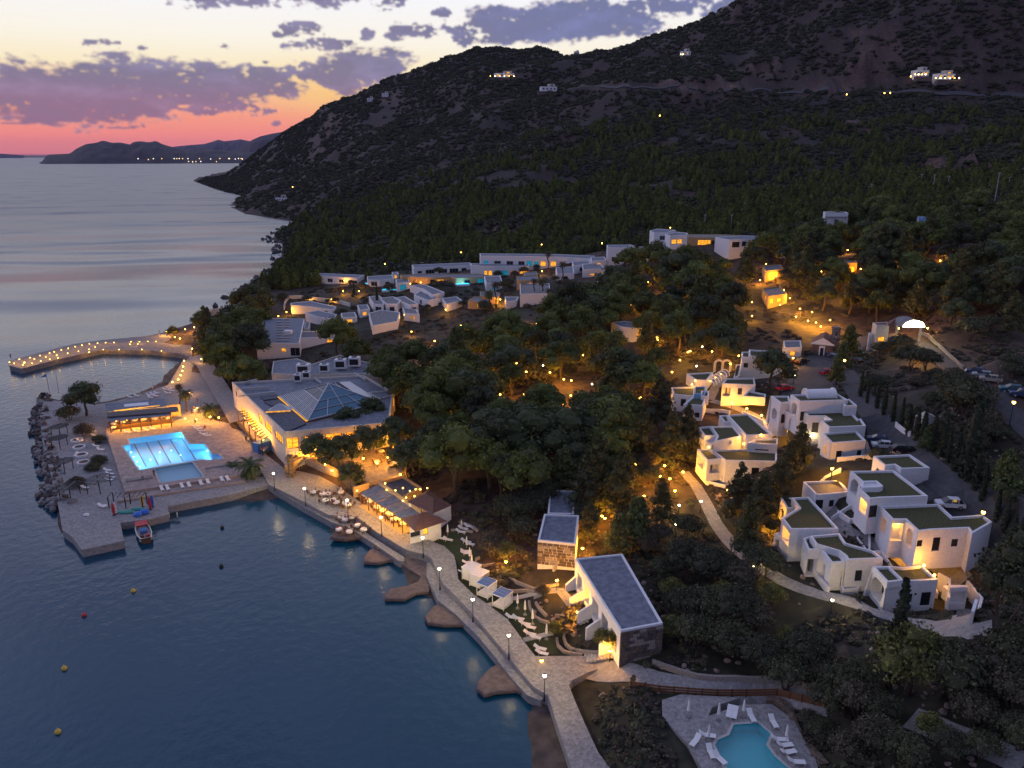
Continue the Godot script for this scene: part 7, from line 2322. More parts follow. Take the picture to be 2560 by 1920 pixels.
	for q in [["H", 2.15, [1050, 1095, 1130, 1110, 1175, 1110, 1220, 1160, 1250, 1185, 1155, 1165, 1325, 1190, 1350, 1205, 1290, 1095, 1530, 1145, 1540, 1175, 1600, 1225, 1650, 1250, 1725, 1290, 1745, 1330, 1825, 1365, 1500, 1120, 1700, 1280, 1780, 1330]], ["H", 1.15, [1290, 1310, 1325, 1335, 1380, 1315, 1435, 1385, 1360, 1440, 1270, 1420, 1485, 1420]],
		["D", 2.45, [985, 1470, 1065, 1455, 1165, 1440, 1245, 1430, 1340, 1425, 1460, 1420, 985, 1500, 1690, 1360, 1720, 1330]], ["H", 4.3, [1100, 720, 1210, 760, 1300, 760, 1420, 700, 1500, 720, 1550, 640, 1640, 740, 1700, 780, 1750, 840, 1600, 830, 1850, 760, 1880, 700]]]:
		for i in range(0, q[2].size(), 2): list.append(dup(tb, at(q[0], q[2][i], q[2][i + 1], q[1]), rng.randf() * 3, 1.1))
	tb.free()
	name_all(list, "round dining table with white cloth and chairs", "dining table", "white-clothed tables")
	# round planters on the pool quay
	for q in [[665, 80, "round white planter ring by the loungers, north of three"], [685, 140, "round white planter ring, middle one of three on the quay"], [705, 207, "round white planter ring with a bench end beside it"], [725, 272, "round white planter ring closest to the pier"]]:
		var o := thing("planter_ring", q[2], "planter", at("G", q[0], q[1], 1.5))
		s = Sh.new()
		for k in 16:
			var a := Vector3(cos(TAU * k / 16), 0, sin(TAU * k / 16)) * 1.25
			var b := Vector3(cos(TAU * (k + 1) / 16), 0, sin(TAU * (k + 1) / 16)) * 1.25
			s.bar(a + Vector3(0, .25, 0), b + Vector3(0, .25, 0), .35, .5)
		part("ring", s, M.white, o)
		s = Sh.new()
		s.tube(Vector3(0, .1, 0), Vector3(0, .4, 0), 1.2, 1.1, 12, true)
		part("earth", s, M.soil, o)
	# bare pergola frames along the west walk
	var fr := [[520, 30, 3.4, "dark curved pergola frame at the far end of the quay walk"], [520, 130, 3.2, "dark curved pergola frame beside the planter rings"], [560, 340, 3.4, "dark round-ribbed pergola frame halfway down the quay walk"], [610, 560, 3.6, "dark round-ribbed pergola frame at the root of the pier"], [860, 500, 4.4, "wide dark round-ribbed pergola frame below the pool terrace"]]
	for q in fr:
		var o := thing("pergola_frame", q[3], "pergola", at("G", q[0], q[1], 1.5))
		s = Sh.new()
		s.bar(Vector3(0, 2.4, -q[2] * .7), Vector3(0, 2.4, q[2] * .7), .16)
		part("spine", s, M.steel, o)
		for k in 9:
			s = Sh.new()
			var z: float = lerpf(-q[2] * .65, q[2] * .65, k / 8.0)
			var h := sqrt(maxf(.15, 1.0 - pow(z / q[2] * 1.4, 2.0)))
			s.bar(Vector3(-q[2] * .62 * h, 2.5, z + .2), Vector3(q[2] * .62 * h, 2.5, z - .2), .11)
			part("rib", s, M.metal, o)
		for x in [-1, 1]:
			for z in [-1, 1]:
				s = Sh.new()
				s.bar(Vector3(x * q[2] * .3, 0, z * q[2] * .5), Vector3(x * q[2] * .3, 2.45, z * q[2] * .5), .13)
				part("post", s, M.metal, o)
	# jetty end flag and masts
	for q in [[430, 1195, 1060, 1, "flagpole with a dark drooping flag behind the round pine"], [510, 1190, 1075, 0, "thin bare mast next to the flagpole"]]:
		var p := at("D", q[0], q[1], 1.5)
		var o := thing("flagpole", q[4], "flagpole", p)
		s = Sh.new()
		s.tube(Vector3(0, 0, 0), Vector3(0, 6.5, 0), .09, .06, 6)
		part("pole", s, M.steel, o)
		if q[3]:
			s = Sh.new()
			for k in 4: s.quad(Vector3(-.1 - k * .5, 6.3 - k * .28, 0), Vector3(-.6 - k * .5, 6.0 - k * .28, .12 * (k % 2)), Vector3(-.6 - k * .5, 5.4 - k * .1, .12 * (k % 2)), Vector3(-.1 - k * .5, 5.4 - k * .02, 0))
			part("flag", s, M.blue_cloth, o)
	var sign_ := thing("notice_box", "small dark notice box on a post at the corner of the breakwater", "sign", at("D", 380, 1235, 1.5))
	s = Sh.new()
	s.box(Vector3(0, 1.6, 0), Vector3(1.3, .8, .3))
	part("panel", s, M.metal, sign_)
	s = Sh.new()
	s.box(Vector3(0, .7, 0), Vector3(.12, 1.4, .12))
	part("post", s, M.metal, sign_)
	# water sports deck: rack, stacked floats, slide flags
	var rk := thing("sports_rack", "dark timber water sports rack with a slatted top on the quay edge", "rack", at("G", 1110, 640, 1.5))
	for x in [-3.4, 0, 3.4]:
		for z in [-1.0, 1.0]:
			s = Sh.new()
			s.box(Vector3(x, 1.25, z), Vector3(.16, 2.5, .16))
			part("post", s, M.metal, rk)
	for k in 8:
		s = Sh.new()
		s.box(Vector3(-3.4 + k * .97, 2.55, 0), Vector3(.12, .1, 2.6), .15)
		part("slat", s, M.metal, rk)
	for q in [[985, 690, M.red, "red and white upright float at the seaward side of the sports rack"], [1000, 680, M.white, "white upright board beside the red float"], [1300, 640, M.red, "tall red banner float at the inland side of the sports rack"], [1320, 620, M.blue_plastic, "tall blue banner float next to the red one"], [1235, 620, M.yellow, "yellow upright board on the sports rack"]]:
		var o := thing("upright_float", q[3], "board", at("G", q[0], q[1] + 30, 1.5))
		s = Sh.new()
		s.ball(Vector3(0, 1.35, 0), Vector3(.34, 1.35, .12), 8, 8)
		part("board", s, q[2], o)
		s = Sh.new()
		s.box(Vector3(0, .06, 0), Vector3(.6, .12, .4))
		part("foot", s, M.metal, o)
	for q in [[1090, 690, M.green_plastic, Vector3(2.0, .3, .7), "green upturned canoe on the quay edge"], [1200, 665, M.green_plastic, Vector3(1.8, .3, .6), "second green upturned canoe behind the blue tube"], [1190, 710, M.blue_plastic, Vector3(.9, .55, .9), "round blue inflatable tube at the quay edge"], [1250, 690, M.blue_plastic, Vector3(1.0, .6, .8), "fat blue inflatable beside the round tube"], [900, 640, M.cloth, Vector3(.7, .3, .6), "pale bundled sail on the pier root"], [745, 715, M.white, Vector3(.6, .3, .5), "white box on the stone pier"]]:
		var o := thing("inflatable" if q[2] == M.blue_plastic else "beach_gear", q[4], "float", at("G", q[0], q[1], 1.5 + q[3].y * .6))
		s = Sh.new()
		s.ball(Vector3.ZERO, q[3], 10, 6, .06, 4)
		part("hull", s, q[2], o)
	# moored boat
	var bt := thing("moored_boat", "red and white flat-bowed boat moored stern-on at the quay", "boat", at("G", 1245, 890, .15), .55)
	s = Sh.new()
	var hull := [[-3.6, 1.0, .75], [-1.5, 1.25, .7], [1.2, 1.25, .75], [3.2, .95, .9], [3.7, .75, 1.0]]
	for i in hull.size() - 1:
		var a: Array = hull[i]
		var b: Array = hull[i + 1]
		for sx in [-1.0, 1.0]:
			var q := [Vector3(sx * a[1], a[2], a[0]), Vector3(sx * b[1], b[2], b[0]), Vector3(sx * b[1] * .75, -.35, b[0]), Vector3(sx * a[1] * .75, -.35, a[0])]
			if sx < 0: s.quad(q[0], q[1], q[2], q[3])
			else: s.quad(q[3], q[2], q[1], q[0])
	s.quad(Vector3(-1, .75, -3.6), Vector3(-.75, -.35, -3.6), Vector3(.75, -.35, -3.6), Vector3(1, .75, -3.6))
	s.quad(Vector3(-.75, 1, 3.7), Vector3(.75, 1, 3.7), Vector3(.56, -.35, 3.7), Vector3(-.56, -.35, 3.7))
	part("hull", s, M.wood, bt)
	s = Sh.new()
	for i in hull.size() - 1:
		for sx in [-1, 1]: s.bar(Vector3(sx * hull[i][1], hull[i][2] + .05, hull[i][0]), Vector3(sx * hull[i + 1][1], hull[i + 1][2] + .05, hull[i + 1][0]), .22, .14)
	part("gunwale", s, M.cream, bt)
	s = Sh.new()
	s.box(Vector3(0, .35, 0), Vector3(2.2, .08, 6.8))
	part("deck", s, M.cream, bt)
	s = Sh.new()
	s.box(Vector3(0, 1.35, -2.7), Vector3(2.2, .12, 2.2))
	part("canopy", s, M.red, bt)
	for x in [-1, 1]:
		for z in [-3.6, -1.8]:
			s = Sh.new()
			s.box(Vector3(x, .85, z), Vector3(.07, 1.0, .07))
			part("pole", s, M.steel, bt)
	s = Sh.new()
	s.box(Vector3(0, .75, -.2), Vector3(1.3, .8, 1.4))
	part("console", s, M.blue_cloth, bt)
	for x in [-.5, .5]:
		s = Sh.new()
		s.box(Vector3(x, .6, 1.6), Vector3(.7, .4, .9))
		part("seat", s, M.red if x > 0 else M.wood, bt)
	# swim ladder platform and buoys
	var la := thing("swim_ladder", "small swim ladder frame standing off the quay corner", "ladder", at("G", 1500, 740, 0))
	for x in [-.8, .8]:
		s = Sh.new()
		s.bar(Vector3(x, -1.5, 0), Vector3(x, 1.3, 0), .14)
		part("post", s, M.white, la)
	s = Sh.new()
	s.box(Vector3(0, 1.3, -.6), Vector3(1.8, .12, 1.4))
	part("step", s, M.wood_grey, la)
	for q in [["G", 1152, 1378, M.yellow, "yellow mooring buoy in the middle of the bay"], ["G", 727, 1588, M.red, "red mooring buoy out from the pier"], ["S", 161, 1673, M.yellow, "yellow mooring buoy toward the open sea"], ["S", 145, 1832, M.yellow, "orange-yellow mooring buoy, outermost of the bay"], ["G", 1912, 1165, M.metal, "small dark float in the inner bay"], ["G", 1920, 832, M.metal, "tiny dark float off the quay corner"]]:
		var o := thing("buoy", q[4], "buoy", at(q[0], q[1], q[2], 0))
		s = Sh.new()
		s.ball(Vector3(0, .15, 0), Vector3(.4, .38, .4), 9, 6)
		s.tube(Vector3(0, .45, 0), Vector3(0, .75, 0), .06, .05, 6, true)
		part("float", s, q[3], o)
	# lamp masts on the slope
	list = []
	for q in [[245, 1410, 1320], [407, 1400, 1320], [1260, 1190, 1135], [1330, 1185, 1140], [1408, 1185, 1150], [1560, 1150, 1080], [1640, 1160, 1085], [1725, 1175, 1095], [2015, 1240, 1095], [2100, 1140, 1095], [2190, 1130, 1080]]:
		var p := on("N", q[0], q[1])
		var top: float = (q[1] - q[2]) * .40984 / F * Vector2(p.x, p.z).length() * 1.02
		var o := thing("light_mast", "", "light mast", p)
		s = Sh.new()
		s.tube(Vector3(0, -.5, 0), Vector3(0, top, 0), .22, .14, 6)
		part("pole", s, M.steel, o)
		s = Sh.new()
		s.box(Vector3(0, top + .1, 0), Vector3(1.4, .3, .5))
		part("lamp_head", s, M.steel, o)
		list.append(o)
	name_all(list, "tall unlit grey light mast on the slope", "light mast", "unlit light masts on the slope")

# ---------------------------------------------------------------- cars
func car(label: String, zone: String, x: float, y: float, turn: float, paint: Material, suv := false, lights := 0):
	var p := on(zone, x, y)
	var o := thing("parked_car", label, "car", p + Vector3(0, .2, 0), turn, "parked cars")
	var hgt_ := 1.66 if suv else 1.48
	var prof := [[-2.05, .42], [-2.08, .72], [-1.95, .88], [-1.15, .98], [-.35, hgt_ - .06], [.2, hgt_], [1.15, hgt_ - .03], [1.75, 1.05], [2.02, .95], [2.06, .45]] if true else []
	var body := Sh.new()
	var cab := Sh.new()
	var low := [[-2.05, .32], [-2.1, .70], [-1.95, .86], [-1.1, .96], [1.7, 1.0], [2.02, .92], [2.08, .42], [2.0, .32]]
	for sx in [-1.0, 1.0]:
		for i in range(1, low.size() - 1):
			var a := Vector3(sx * .86, low[0][1], low[0][0])
			var b := Vector3(sx * .86, low[i][1], low[i][0])
			var c := Vector3(sx * .86, low[i + 1][1], low[i + 1][0])
			if sx > 0: body.tri(a, b, c)
			else: body.tri(a, c, b)
	for i in low.size() - 1:
		body.quad(Vector3(-.86, low[i][1], low[i][0]), Vector3(-.86, low[i + 1][1], low[i + 1][0]), Vector3(.86, low[i + 1][1], low[i + 1][0]), Vector3(.86, low[i][1], low[i][0]))
	part("body", body, paint, o)
	var gq := [Vector2(-1.12, .97), Vector2(-.35, hgt_ - .05), Vector2(1.25, hgt_ - .06), Vector2(1.85, 1.0)]
	var w := [.80, .62, .62, .78]
	for i in 3:
		var g := Sh.new()
		g.quad(Vector3(-w[i], gq[i].y, gq[i].x), Vector3(-w[i + 1], gq[i + 1].y, gq[i + 1].x), Vector3(w[i + 1], gq[i + 1].y, gq[i + 1].x), Vector3(w[i], gq[i].y, gq[i].x))
		part(["windscreen", "roof", "rear_window"][i], g, paint if i == 1 else M.glassdark, o)
	for sx in [-1.0, 1.0]:
		var g := Sh.new()
		var q := []
		for i in 4: q.append(Vector3(sx * w[i], gq[i].y, gq[i].x))
		if sx > 0: g.quad(q[0], q[3], q[2], q[1])
		else: g.quad(q[0], q[1], q[2], q[3])
		part("side_window", g, M.glassdark, o)
		var pl := Sh.new()
		for k in [.0, .95]: pl.bar(Vector3(sx * .8, .98, k), Vector3(sx * .64, hgt_ - .06, k), .07)
		part("pillar", pl, paint, o)
		for z in [-1.3, 1.3]:
			var t := Sh.new()
			t.tube(Vector3(sx * .70, .32, z), Vector3(sx * .9, .32, z), .33, .33, 12, true)
			var wh := part("wheel", t, M.dark, o)
			var r := Sh.new()
			r.tube(Vector3(sx * .9, .32, z), Vector3(sx * .915, .32, z), .2, .2, 10, true)
			part("rim", r, M.steel, wh)
		var hl := Sh.new()
		hl.box(Vector3(sx * .62, .72, -2.08), Vector3(.34, .16, .06))
		part("headlight", hl, M.flood if lights else M.steel, o)
		var tl := Sh.new()
		tl.box(Vector3(sx * .68, .8, 2.06), Vector3(.24, .2, .06))
		part("tail_light", tl, M.red, o)
	if lights:
		bulb(o, p + Vector3(0, .9, 0) + Basis(Vector3.UP, turn) * Vector3(.6, 0, -2.2), .1, 5.0, 0, "headlight_bulb")

func make_cars():
	M.paint_white = mat(lin(.7, .7, .72), .25)
	M.paint_red = mat(lin(.35, .015, .02), .25)
	M.paint_black = mat(lin(.012, .012, .016), .25)
	M.paint_blue = mat(lin(.03, .05, .13), .25)
	M.paint_silver = mat(lin(.36, .37, .40), .3, .4)
	M.paint_tan = mat(lin(.36, .30, .24), .3)
	M.paint_teal = mat(lin(.02, .10, .13), .25)
	car("white hatchback parked beside the villa with a slanting buttress", "B", 990, 1112, 1.35, M.paint_white)
	car("dark grey car pulled in behind the white hatchback", "B", 950, 1060, 1.2, M.paint_blue)
	car("white sport utility car parked level with the villa roof", "B", 1565, 1628, 1.4, M.paint_white, true)
	car("dark car with glowing headlights in front of the white hatchback", "B", 1165, 1150, -1.7, M.paint_black, false, 1)
	car("red car half hidden under the round pine", "A", 1110, 612, -1.3, M.paint_red)
	car("red car parked by the lamp-lit island", "A", 1480, 475, -1.2, M.paint_red)
	car("black car parked behind the topmost villa", "A", 1200, 375, -1.2, M.paint_black, true)
	car("second black car, inland of the first behind the topmost villa", "A", 1260, 380, -1.0, M.paint_black)
	car("dark blue car parked in front of the chapel", "A", 1535, 330, .4, M.paint_blue)
	car("dark car parked along the road, lower of the two by the conifer", "A", 1715, 370, .5, M.paint_black)
	car("dark car parked along the road, upper of the two by the conifer", "A", 1745, 300, .5, M.paint_teal, false, 1)
	car("white van-like car standing at the gatehouse", "B", 965, 190, .2, M.paint_white, true)
	car("navy car, first of the row on the upper road", "B", 1800, 475, 1.1, M.paint_blue)
	car("silver car, second of the row on the upper road", "B", 1855, 505, 1.1, M.paint_silver)
	car("tan car, third of the row on the upper road", "B", 1920, 540, 1.1, M.paint_tan)
	car("teal car parked alone farther along the upper road", "B", 2105, 632, 1.2, M.paint_teal)
	car("blue car at the edge of the upper road car park", "B", 2195, 670, 1.2, M.paint_blue)

# ---------------------------------------------------------------- people
func body_mesh(sit: bool, top: Color, legs: Color, hair: Color) -> ArrayMesh:
	# joints of one pose; a bone is [a, b, ra, rb, colour]
	var skin := Color(.35, .20, .14)
	var hy := .47 if sit else .92
	var B := [[Vector3(0, hy, 0), Vector3(0, hy + .48, .0), .14, .17, top], [Vector3(0, hy + .48, 0), Vector3(0, hy + .60, 0), .07, .06, skin], [Vector3(0, hy + .70, .01), Vector3(0, hy + .76, 0), .10, .095, skin], [Vector3(0, hy + .76, -.03), Vector3(0, hy + .79, -.02), .10, .09, hair]]
	for s in [-1.0, 1.0]:
		var sh := Vector3(s * .19, hy + .47, 0)
		var el := Vector3(s * .27, hy + .22, .04) if not sit else Vector3(s * .25, hy + .24, .12)
		var ha := Vector3(s * .25, hy - .04, .12) if not sit else Vector3(s * .14, hy + .22, .36)
		B.append([sh, el, .06, .045, top])
		B.append([el, ha, .042, .034, skin])
		B.append([ha, ha + Vector3(0, -.07, .03) if not sit else ha + Vector3(0, 0, .08), .036, .026, skin])
		var hip := Vector3(s * .09, hy, 0)
		var kn := Vector3(s * .10, hy - .44, .03) if not sit else Vector3(s * .11, hy + .02, .42)
		var fo := Vector3(s * .10, .07, -.01) if not sit else Vector3(s * .11, .07, .40)
		B.append([hip, kn, .095, .065, legs])
		B.append([kn, fo, .06, .042, legs])
		B.append([fo, fo + Vector3(0, -.03, .16), .045, .035, Color(.05, .04, .04)])
	var c := .04
	var lo := Vector3(-.42, -.04, -.26)
	var nx := 21
	var ny := 26 + int(hy / c)
	var nz := 22
	var f := PackedFloat32Array()
	f.resize(nx * ny * nz)
	for k in nz:
		for j in ny:
			for i in nx:
				var p := lo + Vector3(i, j, k) * c
				var e := 0.0
				for b in B:
					var a: Vector3 = b[0]
					var ab: Vector3 = b[1] - a
					var t := clampf((p - a).dot(ab) / ab.length_squared(), 0, 1)
					var d: float = p.distance_to(a + ab * t) - lerpf(b[2], b[3], t)
					e += exp(-d * 45.0)
				f[(k * ny + j) * nx + i] = -log(maxf(e, 1e-12)) / 45.0
	var vid := {}
	var v := PackedVector3Array()
	var col := PackedColorArray()
	var idx := PackedInt32Array()
	var cell := func(i, j, k): return (k * ny + j) * nx + i
	for k in nz - 1:
		for j in ny - 1:
			for i in nx - 1:
				var sum := Vector3.ZERO
				var n := 0
				for e in [[0, 0, 0, 1, 0, 0], [0, 1, 0, 1, 1, 0], [0, 0, 1, 1, 0, 1], [0, 1, 1, 1, 1, 1], [0, 0, 0, 0, 1, 0], [1, 0, 0, 1, 1, 0], [0, 0, 1, 0, 1, 1], [1, 0, 1, 1, 1, 1], [0, 0, 0, 0, 0, 1], [1, 0, 0, 1, 0, 1], [0, 1, 0, 0, 1, 1], [1, 1, 0, 1, 1, 1]]:
					var a := f[cell.call(i + e[0], j + e[1], k + e[2])]
					var b := f[cell.call(i + e[3], j + e[4], k + e[5])]
					if (a < 0) != (b < 0):
						sum += Vector3(e[0], e[1], e[2]).lerp(Vector3(e[3], e[4], e[5]), a / (a - b))
						n += 1
				if n == 0: continue
				var p := lo + (Vector3(i, j, k) + sum / n) * c
				vid[cell.call(i, j, k)] = v.size()
				v.append(p)
				var bd := 1e9
				var bc := Color.WHITE
				for b in B:
					var a: Vector3 = b[0]
					var ab: Vector3 = b[1] - a
					var t := clampf((p - a).dot(ab) / ab.length_squared(), 0, 1)
					var d: float = p.distance_to(a + ab * t) - lerpf(b[2], b[3], t)
					if d < bd:
						bd = d
						bc = b[4]
				col.append(bc)
	for k in range(1, nz - 1):
		for j in range(1, ny - 1):
			for i in range(1, nx - 1):
				var a := f[cell.call(i, j, k)] < 0
				for ax in 3:
					var q := [i, j, k]
					q[ax] += 1
					if a == (f[cell.call(q[0], q[1], q[2])] < 0): continue
					var u := (ax + 1) % 3
					var w := (ax + 2) % 3
					var c4 := []
					for o in [[0, 0], [-1, 0], [-1, -1], [0, -1]]:
						var r := [i, j, k]
						r[u] += o[0]
						r[w] += o[1]
						c4.append(vid.get(cell.call(r[0], r[1], r[2]), -1))
					if c4.has(-1): continue
					for t in ([0, 1, 2, 0, 2, 3] if not a else [0, 2, 1, 0, 3, 2]): idx.append(c4[t])
	var st := SurfaceTool.new()
	st.begin(Mesh.PRIMITIVE_TRIANGLES)
	for i in v.size():
		st.set_color(col[i])
		st.set_smooth_group(0)
		st.add_vertex(v[i])
	for i in idx: st.add_index(i)
	st.generate_normals()
	return st.commit()

func make_people():
	var looks := [[true, Color(.45, .05, .07), Color(.05, .05, .08), Color(.03, .02, .015)], [true, Color(.6, .58, .55), Color(.08, .09, .14), Color(.08, .05, .03)], [true, Color(.06, .08, .16), Color(.10, .09, .08), Color(.03, .02, .02)], [false, Color(.5, .5, .5), Color(.06, .06, .09), Color(.04, .03, .02)], [false, Color(.05, .05, .06), Color(.12, .10, .09), Color(.03, .02, .02)]]
	var m := []
	for l in looks: m.append(body_mesh(l[0], l[1], l[2], l[3]))
	for q in [["H", 1262, 1300, 1.1, 0, .6, "person in red seated at a table on the bathing platform"], ["H", 1300, 1285, 1.1, 1, 2.2, "person in a pale top seated beside the one in red on the platform"], ["H", 1425, 1375, 1.1, 0, -1.2, "person in red seated closest to the promenade on the platform"], ["H", 1460, 1405, 1.1, 2, 1.9, "person in dark clothes seated at the uphill platform table"], ["H", 1262, 1415, 1.1, 0, .3, "person in red seated at the seaward tip of the platform"], ["H", 1500, 1420, 1.1, 1, -2.0, "person in a pale top seated at the platform's inland edge"],
		["H", 1040, 1100, 2.1, 1, .8, "person in a pale top seated at the first promenade table"], ["H", 1070, 1085, 2.1, 2, -1.6, "person in dark clothes seated at the first promenade table"], ["H", 1230, 1190, 2.1, 0, 2.4, "person in red seated among the promenade tables"], ["H", 1320, 1200, 2.1, 1, -.4, "person in a pale top seated under the floodlight lamp"], ["H", 1290, 1090, 2.1, 3, 1.0, "person in grey standing by the taverna wall"], ["H", 470, 640, 2.1, 4, .5, "person in dark clothes walking beside the restaurant wall"], ["H", 490, 650, 2.1, 3, .7, "person in grey walking beside the restaurant wall"],
		["D", 1705, 1275, 2.1, 4, 1.5, "person in dark clothes standing at the uplit palms"], ["D", 1690, 1445, 2.5, 2, .2, "person in dark clothes seated by the row of loungers on the pool terrace"], ["D", 1775, 1500, 2.5, 0, -.9, "person in red seated by the row of loungers on the pool terrace"], ["D", 95, 885, 1.75, 4, .3, "person standing at the very end of the jetty"], ["D", 1378, 675, 1.75, 4, -1.0, "person standing on the outer edge of the jetty root"], ["G", 1335, 385, 2.5, 4, .9, "person in dark clothes standing beside the wading pool"], ["G", 1235, 415, 2.5, 3, .4, "person in grey standing below the swimming pool"]]:
		var o := MeshInstance3D.new()
		o.name = numbered("person")
		o.mesh = m[q[4]]
		o.material_override = M.foliage
		add_child(o)
		o.position = at(q[0], q[1], q[2], q[3])
		o.rotation.y = q[5]
		meta(o, q[6], "person")

# ---------------------------------------------------------------- lamps
func lamp_thing(called: String, p: Vector3, high: float, r: float, energy: float, kind: int) -> Node3D:
	var o := Node3D.new()
	o.name = numbered(called)
	add_child(o)
	o.position = p
	if high > .3:
		var s := Sh.new()
		s.tube(Vector3(0, -.3, 0), Vector3(0, high - r, 0), .07 if high > 2 else .05, .05, 6, true)
		if high > 2:
			s.tube(Vector3(0, -.2, 0), Vector3(0, .7, 0), .16, .09, 8, true)
			s.tube(Vector3(0, high - r - .12, 0), Vector3(0, high - r + .02, 0), .10, .22, 8, true)
		part("post", s, M.metal, o)
		var c := Sh.new()
		c.tube(Vector3(0, high + r * .9, 0), Vector3(0, high + r * 1.25, 0), r * .9, .03, 8, true)
		part("cap", c, M.metal, o)
	else:
		var s := Sh.new()
		s.bar(Vector3(0, -.02, 0), Vector3(0, -.3, 0), .1)
		part("bracket", s, M.metal, o)
	bulb(o, p + Vector3(0, high, 0), r, energy, kind)
	if energy > 30.0 or high > 2.0: lamp_spots.append(p + Vector3(0, high, 0))
	return o

func make_lamps():
	var posts := []
	for q in [["H", 703, 910, 1], ["H", 970, 1040, 1], ["H", 1340, 1140, 1], ["H", 1632, 1290, 1], ["H", 1993, 1465, 1], ["I", 755, 765, 1], ["I", 1043, 1030, 1], ["I", 1355, 1340, 1], ["J", 420, 860, 1]]:
		var p := on(q[0], q[1], q[2], 4.3)
		var y := 2.08
		p = at(q[0], q[1], q[2], y + 3.7)
		p.y = y
		posts.append(lamp_thing("promenade_lamp", p, 3.7, .24, 27.0, 1))
	name_all(posts, "black globe lamp post", "lamp post", "lamp posts along the promenade")
	# jetty deck lights
	var jl := []
	for q in [82, 917, 167, 893, 258, 878, 345, 860, 428, 838, 468, 828, 530, 812, 590, 797, 650, 783, 708, 770, 772, 758, 843, 752, 913, 748, 985, 747, 1132, 740, 1205, 740, 1277, 738, 1350, 738, 122, 927, 197, 940, 275, 927, 352, 907, 430, 892, 500, 880, 770, 830, 893, 808, 1030, 808, 1225, 808, 1395, 820, 297, 890, 395, 873, 490, 857, 585, 840, 678, 823, 770, 806, 823, 787, 1122, 762, 1190, 760]:
		jl.append(q)
	var list := []
	for i in range(0, jl.size(), 2):
		var p := at("D", jl[i], jl[i + 1], 2.3)
		p.y = 1.7
		list.append(lamp_thing("jetty_light", p, .6, .14, 6.0, 0))
	name_all(list, "low deck light glowing on the curved jetty", "lamp", "low lights along the jetty")
	# garden lamps on short posts, standing on the ground
	list = []
	var small := {"I": [1330, 705, 9, 1770, 865, 9, 1950, 1140, 9, 1992, 590, 10, 2185, 330, 7, 1640, 1560, .4], "J": [985, 645, 4], "D": [1437, 650, 10, 1600, 632, 4, 1678, 616, 7, 1742, 662, 4, 1510, 700, 7, 1555, 712, 3, 1660, 800, 4, 1740, 890, 3, 1590, 905, 3, 1582, 955, 3, 1575, 992, 2.5, 1560, 1030, 2.5, 1540, 1066, 2.5, 1490, 1088, 2.5, 1685, 1330, 9, 1695, 1410, 7, 1600, 1405, 9, 1815, 1390, 6, 1890, 1395, 4, 1640, 1175, 2, 210, 920, 3],
		"A": [655, 718, 6, 785, 765, 6, 912, 823, 6, 1128, 962, 8, 1525, 1280, 6, 1430, 1485, 6, 235, 1312, 8, 120, 1370, 8, 165, 1475, 5, 75, 1258, 5, 1185, 328, 7, 485, 272, 4, 295, 268, 4, 715, 308, 4, 620, 1470, 3, 10, 150, 3, 640, 375, 6],
		"C": [738, 237, 7, 300, 527, 9, 830, 40, 5], "B": [1130, 72, 5, 705, 62, 3, 1330, 318, 5, 1380, 70, 8],
		"E": [715, 630, 5, 930, 650, 5, 1030, 580, 6, 1165, 580, 6, 1560, 785, 9, 1910, 680, 7, 1915, 740, 5, 540, 760, 6, 470, 795, 4, 710, 910, 5, 885, 912, 4, 1610, 515, 3, 1700, 505, 3, 210, 940, 4, 150, 960, 3, 1040, 487, 3, 1620, 930, 3, 1850, 1080, 6, 1760, 1150, 5, 1430, 1130, 3, 1820, 1010, 3],
		"F": [1420, 650, 6, 1600, 670, 4, 1800, 640, 5, 1490, 812, 4, 1650, 835, 5, 1838, 852, 8, 1930, 710, 6, 830, 1000, 7, 745, 1415, 8, 510, 1475, 9, 1070, 1480, 10, 1135, 1490, 5, 1235, 1270, 5, 1880, 1140, 6, 1650, 1290, 5, 2160, 1235, 5, 950, 1420, 5, 400, 1475, 3, 920, 770, 6, 520, 790, 9, 880, 545, 6, 680, 960, 4, 180, 1015, 3, 350, 1380, 7, 520, 1610, 6, 1130, 1620, 5, 2200, 680, 4, 660, 1340, 4, 20, 1220, 4],
		"N": [1120, 1525, 7, 1105, 1615, 8, 1200, 1640, 6, 605, 1640, 6, 1685, 1590, 8, 960, 1655, 5, 1540, 1450, 3, 1400, 1600, 3],
		"S": [1900, 700, 14, 1925, 735, 14, 1950, 762, 11, 1990, 792, 14, 2020, 802, 14, 2040, 806, 12, 2052, 816, 12, 2000, 772, 12, 1915, 660, 11, 1940, 690, 11, 1975, 745, 10, 2030, 780, 10, 2075, 800, 9, 1880, 790, 7, 1860, 720, 7, 2095, 740, 6, 2140, 700, 6, 1820, 690, 6, 1780, 740, 5, 1700, 760, 5, 1880, 755, 5, 1960, 725, 7, 1310, 985, 5, 1400, 1000, 4, 1360, 1050, 3, 1680, 930, 5, 1700, 900, 5, 1720, 880, 4, 1640, 980, 5, 1560, 1000, 3, 1590, 1160, 6, 1610, 1240, 6, 1650, 1190, 5, 1505, 1290, 4],
		"H": [1010, 760, 7, 1110, 690, 6, 1210, 620, 8, 1300, 560, 8, 1150, 830, 6, 1210, 885, 6, 1330, 700, 7, 1430, 640, 8, 1480, 780, 6, 1550, 600, 8, 1600, 820, 5, 1680, 490, 8, 1690, 770, 6, 1750, 700, 7, 1840, 640, 8, 1930, 600, 7, 1800, 920, 5, 1990, 580, 5]}
	for z in small:
		for i in range(0, small[z].size(), 3):
			var p := on(z, small[z][i], small[z][i + 1], 1.9)
			var y := p.y - 1.9
			list.append(lamp_thing("garden_lamp", Vector3(p.x, y, p.z), 1.9, .23, small[z][i + 2] * 6.5, 0))
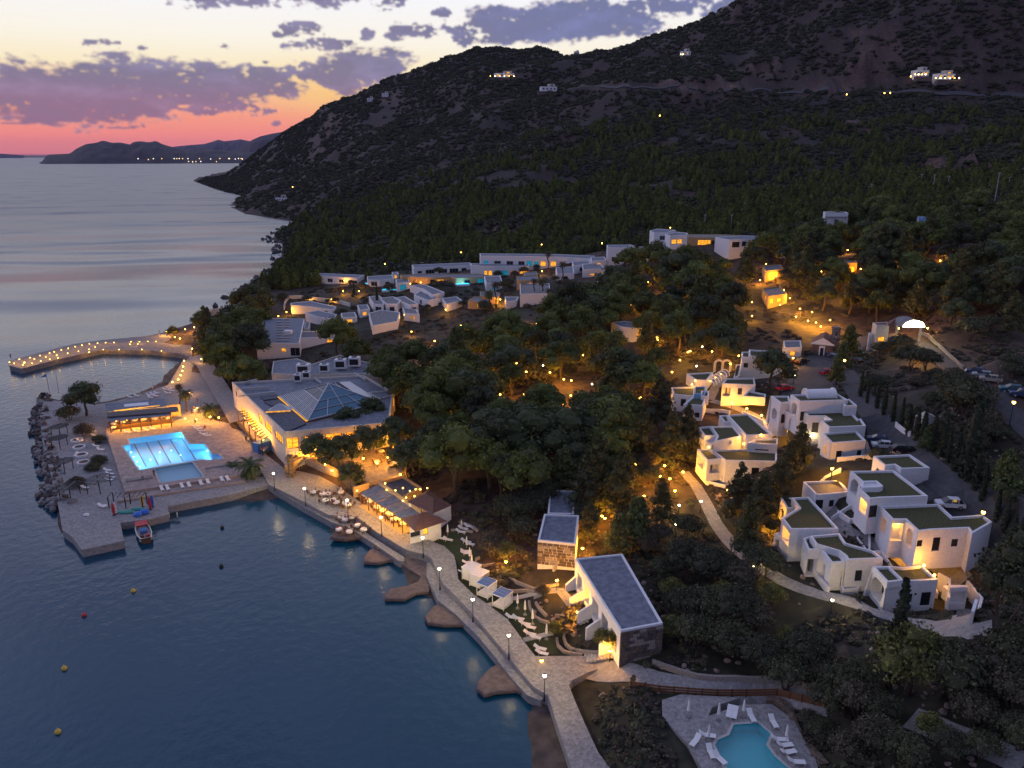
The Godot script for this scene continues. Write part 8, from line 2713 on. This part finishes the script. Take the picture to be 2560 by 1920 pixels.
	name_all(list, "yellow garden lamp on a short post", "garden lamp", "yellow garden lamps of the resort")
	list = []
	for q in [["A", 390, 1565, 8], ["A", 200, 1600, 8], ["A", 1335, 1000, 5], ["A", 400, 230, 3], ["A", 350, 398, 4], ["C", 155, 885, 10], ["C", 833, 1175, 8], ["F", 890, 1360, 5], ["F", 1165, 1240, 3], ["S", 1690, 1310, 3], ["S", 1480, 960, 3], ["B", 1185, 220, 6], ["A", 1195, 475, 3], ["S", 1575, 1070, 3]]:
		var p := on(q[0], q[1], q[2], 2.4)
		list.append(lamp_thing("path_lamp", p - Vector3(0, 2.4, 0), 2.4, .2, q[3] * 2.6, 1))
	name_all(list, "white path lamp on a slim post", "path lamp", "white path lamps")
	list = []
	for q in [["E", 1390, 345, 22], ["E", 2048, 245, 18], ["F", 878, 315, 20], ["F", 1400, 305, 16], ["F", 1990, 170, 16], ["B", 1605, 492, 22], ["B", 2125, 712, 22], ["A", 1630, 350, 16], ["F", 1730, 1640, 26], ["C", 2138, 417, 18], ["N", 1345, 568, 60], ["N", 1380, 566, 60], ["N", 1115, 576, 60], ["N", 1505, 466, 50], ["N", 1575, 468, 50], ["L", 1785, 1140, 40], ["M", 2000, 705, 50]]:
		var p := on(q[0], q[1], q[2], 5.0)
		list.append(lamp_thing("street_lamp", p - Vector3(0, 5, 0), 5.0, .28 if q[0] != "N" and q[0] != "L" and q[0] != "M" else .6, q[3] * 2.2, 0))
	name_all(list, "orange street lamp on a tall post", "street lamp", "orange street lamps")
	# lamps on the villas' roofs and walls
	list = []
	for q in [["A", 340, 525, 17.2], ["A", 310, 557, 16.6], ["A", 910, 992, 16.4], ["A", 715, 1018, 15.9], ["A", 757, 1070, 14.6], ["A", 455, 1100, 13.9], ["A", 1285, 850, 18.4], ["C", 1405, 515, 17.6], ["C", 1445, 703, 14.2], ["C", 1525, 780, 13.6], ["C", 1625, 875, 14.1], ["C", 1715, 960, 14.1], ["A", 645, 380, 17.5], ["C", 1180, 330, 18.6], ["C", 500, 640, 12.8], ["C", 700, 570, 13.2], ["A", 510, 1200, 12.9]]:
		var p := at(q[0], q[1], q[2], q[3])
		list.append(lamp_thing("wall_lamp", p, 0.0, .18, 14.0, 0))
	name_all(list, "yellow wall lamp on the white villas", "wall lamp", "wall lamps of the villas")
	# sight lines that the trees keep open
	for q in [["N", 360, 1510], ["N", 520, 1500], ["N", 430, 1480], ["N", 760, 1500], ["N", 1040, 1350], ["N", 1600, 1360], ["F", 1960, 260], ["F", 2040, 250], ["F", 1500, 400], ["F", 1300, 560], ["F", 1780, 380], ["A", 1535, 200], ["B", 1220, 110], ["B", 980, 100], ["F", 1600, 1010], ["F", 1680, 1000], ["N", 200, 1470]]:
		lamp_spots.append(on(q[0], q[1], q[2], 2.5))
	# far shore lights
	list = []
	for q in [840, 950, 905, 973, 935, 963, 985, 955, 1060, 942, 1075, 940, 1090, 938, 1110, 938, 1145, 955, 1215, 952, 1285, 970, 1340, 955, 1395, 960, 1400, 968, 1435, 970, 1470, 955, 1478, 970, 1150, 985, 1175, 987, 1195, 986, 1225, 985, 1320, 986, 1450, 920, 1485, 985]:
		list.append(q)
	var far := []
	for i in range(0, list.size(), 2):
		var r := dir(sp("L", list[i], list[i + 1]))
		var p := EYE + r * (7150.0 / Vector2(r.x, r.z).length())
		p.y = clampf(p.y, 8.0, 40.0)
		var o := Node3D.new()
		o.name = numbered("shore_light")
		add_child(o)
		o.position = p
		var s := Sh.new()
		s.ball(Vector3.ZERO, Vector3.ONE * 4.2, 6, 4)
		part("bulb", s, M.far_light if i % 4 else M.far_light_white, o)
		var ps := Sh.new()
		ps.tube(Vector3(0, -4, 0), Vector3(0, -14, 0), 1, 1, 4)
		part("post", ps, M.metal, o)
		far.append(o)
		meta(o, "tiny light of a village on the distant headland shore", "light", "village lights on the distant headland")

# ---------------------------------------------------------------- trees, one by one
func plant_trees():
	var pines := []
	for i in 6:
		pines.append(make_pine(300 + i, [3.6, 4.2, 3.0, 3.9, 4.6, 3.3][i], [9.0, 10.0, 8.0, 11.0, 9.5, 8.5][i], Color(.095, .112, .020) * [1.0, 1.15, .85, 1.0, .9, 1.25][i]))
	for i in 2:
		var tp := make_tall_pine(360 + i, 10.5, [Color(.075, .085, .028), Color(.115, .115, .034)][i])
		tp.name = "pine_tree"
		pines.append(tp)
	pines.append(make_pine(350, 3.4, 11.5, Color(.052, .060, .024)))
	pines.append(make_pine(351, 5.0, 9.0, Color(.062, .075, .027)))
	var used := {}
	var placed := []
	var list := {}
	var grove := [[-1, [830, 850, 950, 880, 1100, 868, 1250, 850, 1340, 790, 1480, 720, 1570, 690, 1680, 670, 1880, 690, 1880, 760, 1800, 860, 1700, 880, 1640, 930, 1560, 1020, 1600, 1100, 1540, 1150, 1420, 1170, 1330, 1200, 1230, 1180, 1160, 1170, 1100, 1170, 1050, 1100, 1080, 1020, 980, 960, 900, 900, 850, 830], 7.2, 165],
		[0, [1880, 690, 2000, 700, 2180, 760, 2300, 750, 2560, 780, 2560, 500, 2300, 520, 2080, 540, 1950, 600, 1800, 640, 1700, 640, 1560, 640, 1600, 690], 8.2, 112],
		[0, [500, 800, 640, 730, 700, 730, 640, 830, 630, 900, 640, 930, 500, 960, 470, 900], 6.0, 23]]
	var g := RandomNumberGenerator.new()
	g.seed = 7
	for z in grove:
		var poly := PackedVector2Array()
		for i in range(0, z[1].size(), 2):
			var q := on("S", z[1][i], z[1][i + 1], 7.0)
			poly.append(Vector2(q.x, q.z))
		var lo := poly[0]
		var hi := poly[0]
		for q in poly:
			lo = lo.min(q)
			hi = hi.max(q)
		var n := 0
		for k in 6000:
			if n >= z[3]: break
			var p := Vector2(g.randf_range(lo.x, hi.x), g.randf_range(lo.y, hi.y))
			if not Geometry2D.is_point_in_polygon(p, poly) or open_ground(p.x, p.y): continue
			var ok := true
			for q in placed:
				if p.distance_to(q) < z[2] * .82:
					ok = false
					break
			if not ok: continue
			var s := g.randf_range(.95, 1.6)
			var w := Vector3(p.x, ht(p.x, p.y), p.y)
			if w.y < .9 or hides_lamp(w, 2.6 * s, w.y + 10 * s): continue
			placed.append(p)
			var kind := g.randi() % 10
			var o := dup(pines[kind], w, g.randf() * TAU, s)
			if not list.has(kind): list[kind] = []
			list[kind].append(o)
			n += 1
	var looks := ["round-crowned umbrella pine", "fresh green umbrella pine", "small umbrella pine", "tall umbrella pine", "broad umbrella pine", "pale green umbrella pine", "dark slender pine", "light slender pine", "high dark umbrella pine", "spreading dark umbrella pine"]
	for kind in list: name_all(list[kind], looks[kind], "pine tree", "pines of the grove")

func plant_single_trees():
	var fv := func(x, y): return on("S", x * 1.1573, y * 1.1573)
	var protos := {"tall": [make_tall_pine(400, 14.0, Color(.078, .080, .026)), make_tall_pine(401, 14.0, Color(.055, .060, .024))], "light": [make_tall_pine(402, 8.0, Color(.11, .12, .03)), make_tall_pine(403, 8.0, Color(.095, .115, .035))],
		"cyp": [make_cypress(410, 8.0, .75), make_cypress(411, 8.0, .6)], "olive": [make_olive(420, 3.6, 5.4, Color(.070, .072, .034)), make_olive(421, 4.0, 6.0, Color(.052, .056, .030)), make_olive(422, 3.4, 5.0, Color(.088, .075, .048))],
		"gum": [make_olive(428, 3.7, 13.5, Color(.060, .064, .028))],
		"yellow": [make_olive(425, 3.4, 6.0, Color(.12, .12, .03))], "pine": [make_pine(330, 4.2, 8.5, Color(.075, .095, .032)), make_pine(331, 3.6, 9.0, Color(.06, .075, .03))],
		"palm": [make_palm(430, 7.0, 3.0, Color(.06, .075, .028)), make_palm(431, 9.0, 2.4, Color(.075, .06, .035))], "fatpalm": [make_palm(432, 2.6, 3.0, Color(.055, .08, .03))]}
	var T := [  # kind, x, y in fv, scale, label
		["tall", 1595, 1135, .85, "dark tall pine standing before the lower villas, seaward of a pair"], ["tall", 1640, 1150, .8, "dark tall pine leaning over the villa path"], ["tall", 1672, 1118, .78, "dense dark tall pine against the lit balcony villa"], ["tall", 1612, 1200, .75, "dark pine below the lit corner loggia of the lower villa"],
		["tall", 1448, 1020, .95, "olive-green tall pine with an open crown beside the yellow path lamps"], ["tall", 1385, 1010, .9, "loose-crowned pine over the lamp-lit clearing"], ["tall", 1290, 1075, .95, "tall pine behind the narrow stone ended bungalow"], ["tall", 1422, 935, 1.0, "straight dark pine at the grove edge by the upper villas"], ["tall", 1262, 1120, .9, "pine rising beside the narrow bungalow's lamp"], ["tall", 1335, 1120, .85, "pine between the two stone ended bungalows and the wood path"], ["tall", 1480, 985, .85, "slim pine beside the start of the wood path"], ["tall", 1310, 1010, 1.0, "pine at the upper end of the narrow bungalow"],
		["tall", 1722, 1022, .72, "olive-toned pine between the two rows of villas"], ["pine", 1664, 845, 1.15, "round bright green pine in front of the barrel vaulted villa"], ["tall", 1700, 1050, .62, "dark pine over the small white gabled house"],
		["light", 1832, 770, 1.1, "light green conifer beside the bell tower"], ["light", 1816, 800, .9, "lamp-lit yellow-green conifer in the car park island"], ["light", 1806, 832, .8, "small lamp-lit conifer over the red parked car"], ["light", 2165, 1080, 1.0, "light green conifer uphill of the second cypress row"], ["light", 2000, 975, .6, "small yellowish conifer below the white tent"],
		["olive", 1945, 770, 1.0, "dark olive in front of the entrance gate"], ["olive", 1962, 800, 1.1, "bushy olive under the bright gate canopy"], ["olive", 1905, 775, .8, "low olive at the mouth of the villa road"], ["olive", 2000, 800, .9, "olive at the bend of the upper road"], ["olive", 2065, 880, 1.2, "large dark olive under the street lamp of the upper road"], ["olive", 2090, 900, 1.2, "large dark olive next to the parked cars of the upper road"],
		["gum", 2160, 1420, 1.15, "huge dark leafy tree at the end of the lowest villa row"], ["gum", 2235, 1400, 1.1, "second huge dark tree at the far end of the villa row"], ["olive", 2190, 1455, 1.0, "dark tree crowding the end of the lower path"],
		["yellow", 1960, 1500, 1.35, "yellow-green round tree below the lower path, beside the tall cypress"], ["olive", 2030, 1500, 1.2, "brownish round tree next to the yellow-green one"], ["pine", 188, 905, 1.15, "round pine crowning the rocky end of the pool quay"], ["olive", 150, 915, .9, "grey-green tree next to the round pine on the pool quay"],
		["olive", 183, 950, .8, "olive tree over the pergola walk on the pool quay"], ["olive", 215, 1010, .55, "small olive in a round planter beside the swimming pool"], ["olive", 168, 1060, .6, "small olive near the root of the stone pier"], ["olive", 215, 965, .5, "small olive by the end of the pool bar"], ["olive", 203, 1025, .5, "small olive along the loungers west of the swimming pool"],
		["fatpalm", 543, 1035, 1.25, "squat palm in a raised bed between pool terrace and promenade"], ["fatpalm", 455, 905, 1.1, "squat lamp-lit palm behind the pool bar"], ["palm", 405, 893, .85, "tall uplit palm at the end of the pool bar"], ["palm", 392, 880, .7, "shorter uplit palm beside the pool bar"], ["fatpalm", 507, 1020, .7, "small palm beside the squat palm of the raised bed"],
		["palm", 1058, 672, 1.0, "shaggy brown palm in front of the far village"], ["palm", 1072, 665, 1.05, "second shaggy brown palm in front of the far village"], ["palm", 1215, 615, .95, "palm with a round head before the white cube house"], ["palm", 1185, 590, 1.0, "palm rising past the long top house"], ["palm", 1172, 640, .9, "palm beside the orange-lit eave house"], ["palm", 1155, 645, .8, "slim palm by the flat lilac roof"], ["palm", 1186, 665, .75, "short bright palm at the corner of the flat lilac roof"], ["palm", 1083, 565, .8, "lone palm on the hillside above the far village"],
		["palm", 1780, 660, 1.2, "shaggy palm among the upper pines"], ["palm", 1080, 1078, .95, "palm in the dark garden behind the taverna"], ["palm", 1340, 870, 1.1, "shaggy palm at the foot of the grove"],
		["pine", 690, 935, .8, "pine overlapping the corner of the glass pyramid"], ["pine", 752, 950, .9, "pine before the lit front of the restaurant"], ["pine", 800, 930, .9, "pine over the restaurant's inland corner"], ["pine", 690, 1010, .85, "pine on the lamp-lit dining terrace"], ["pine", 735, 1020, .9, "pine shading the middle of the dining terrace"], ["pine", 790, 1000, .95, "pine at the inland side of the dining terrace"], ["pine", 850, 985, 1.0, "pine at the back of the dining terrace"], ["pine", 760, 1060, .7, "small pine over the dining terrace wall"], ["pine", 880, 1040, 1.0, "dark pine behind the taverna yard"], ["pine", 940, 1000, 1.1, "dark pine uphill of the taverna yard"],
		["olive", 1066, 1205, .85, "round olive beside the loungers"], ["yellow", 1092, 1215, .6, "lamp-lit yellow tree in the curled stone bed"], ["olive", 1150, 1120, .9, "dark olive seaward of the narrow bungalow"], ["olive", 1105, 1135, 1.0, "dark round tree behind the day beds"], ["olive", 1170, 1095, .9, "dark tree touching the narrow bungalow"], ["olive", 1125, 1165, .8, "small tree seaward of the garden lamp"], ["yellow", 1197, 1378, .42, "small yellow-green tree by the last loungers"], ["yellow", 1318, 1405, .5, "lamp-lit shrub at the corner of the long bungalow"], ["yellow", 1300, 1395, .4, "smaller lamp-lit shrub by the garden steps"], ["olive", 1172, 1290, .4, "clipped round bush by the garden path"],
		["light", 800, 605, .7, "lamp-lit tree at the seaward street lamp of the far village"], ["light", 992, 560, .7, "lamp-lit tree by the village wall"], ["light", 1168, 545, .75, "lamp-lit tree behind the long top house"], ["yellow", 375, 733, .8, "floodlit tree at the root of the jetty"],
		["cyp", 765, 640, .8, "dark cypress in front of the slim sunken house"], ["cyp", 815, 660, 1.0, "dark cypress beside the lamp-lit village lane"], ["cyp", 1925, 1465, 1.7, "tall black cypress below the lower path"]]
	var ravine := [1480, 1240, 1.2, 1540, 1262, 1.2, 1600, 1275, 1.1, 1450, 1300, 1.0, 1520, 1345, 1.2, 1590, 1350, 1.2, 1445, 1385, 1.0, 1500, 1400, 1.1, 1570, 1415, 1.1, 1625, 1365, 1.1, 1650, 1245, 1.0, 1612, 1215, .9, 1700, 1490, 1.1, 1742, 1440, 1.0, 1645, 1450, 1.0, 1560, 1310, 1.0, 1480, 1340, 1.0, 1430, 1250, .8, 1665, 1310, .9, 1700, 1400, .8]
	var bottom := [1850, 1545, 1.15, 1785, 1540, 1.0, 1890, 1620, 1.1, 1830, 1650, 1.0, 2005, 1600, 1.0, 1950, 1655, 1.0, 2100, 1570, 1.1, 2185, 1530, 1.3, 2150, 1465, 1.2, 2085, 1495, 1.1, 1770, 1600, .7, 1900, 1560, .9, 1745, 1570, .6, 2050, 1640, .8, 2200, 1620, 1.0, 2195, 1440, 1.1, 2120, 1640, .8, 1810, 1500, 1.0, 1860, 1480, .9]
	var cyps := [1858, 858, .75, 1872, 872, .65, 1893, 884, .8, 1908, 897, .8, 1927, 912, .8, 1945, 925, .8, 1960, 942, .8, 1977, 955, .85, 1990, 968, .95, 2034, 988, 1.05, 2062, 1020, 1.0, 2088, 1042, 1.9, 2104, 1060, .9, 2120, 1085, .8, 2046, 1000, .8, 2075, 1035, .9, 1868, 846, .6, 2012, 975, .9, 2150, 1130, .7, 2168, 1150, .7, 2186, 1175, .6, 2200, 1190, .7]
	var g := RandomNumberGenerator.new()
	g.seed = 77
	for q in T:
		var src: Node3D = protos[q[0]][g.randi() % protos[q[0]].size()]
		var o := dup(src, fv.call(q[1], q[2]), g.randf() * TAU, q[3])
		meta(o, q[4], {"tall": "pine tree", "light": "conifer", "cyp": "cypress", "olive": "olive tree", "gum": "tree", "yellow": "tree", "pine": "pine tree", "palm": "palm tree", "fatpalm": "palm tree"}[q[0]])
	var shrubs := []
	for k in 95:
		var q := Vector2(g.randf_range(660, 1420), 0)
		q.y = lerpf(720, 640, (q.x - 660) / 760.0) + g.randf_range(-18, 135) * (1.0 if q.x < 1250 else .6)
		var p := on("S", q.x, q.y)
		if open_ground(p.x, p.z) or p.y < 2: continue
		shrubs.append(dup(protos["olive"][g.randi() % 3], p, g.randf() * TAU, g.randf_range(.35, .8)))
	name_all(shrubs, "dark garden tree of the far village", "tree", "garden trees of the far village")
	var glade := []
	for k in 260:
		if glade.size() >= 24: break
		var w: Vector3 = fv.call(g.randf_range(1255, 1500), g.randf_range(990, 1215))
		if open_ground(w.x, w.z) or hides_lamp(w, 1.7, w.y + 8): continue
		var near_ := false
		for o in glade:
			if o.position.distance_to(w) < 3.6: near_ = true
		if near_: continue
		var kind: String = ["light", "tall", "light", "pine", "olive"][g.randi() % 5]
		glade.append(dup(protos[kind][g.randi() % protos[kind].size()], w, g.randf() * TAU, g.randf_range(.55, .8) if kind != "light" else g.randf_range(.8, 1.15)))
	name_all(glade, "lamp-lit tree of the clearing", "tree", "trees of the lamp-lit clearing")
	var bank := []
	for k in 400:
		if bank.size() >= 34: break
		var w := on("B", g.randf_range(880, 2150), g.randf_range(260, 1500))
		if open_ground(w.x, w.z) or hides_lamp(w, 2.0, w.y + 4): continue
		bank.append(dup(protos["olive"][g.randi() % 3], w, g.randf() * TAU, g.randf_range(.3, .75)))
	name_all(bank, "dark bush of the red bank", "bush", "bushes of the bank between the two roads")
	var slope := PackedVector2Array()
	for q in [Vector2(1880, 650), Vector2(2050, 620), Vector2(2250, 610), Vector2(2560, 700), Vector2(2560, 860), Vector2(2430, 870), Vector2(2310, 800), Vector2(2160, 780), Vector2(2060, 790), Vector2(1950, 745)]:
		var w := on("S", q.x, q.y)
		slope.append(Vector2(w.x, w.z))
	var oaks := []
	for k in 900:
		if oaks.size() >= 78: break
		var w := on("S", g.randf_range(1880, 2560), g.randf_range(610, 870))
		if not Geometry2D.is_point_in_polygon(Vector2(w.x, w.z), slope) or open_ground(w.x, w.z) or hides_lamp(w, 3.0, w.y + 7): continue
		var near_ := false
		for o in oaks:
			if o.position.distance_to(w) < 5.5: near_ = true
		if near_: continue
		oaks.append(dup(protos[["olive", "pine", "olive", "tall"][g.randi() % 4]][g.randi() % 2], w, g.randf() * TAU, g.randf_range(.75, 1.15)))
	name_all(oaks, "dark evergreen tree of the upper slope", "tree", "evergreen trees of the upper slope")
	for set_ in [[ravine, "olive", "dark bushy tree of the ravine", "dark trees filling the ravine", .8], [bottom, "olive", "grey-green bushy tree on the lower slope", "bushy trees on the lower slope", .68], [cyps, "cyp", "narrow dark cypress along the villa road", "cypresses along the villa road", 1.0]]:
		var l := []
		for i in range(0, set_[0].size(), 3):
			var pick: String = "yellow" if set_[1] == "olive" and g.randf() < .14 else set_[1]
			l.append(dup(protos[pick][g.randi() % protos[pick].size()], fv.call(set_[0][i], set_[0][i + 1]), g.randf() * TAU, set_[0][i + 2] * set_[4] * (.75 if pick == "yellow" else 1.0)))
		name_all(l, set_[2], "cypress" if set_[1] == "cyp" else "tree", set_[3])

func scatter_near():
	# low growth and stones on the open ground of the resort, too many to count
	var g := RandomNumberGenerator.new()
	g.seed = 91
	for kind in 3:
		var bush := make_bush_mesh(130 + kind, 14, .36)
		var xf := []
		var tint := []
		for i in 9000:
			var az := g.randf_range(-22.0, 46.0)
			var d := sqrt(g.randf_range(60.0 * 60, 430.0 * 430)) if i % 2 else g.randf_range(60, 240)
			var x := sin(deg_to_rad(az)) * d
			var z := -cos(deg_to_rad(az)) * d
			var h := ht(x, z)
			if h < 1.5 or open_ground(x, z): continue
			if noise3(x, z, 6.0) + .5 * noise3(x, z + 70, 22.0) < -.1 + g.randf() * .2: continue
			var s := g.randf_range(.3, 1.0) * (1.0 + smoothstep(.2, .5, noise3(x + 11, z, 5.0)))
			xf.append(Transform3D(Basis(Vector3.UP, g.randf() * TAU).scaled(Vector3(s, s * g.randf_range(.6, 1.1), s)), Vector3(x, h - .05, z)))
			var t := g.randf_range(.6, 1.5)
			tint.append(Color(.07 * t, .075 * t, .035 * t).lerp(Color(.11 * t, .072 * t, .055 * t), g.randf() * .8))
		stuff("undergrowth", bush, M.foliage, xf, tint, "low dry undergrowth on the open ground of the resort", "undergrowth")
	var st := Sh.new()
	st.use_c = true
	st.ball(Vector3(0, .25, 0), Vector3(.6, .45, .5), 6, 4, .5, 3)
	var xf := []
	var tint := []
	for i in 5000:
		var az := g.randf_range(0.0, 45.0)
		var d := g.randf_range(62, 200)
		var x := sin(deg_to_rad(az)) * d
		var z := -cos(deg_to_rad(az)) * d
		var h := ht(x, z)
		if h < 1.5 or open_ground(x, z) or noise3(x + 40, z, 8.0) < .1: continue
		var s := g.randf_range(.2, .9)
		xf.append(Transform3D(Basis(Vector3(g.randf(), 1, g.randf()).normalized(), g.randf() * TAU).scaled(Vector3(s, s * .8, s)), Vector3(x, h - .1 * s, z)))
		var t := g.randf_range(.6, 1.3)
		tint.append(Color(.24 * t, .17 * t, .14 * t))
	stuff("loose_stones", st.mesh(), M.foliage, xf, tint, "loose stones on the reddish slopes", "stones")

func _ready():
	var cam := Camera3D.new()
	cam.name = "camera"
	cam.position = EYE
	cam.rotation.x = -TILT
	cam.fov = rad_to_deg(2.0 * atan(960.0 / F))
	cam.near = .5
	cam.far = 60000.0
	add_child(cam)
	cam.current = true
	var env := Environment.new()
	var sky := Sky.new()
	var pano := PanoramaSkyMaterial.new()
	pano.panorama = make_sky()
	sky.sky_material = pano
	env.background_mode = Environment.BG_SKY
	env.sky = sky
	env.background_energy_multiplier = 1.0
	env.tonemap_mode = Environment.TONE_MAPPER_LINEAR
	env.tonemap_exposure = 1.0
	env.sdfgi_enabled = true
	env.ssao_enabled = true
	env.ssil_enabled = true
	env.fog_enabled = true
	env.fog_density = HAZE
	env.fog_light_color = Color(.72, .68, .86)
	var we := WorldEnvironment.new()
	we.name = "world_environment"
	we.environment = env
	add_child(we)
	var sun := DirectionalLight3D.new()      # the afterglow: the sun itself is down
	sun.name = "afterglow"
	sun.light_color = Color(.80, .80, 1.0)
	sun.light_energy = .15
	sun.light_angular_distance = 30.0
	sun.shadow_enabled = true
	sun.rotation = Vector3(deg_to_rad(-28), deg_to_rad(-118), 0)
	add_child(sun)
	rng.seed = 42
	fnoise.seed = 3
	gnoise.seed = 11
	gnoise.frequency = .006
	gnoise.fractal_octaves = 4
	make_materials()
	make_heights()
	make_ground()
	make_sea()
	make_hills()
	make_landmarks()
	make_shore()
	make_villas()
	make_restaurant()
	make_low_buildings()
	make_village()
	make_lanes()
	make_props()
	make_cars()
	make_people()
	make_lamps()
	plant_trees()
	plant_single_trees()
	scatter_near()
	scatter_hills()
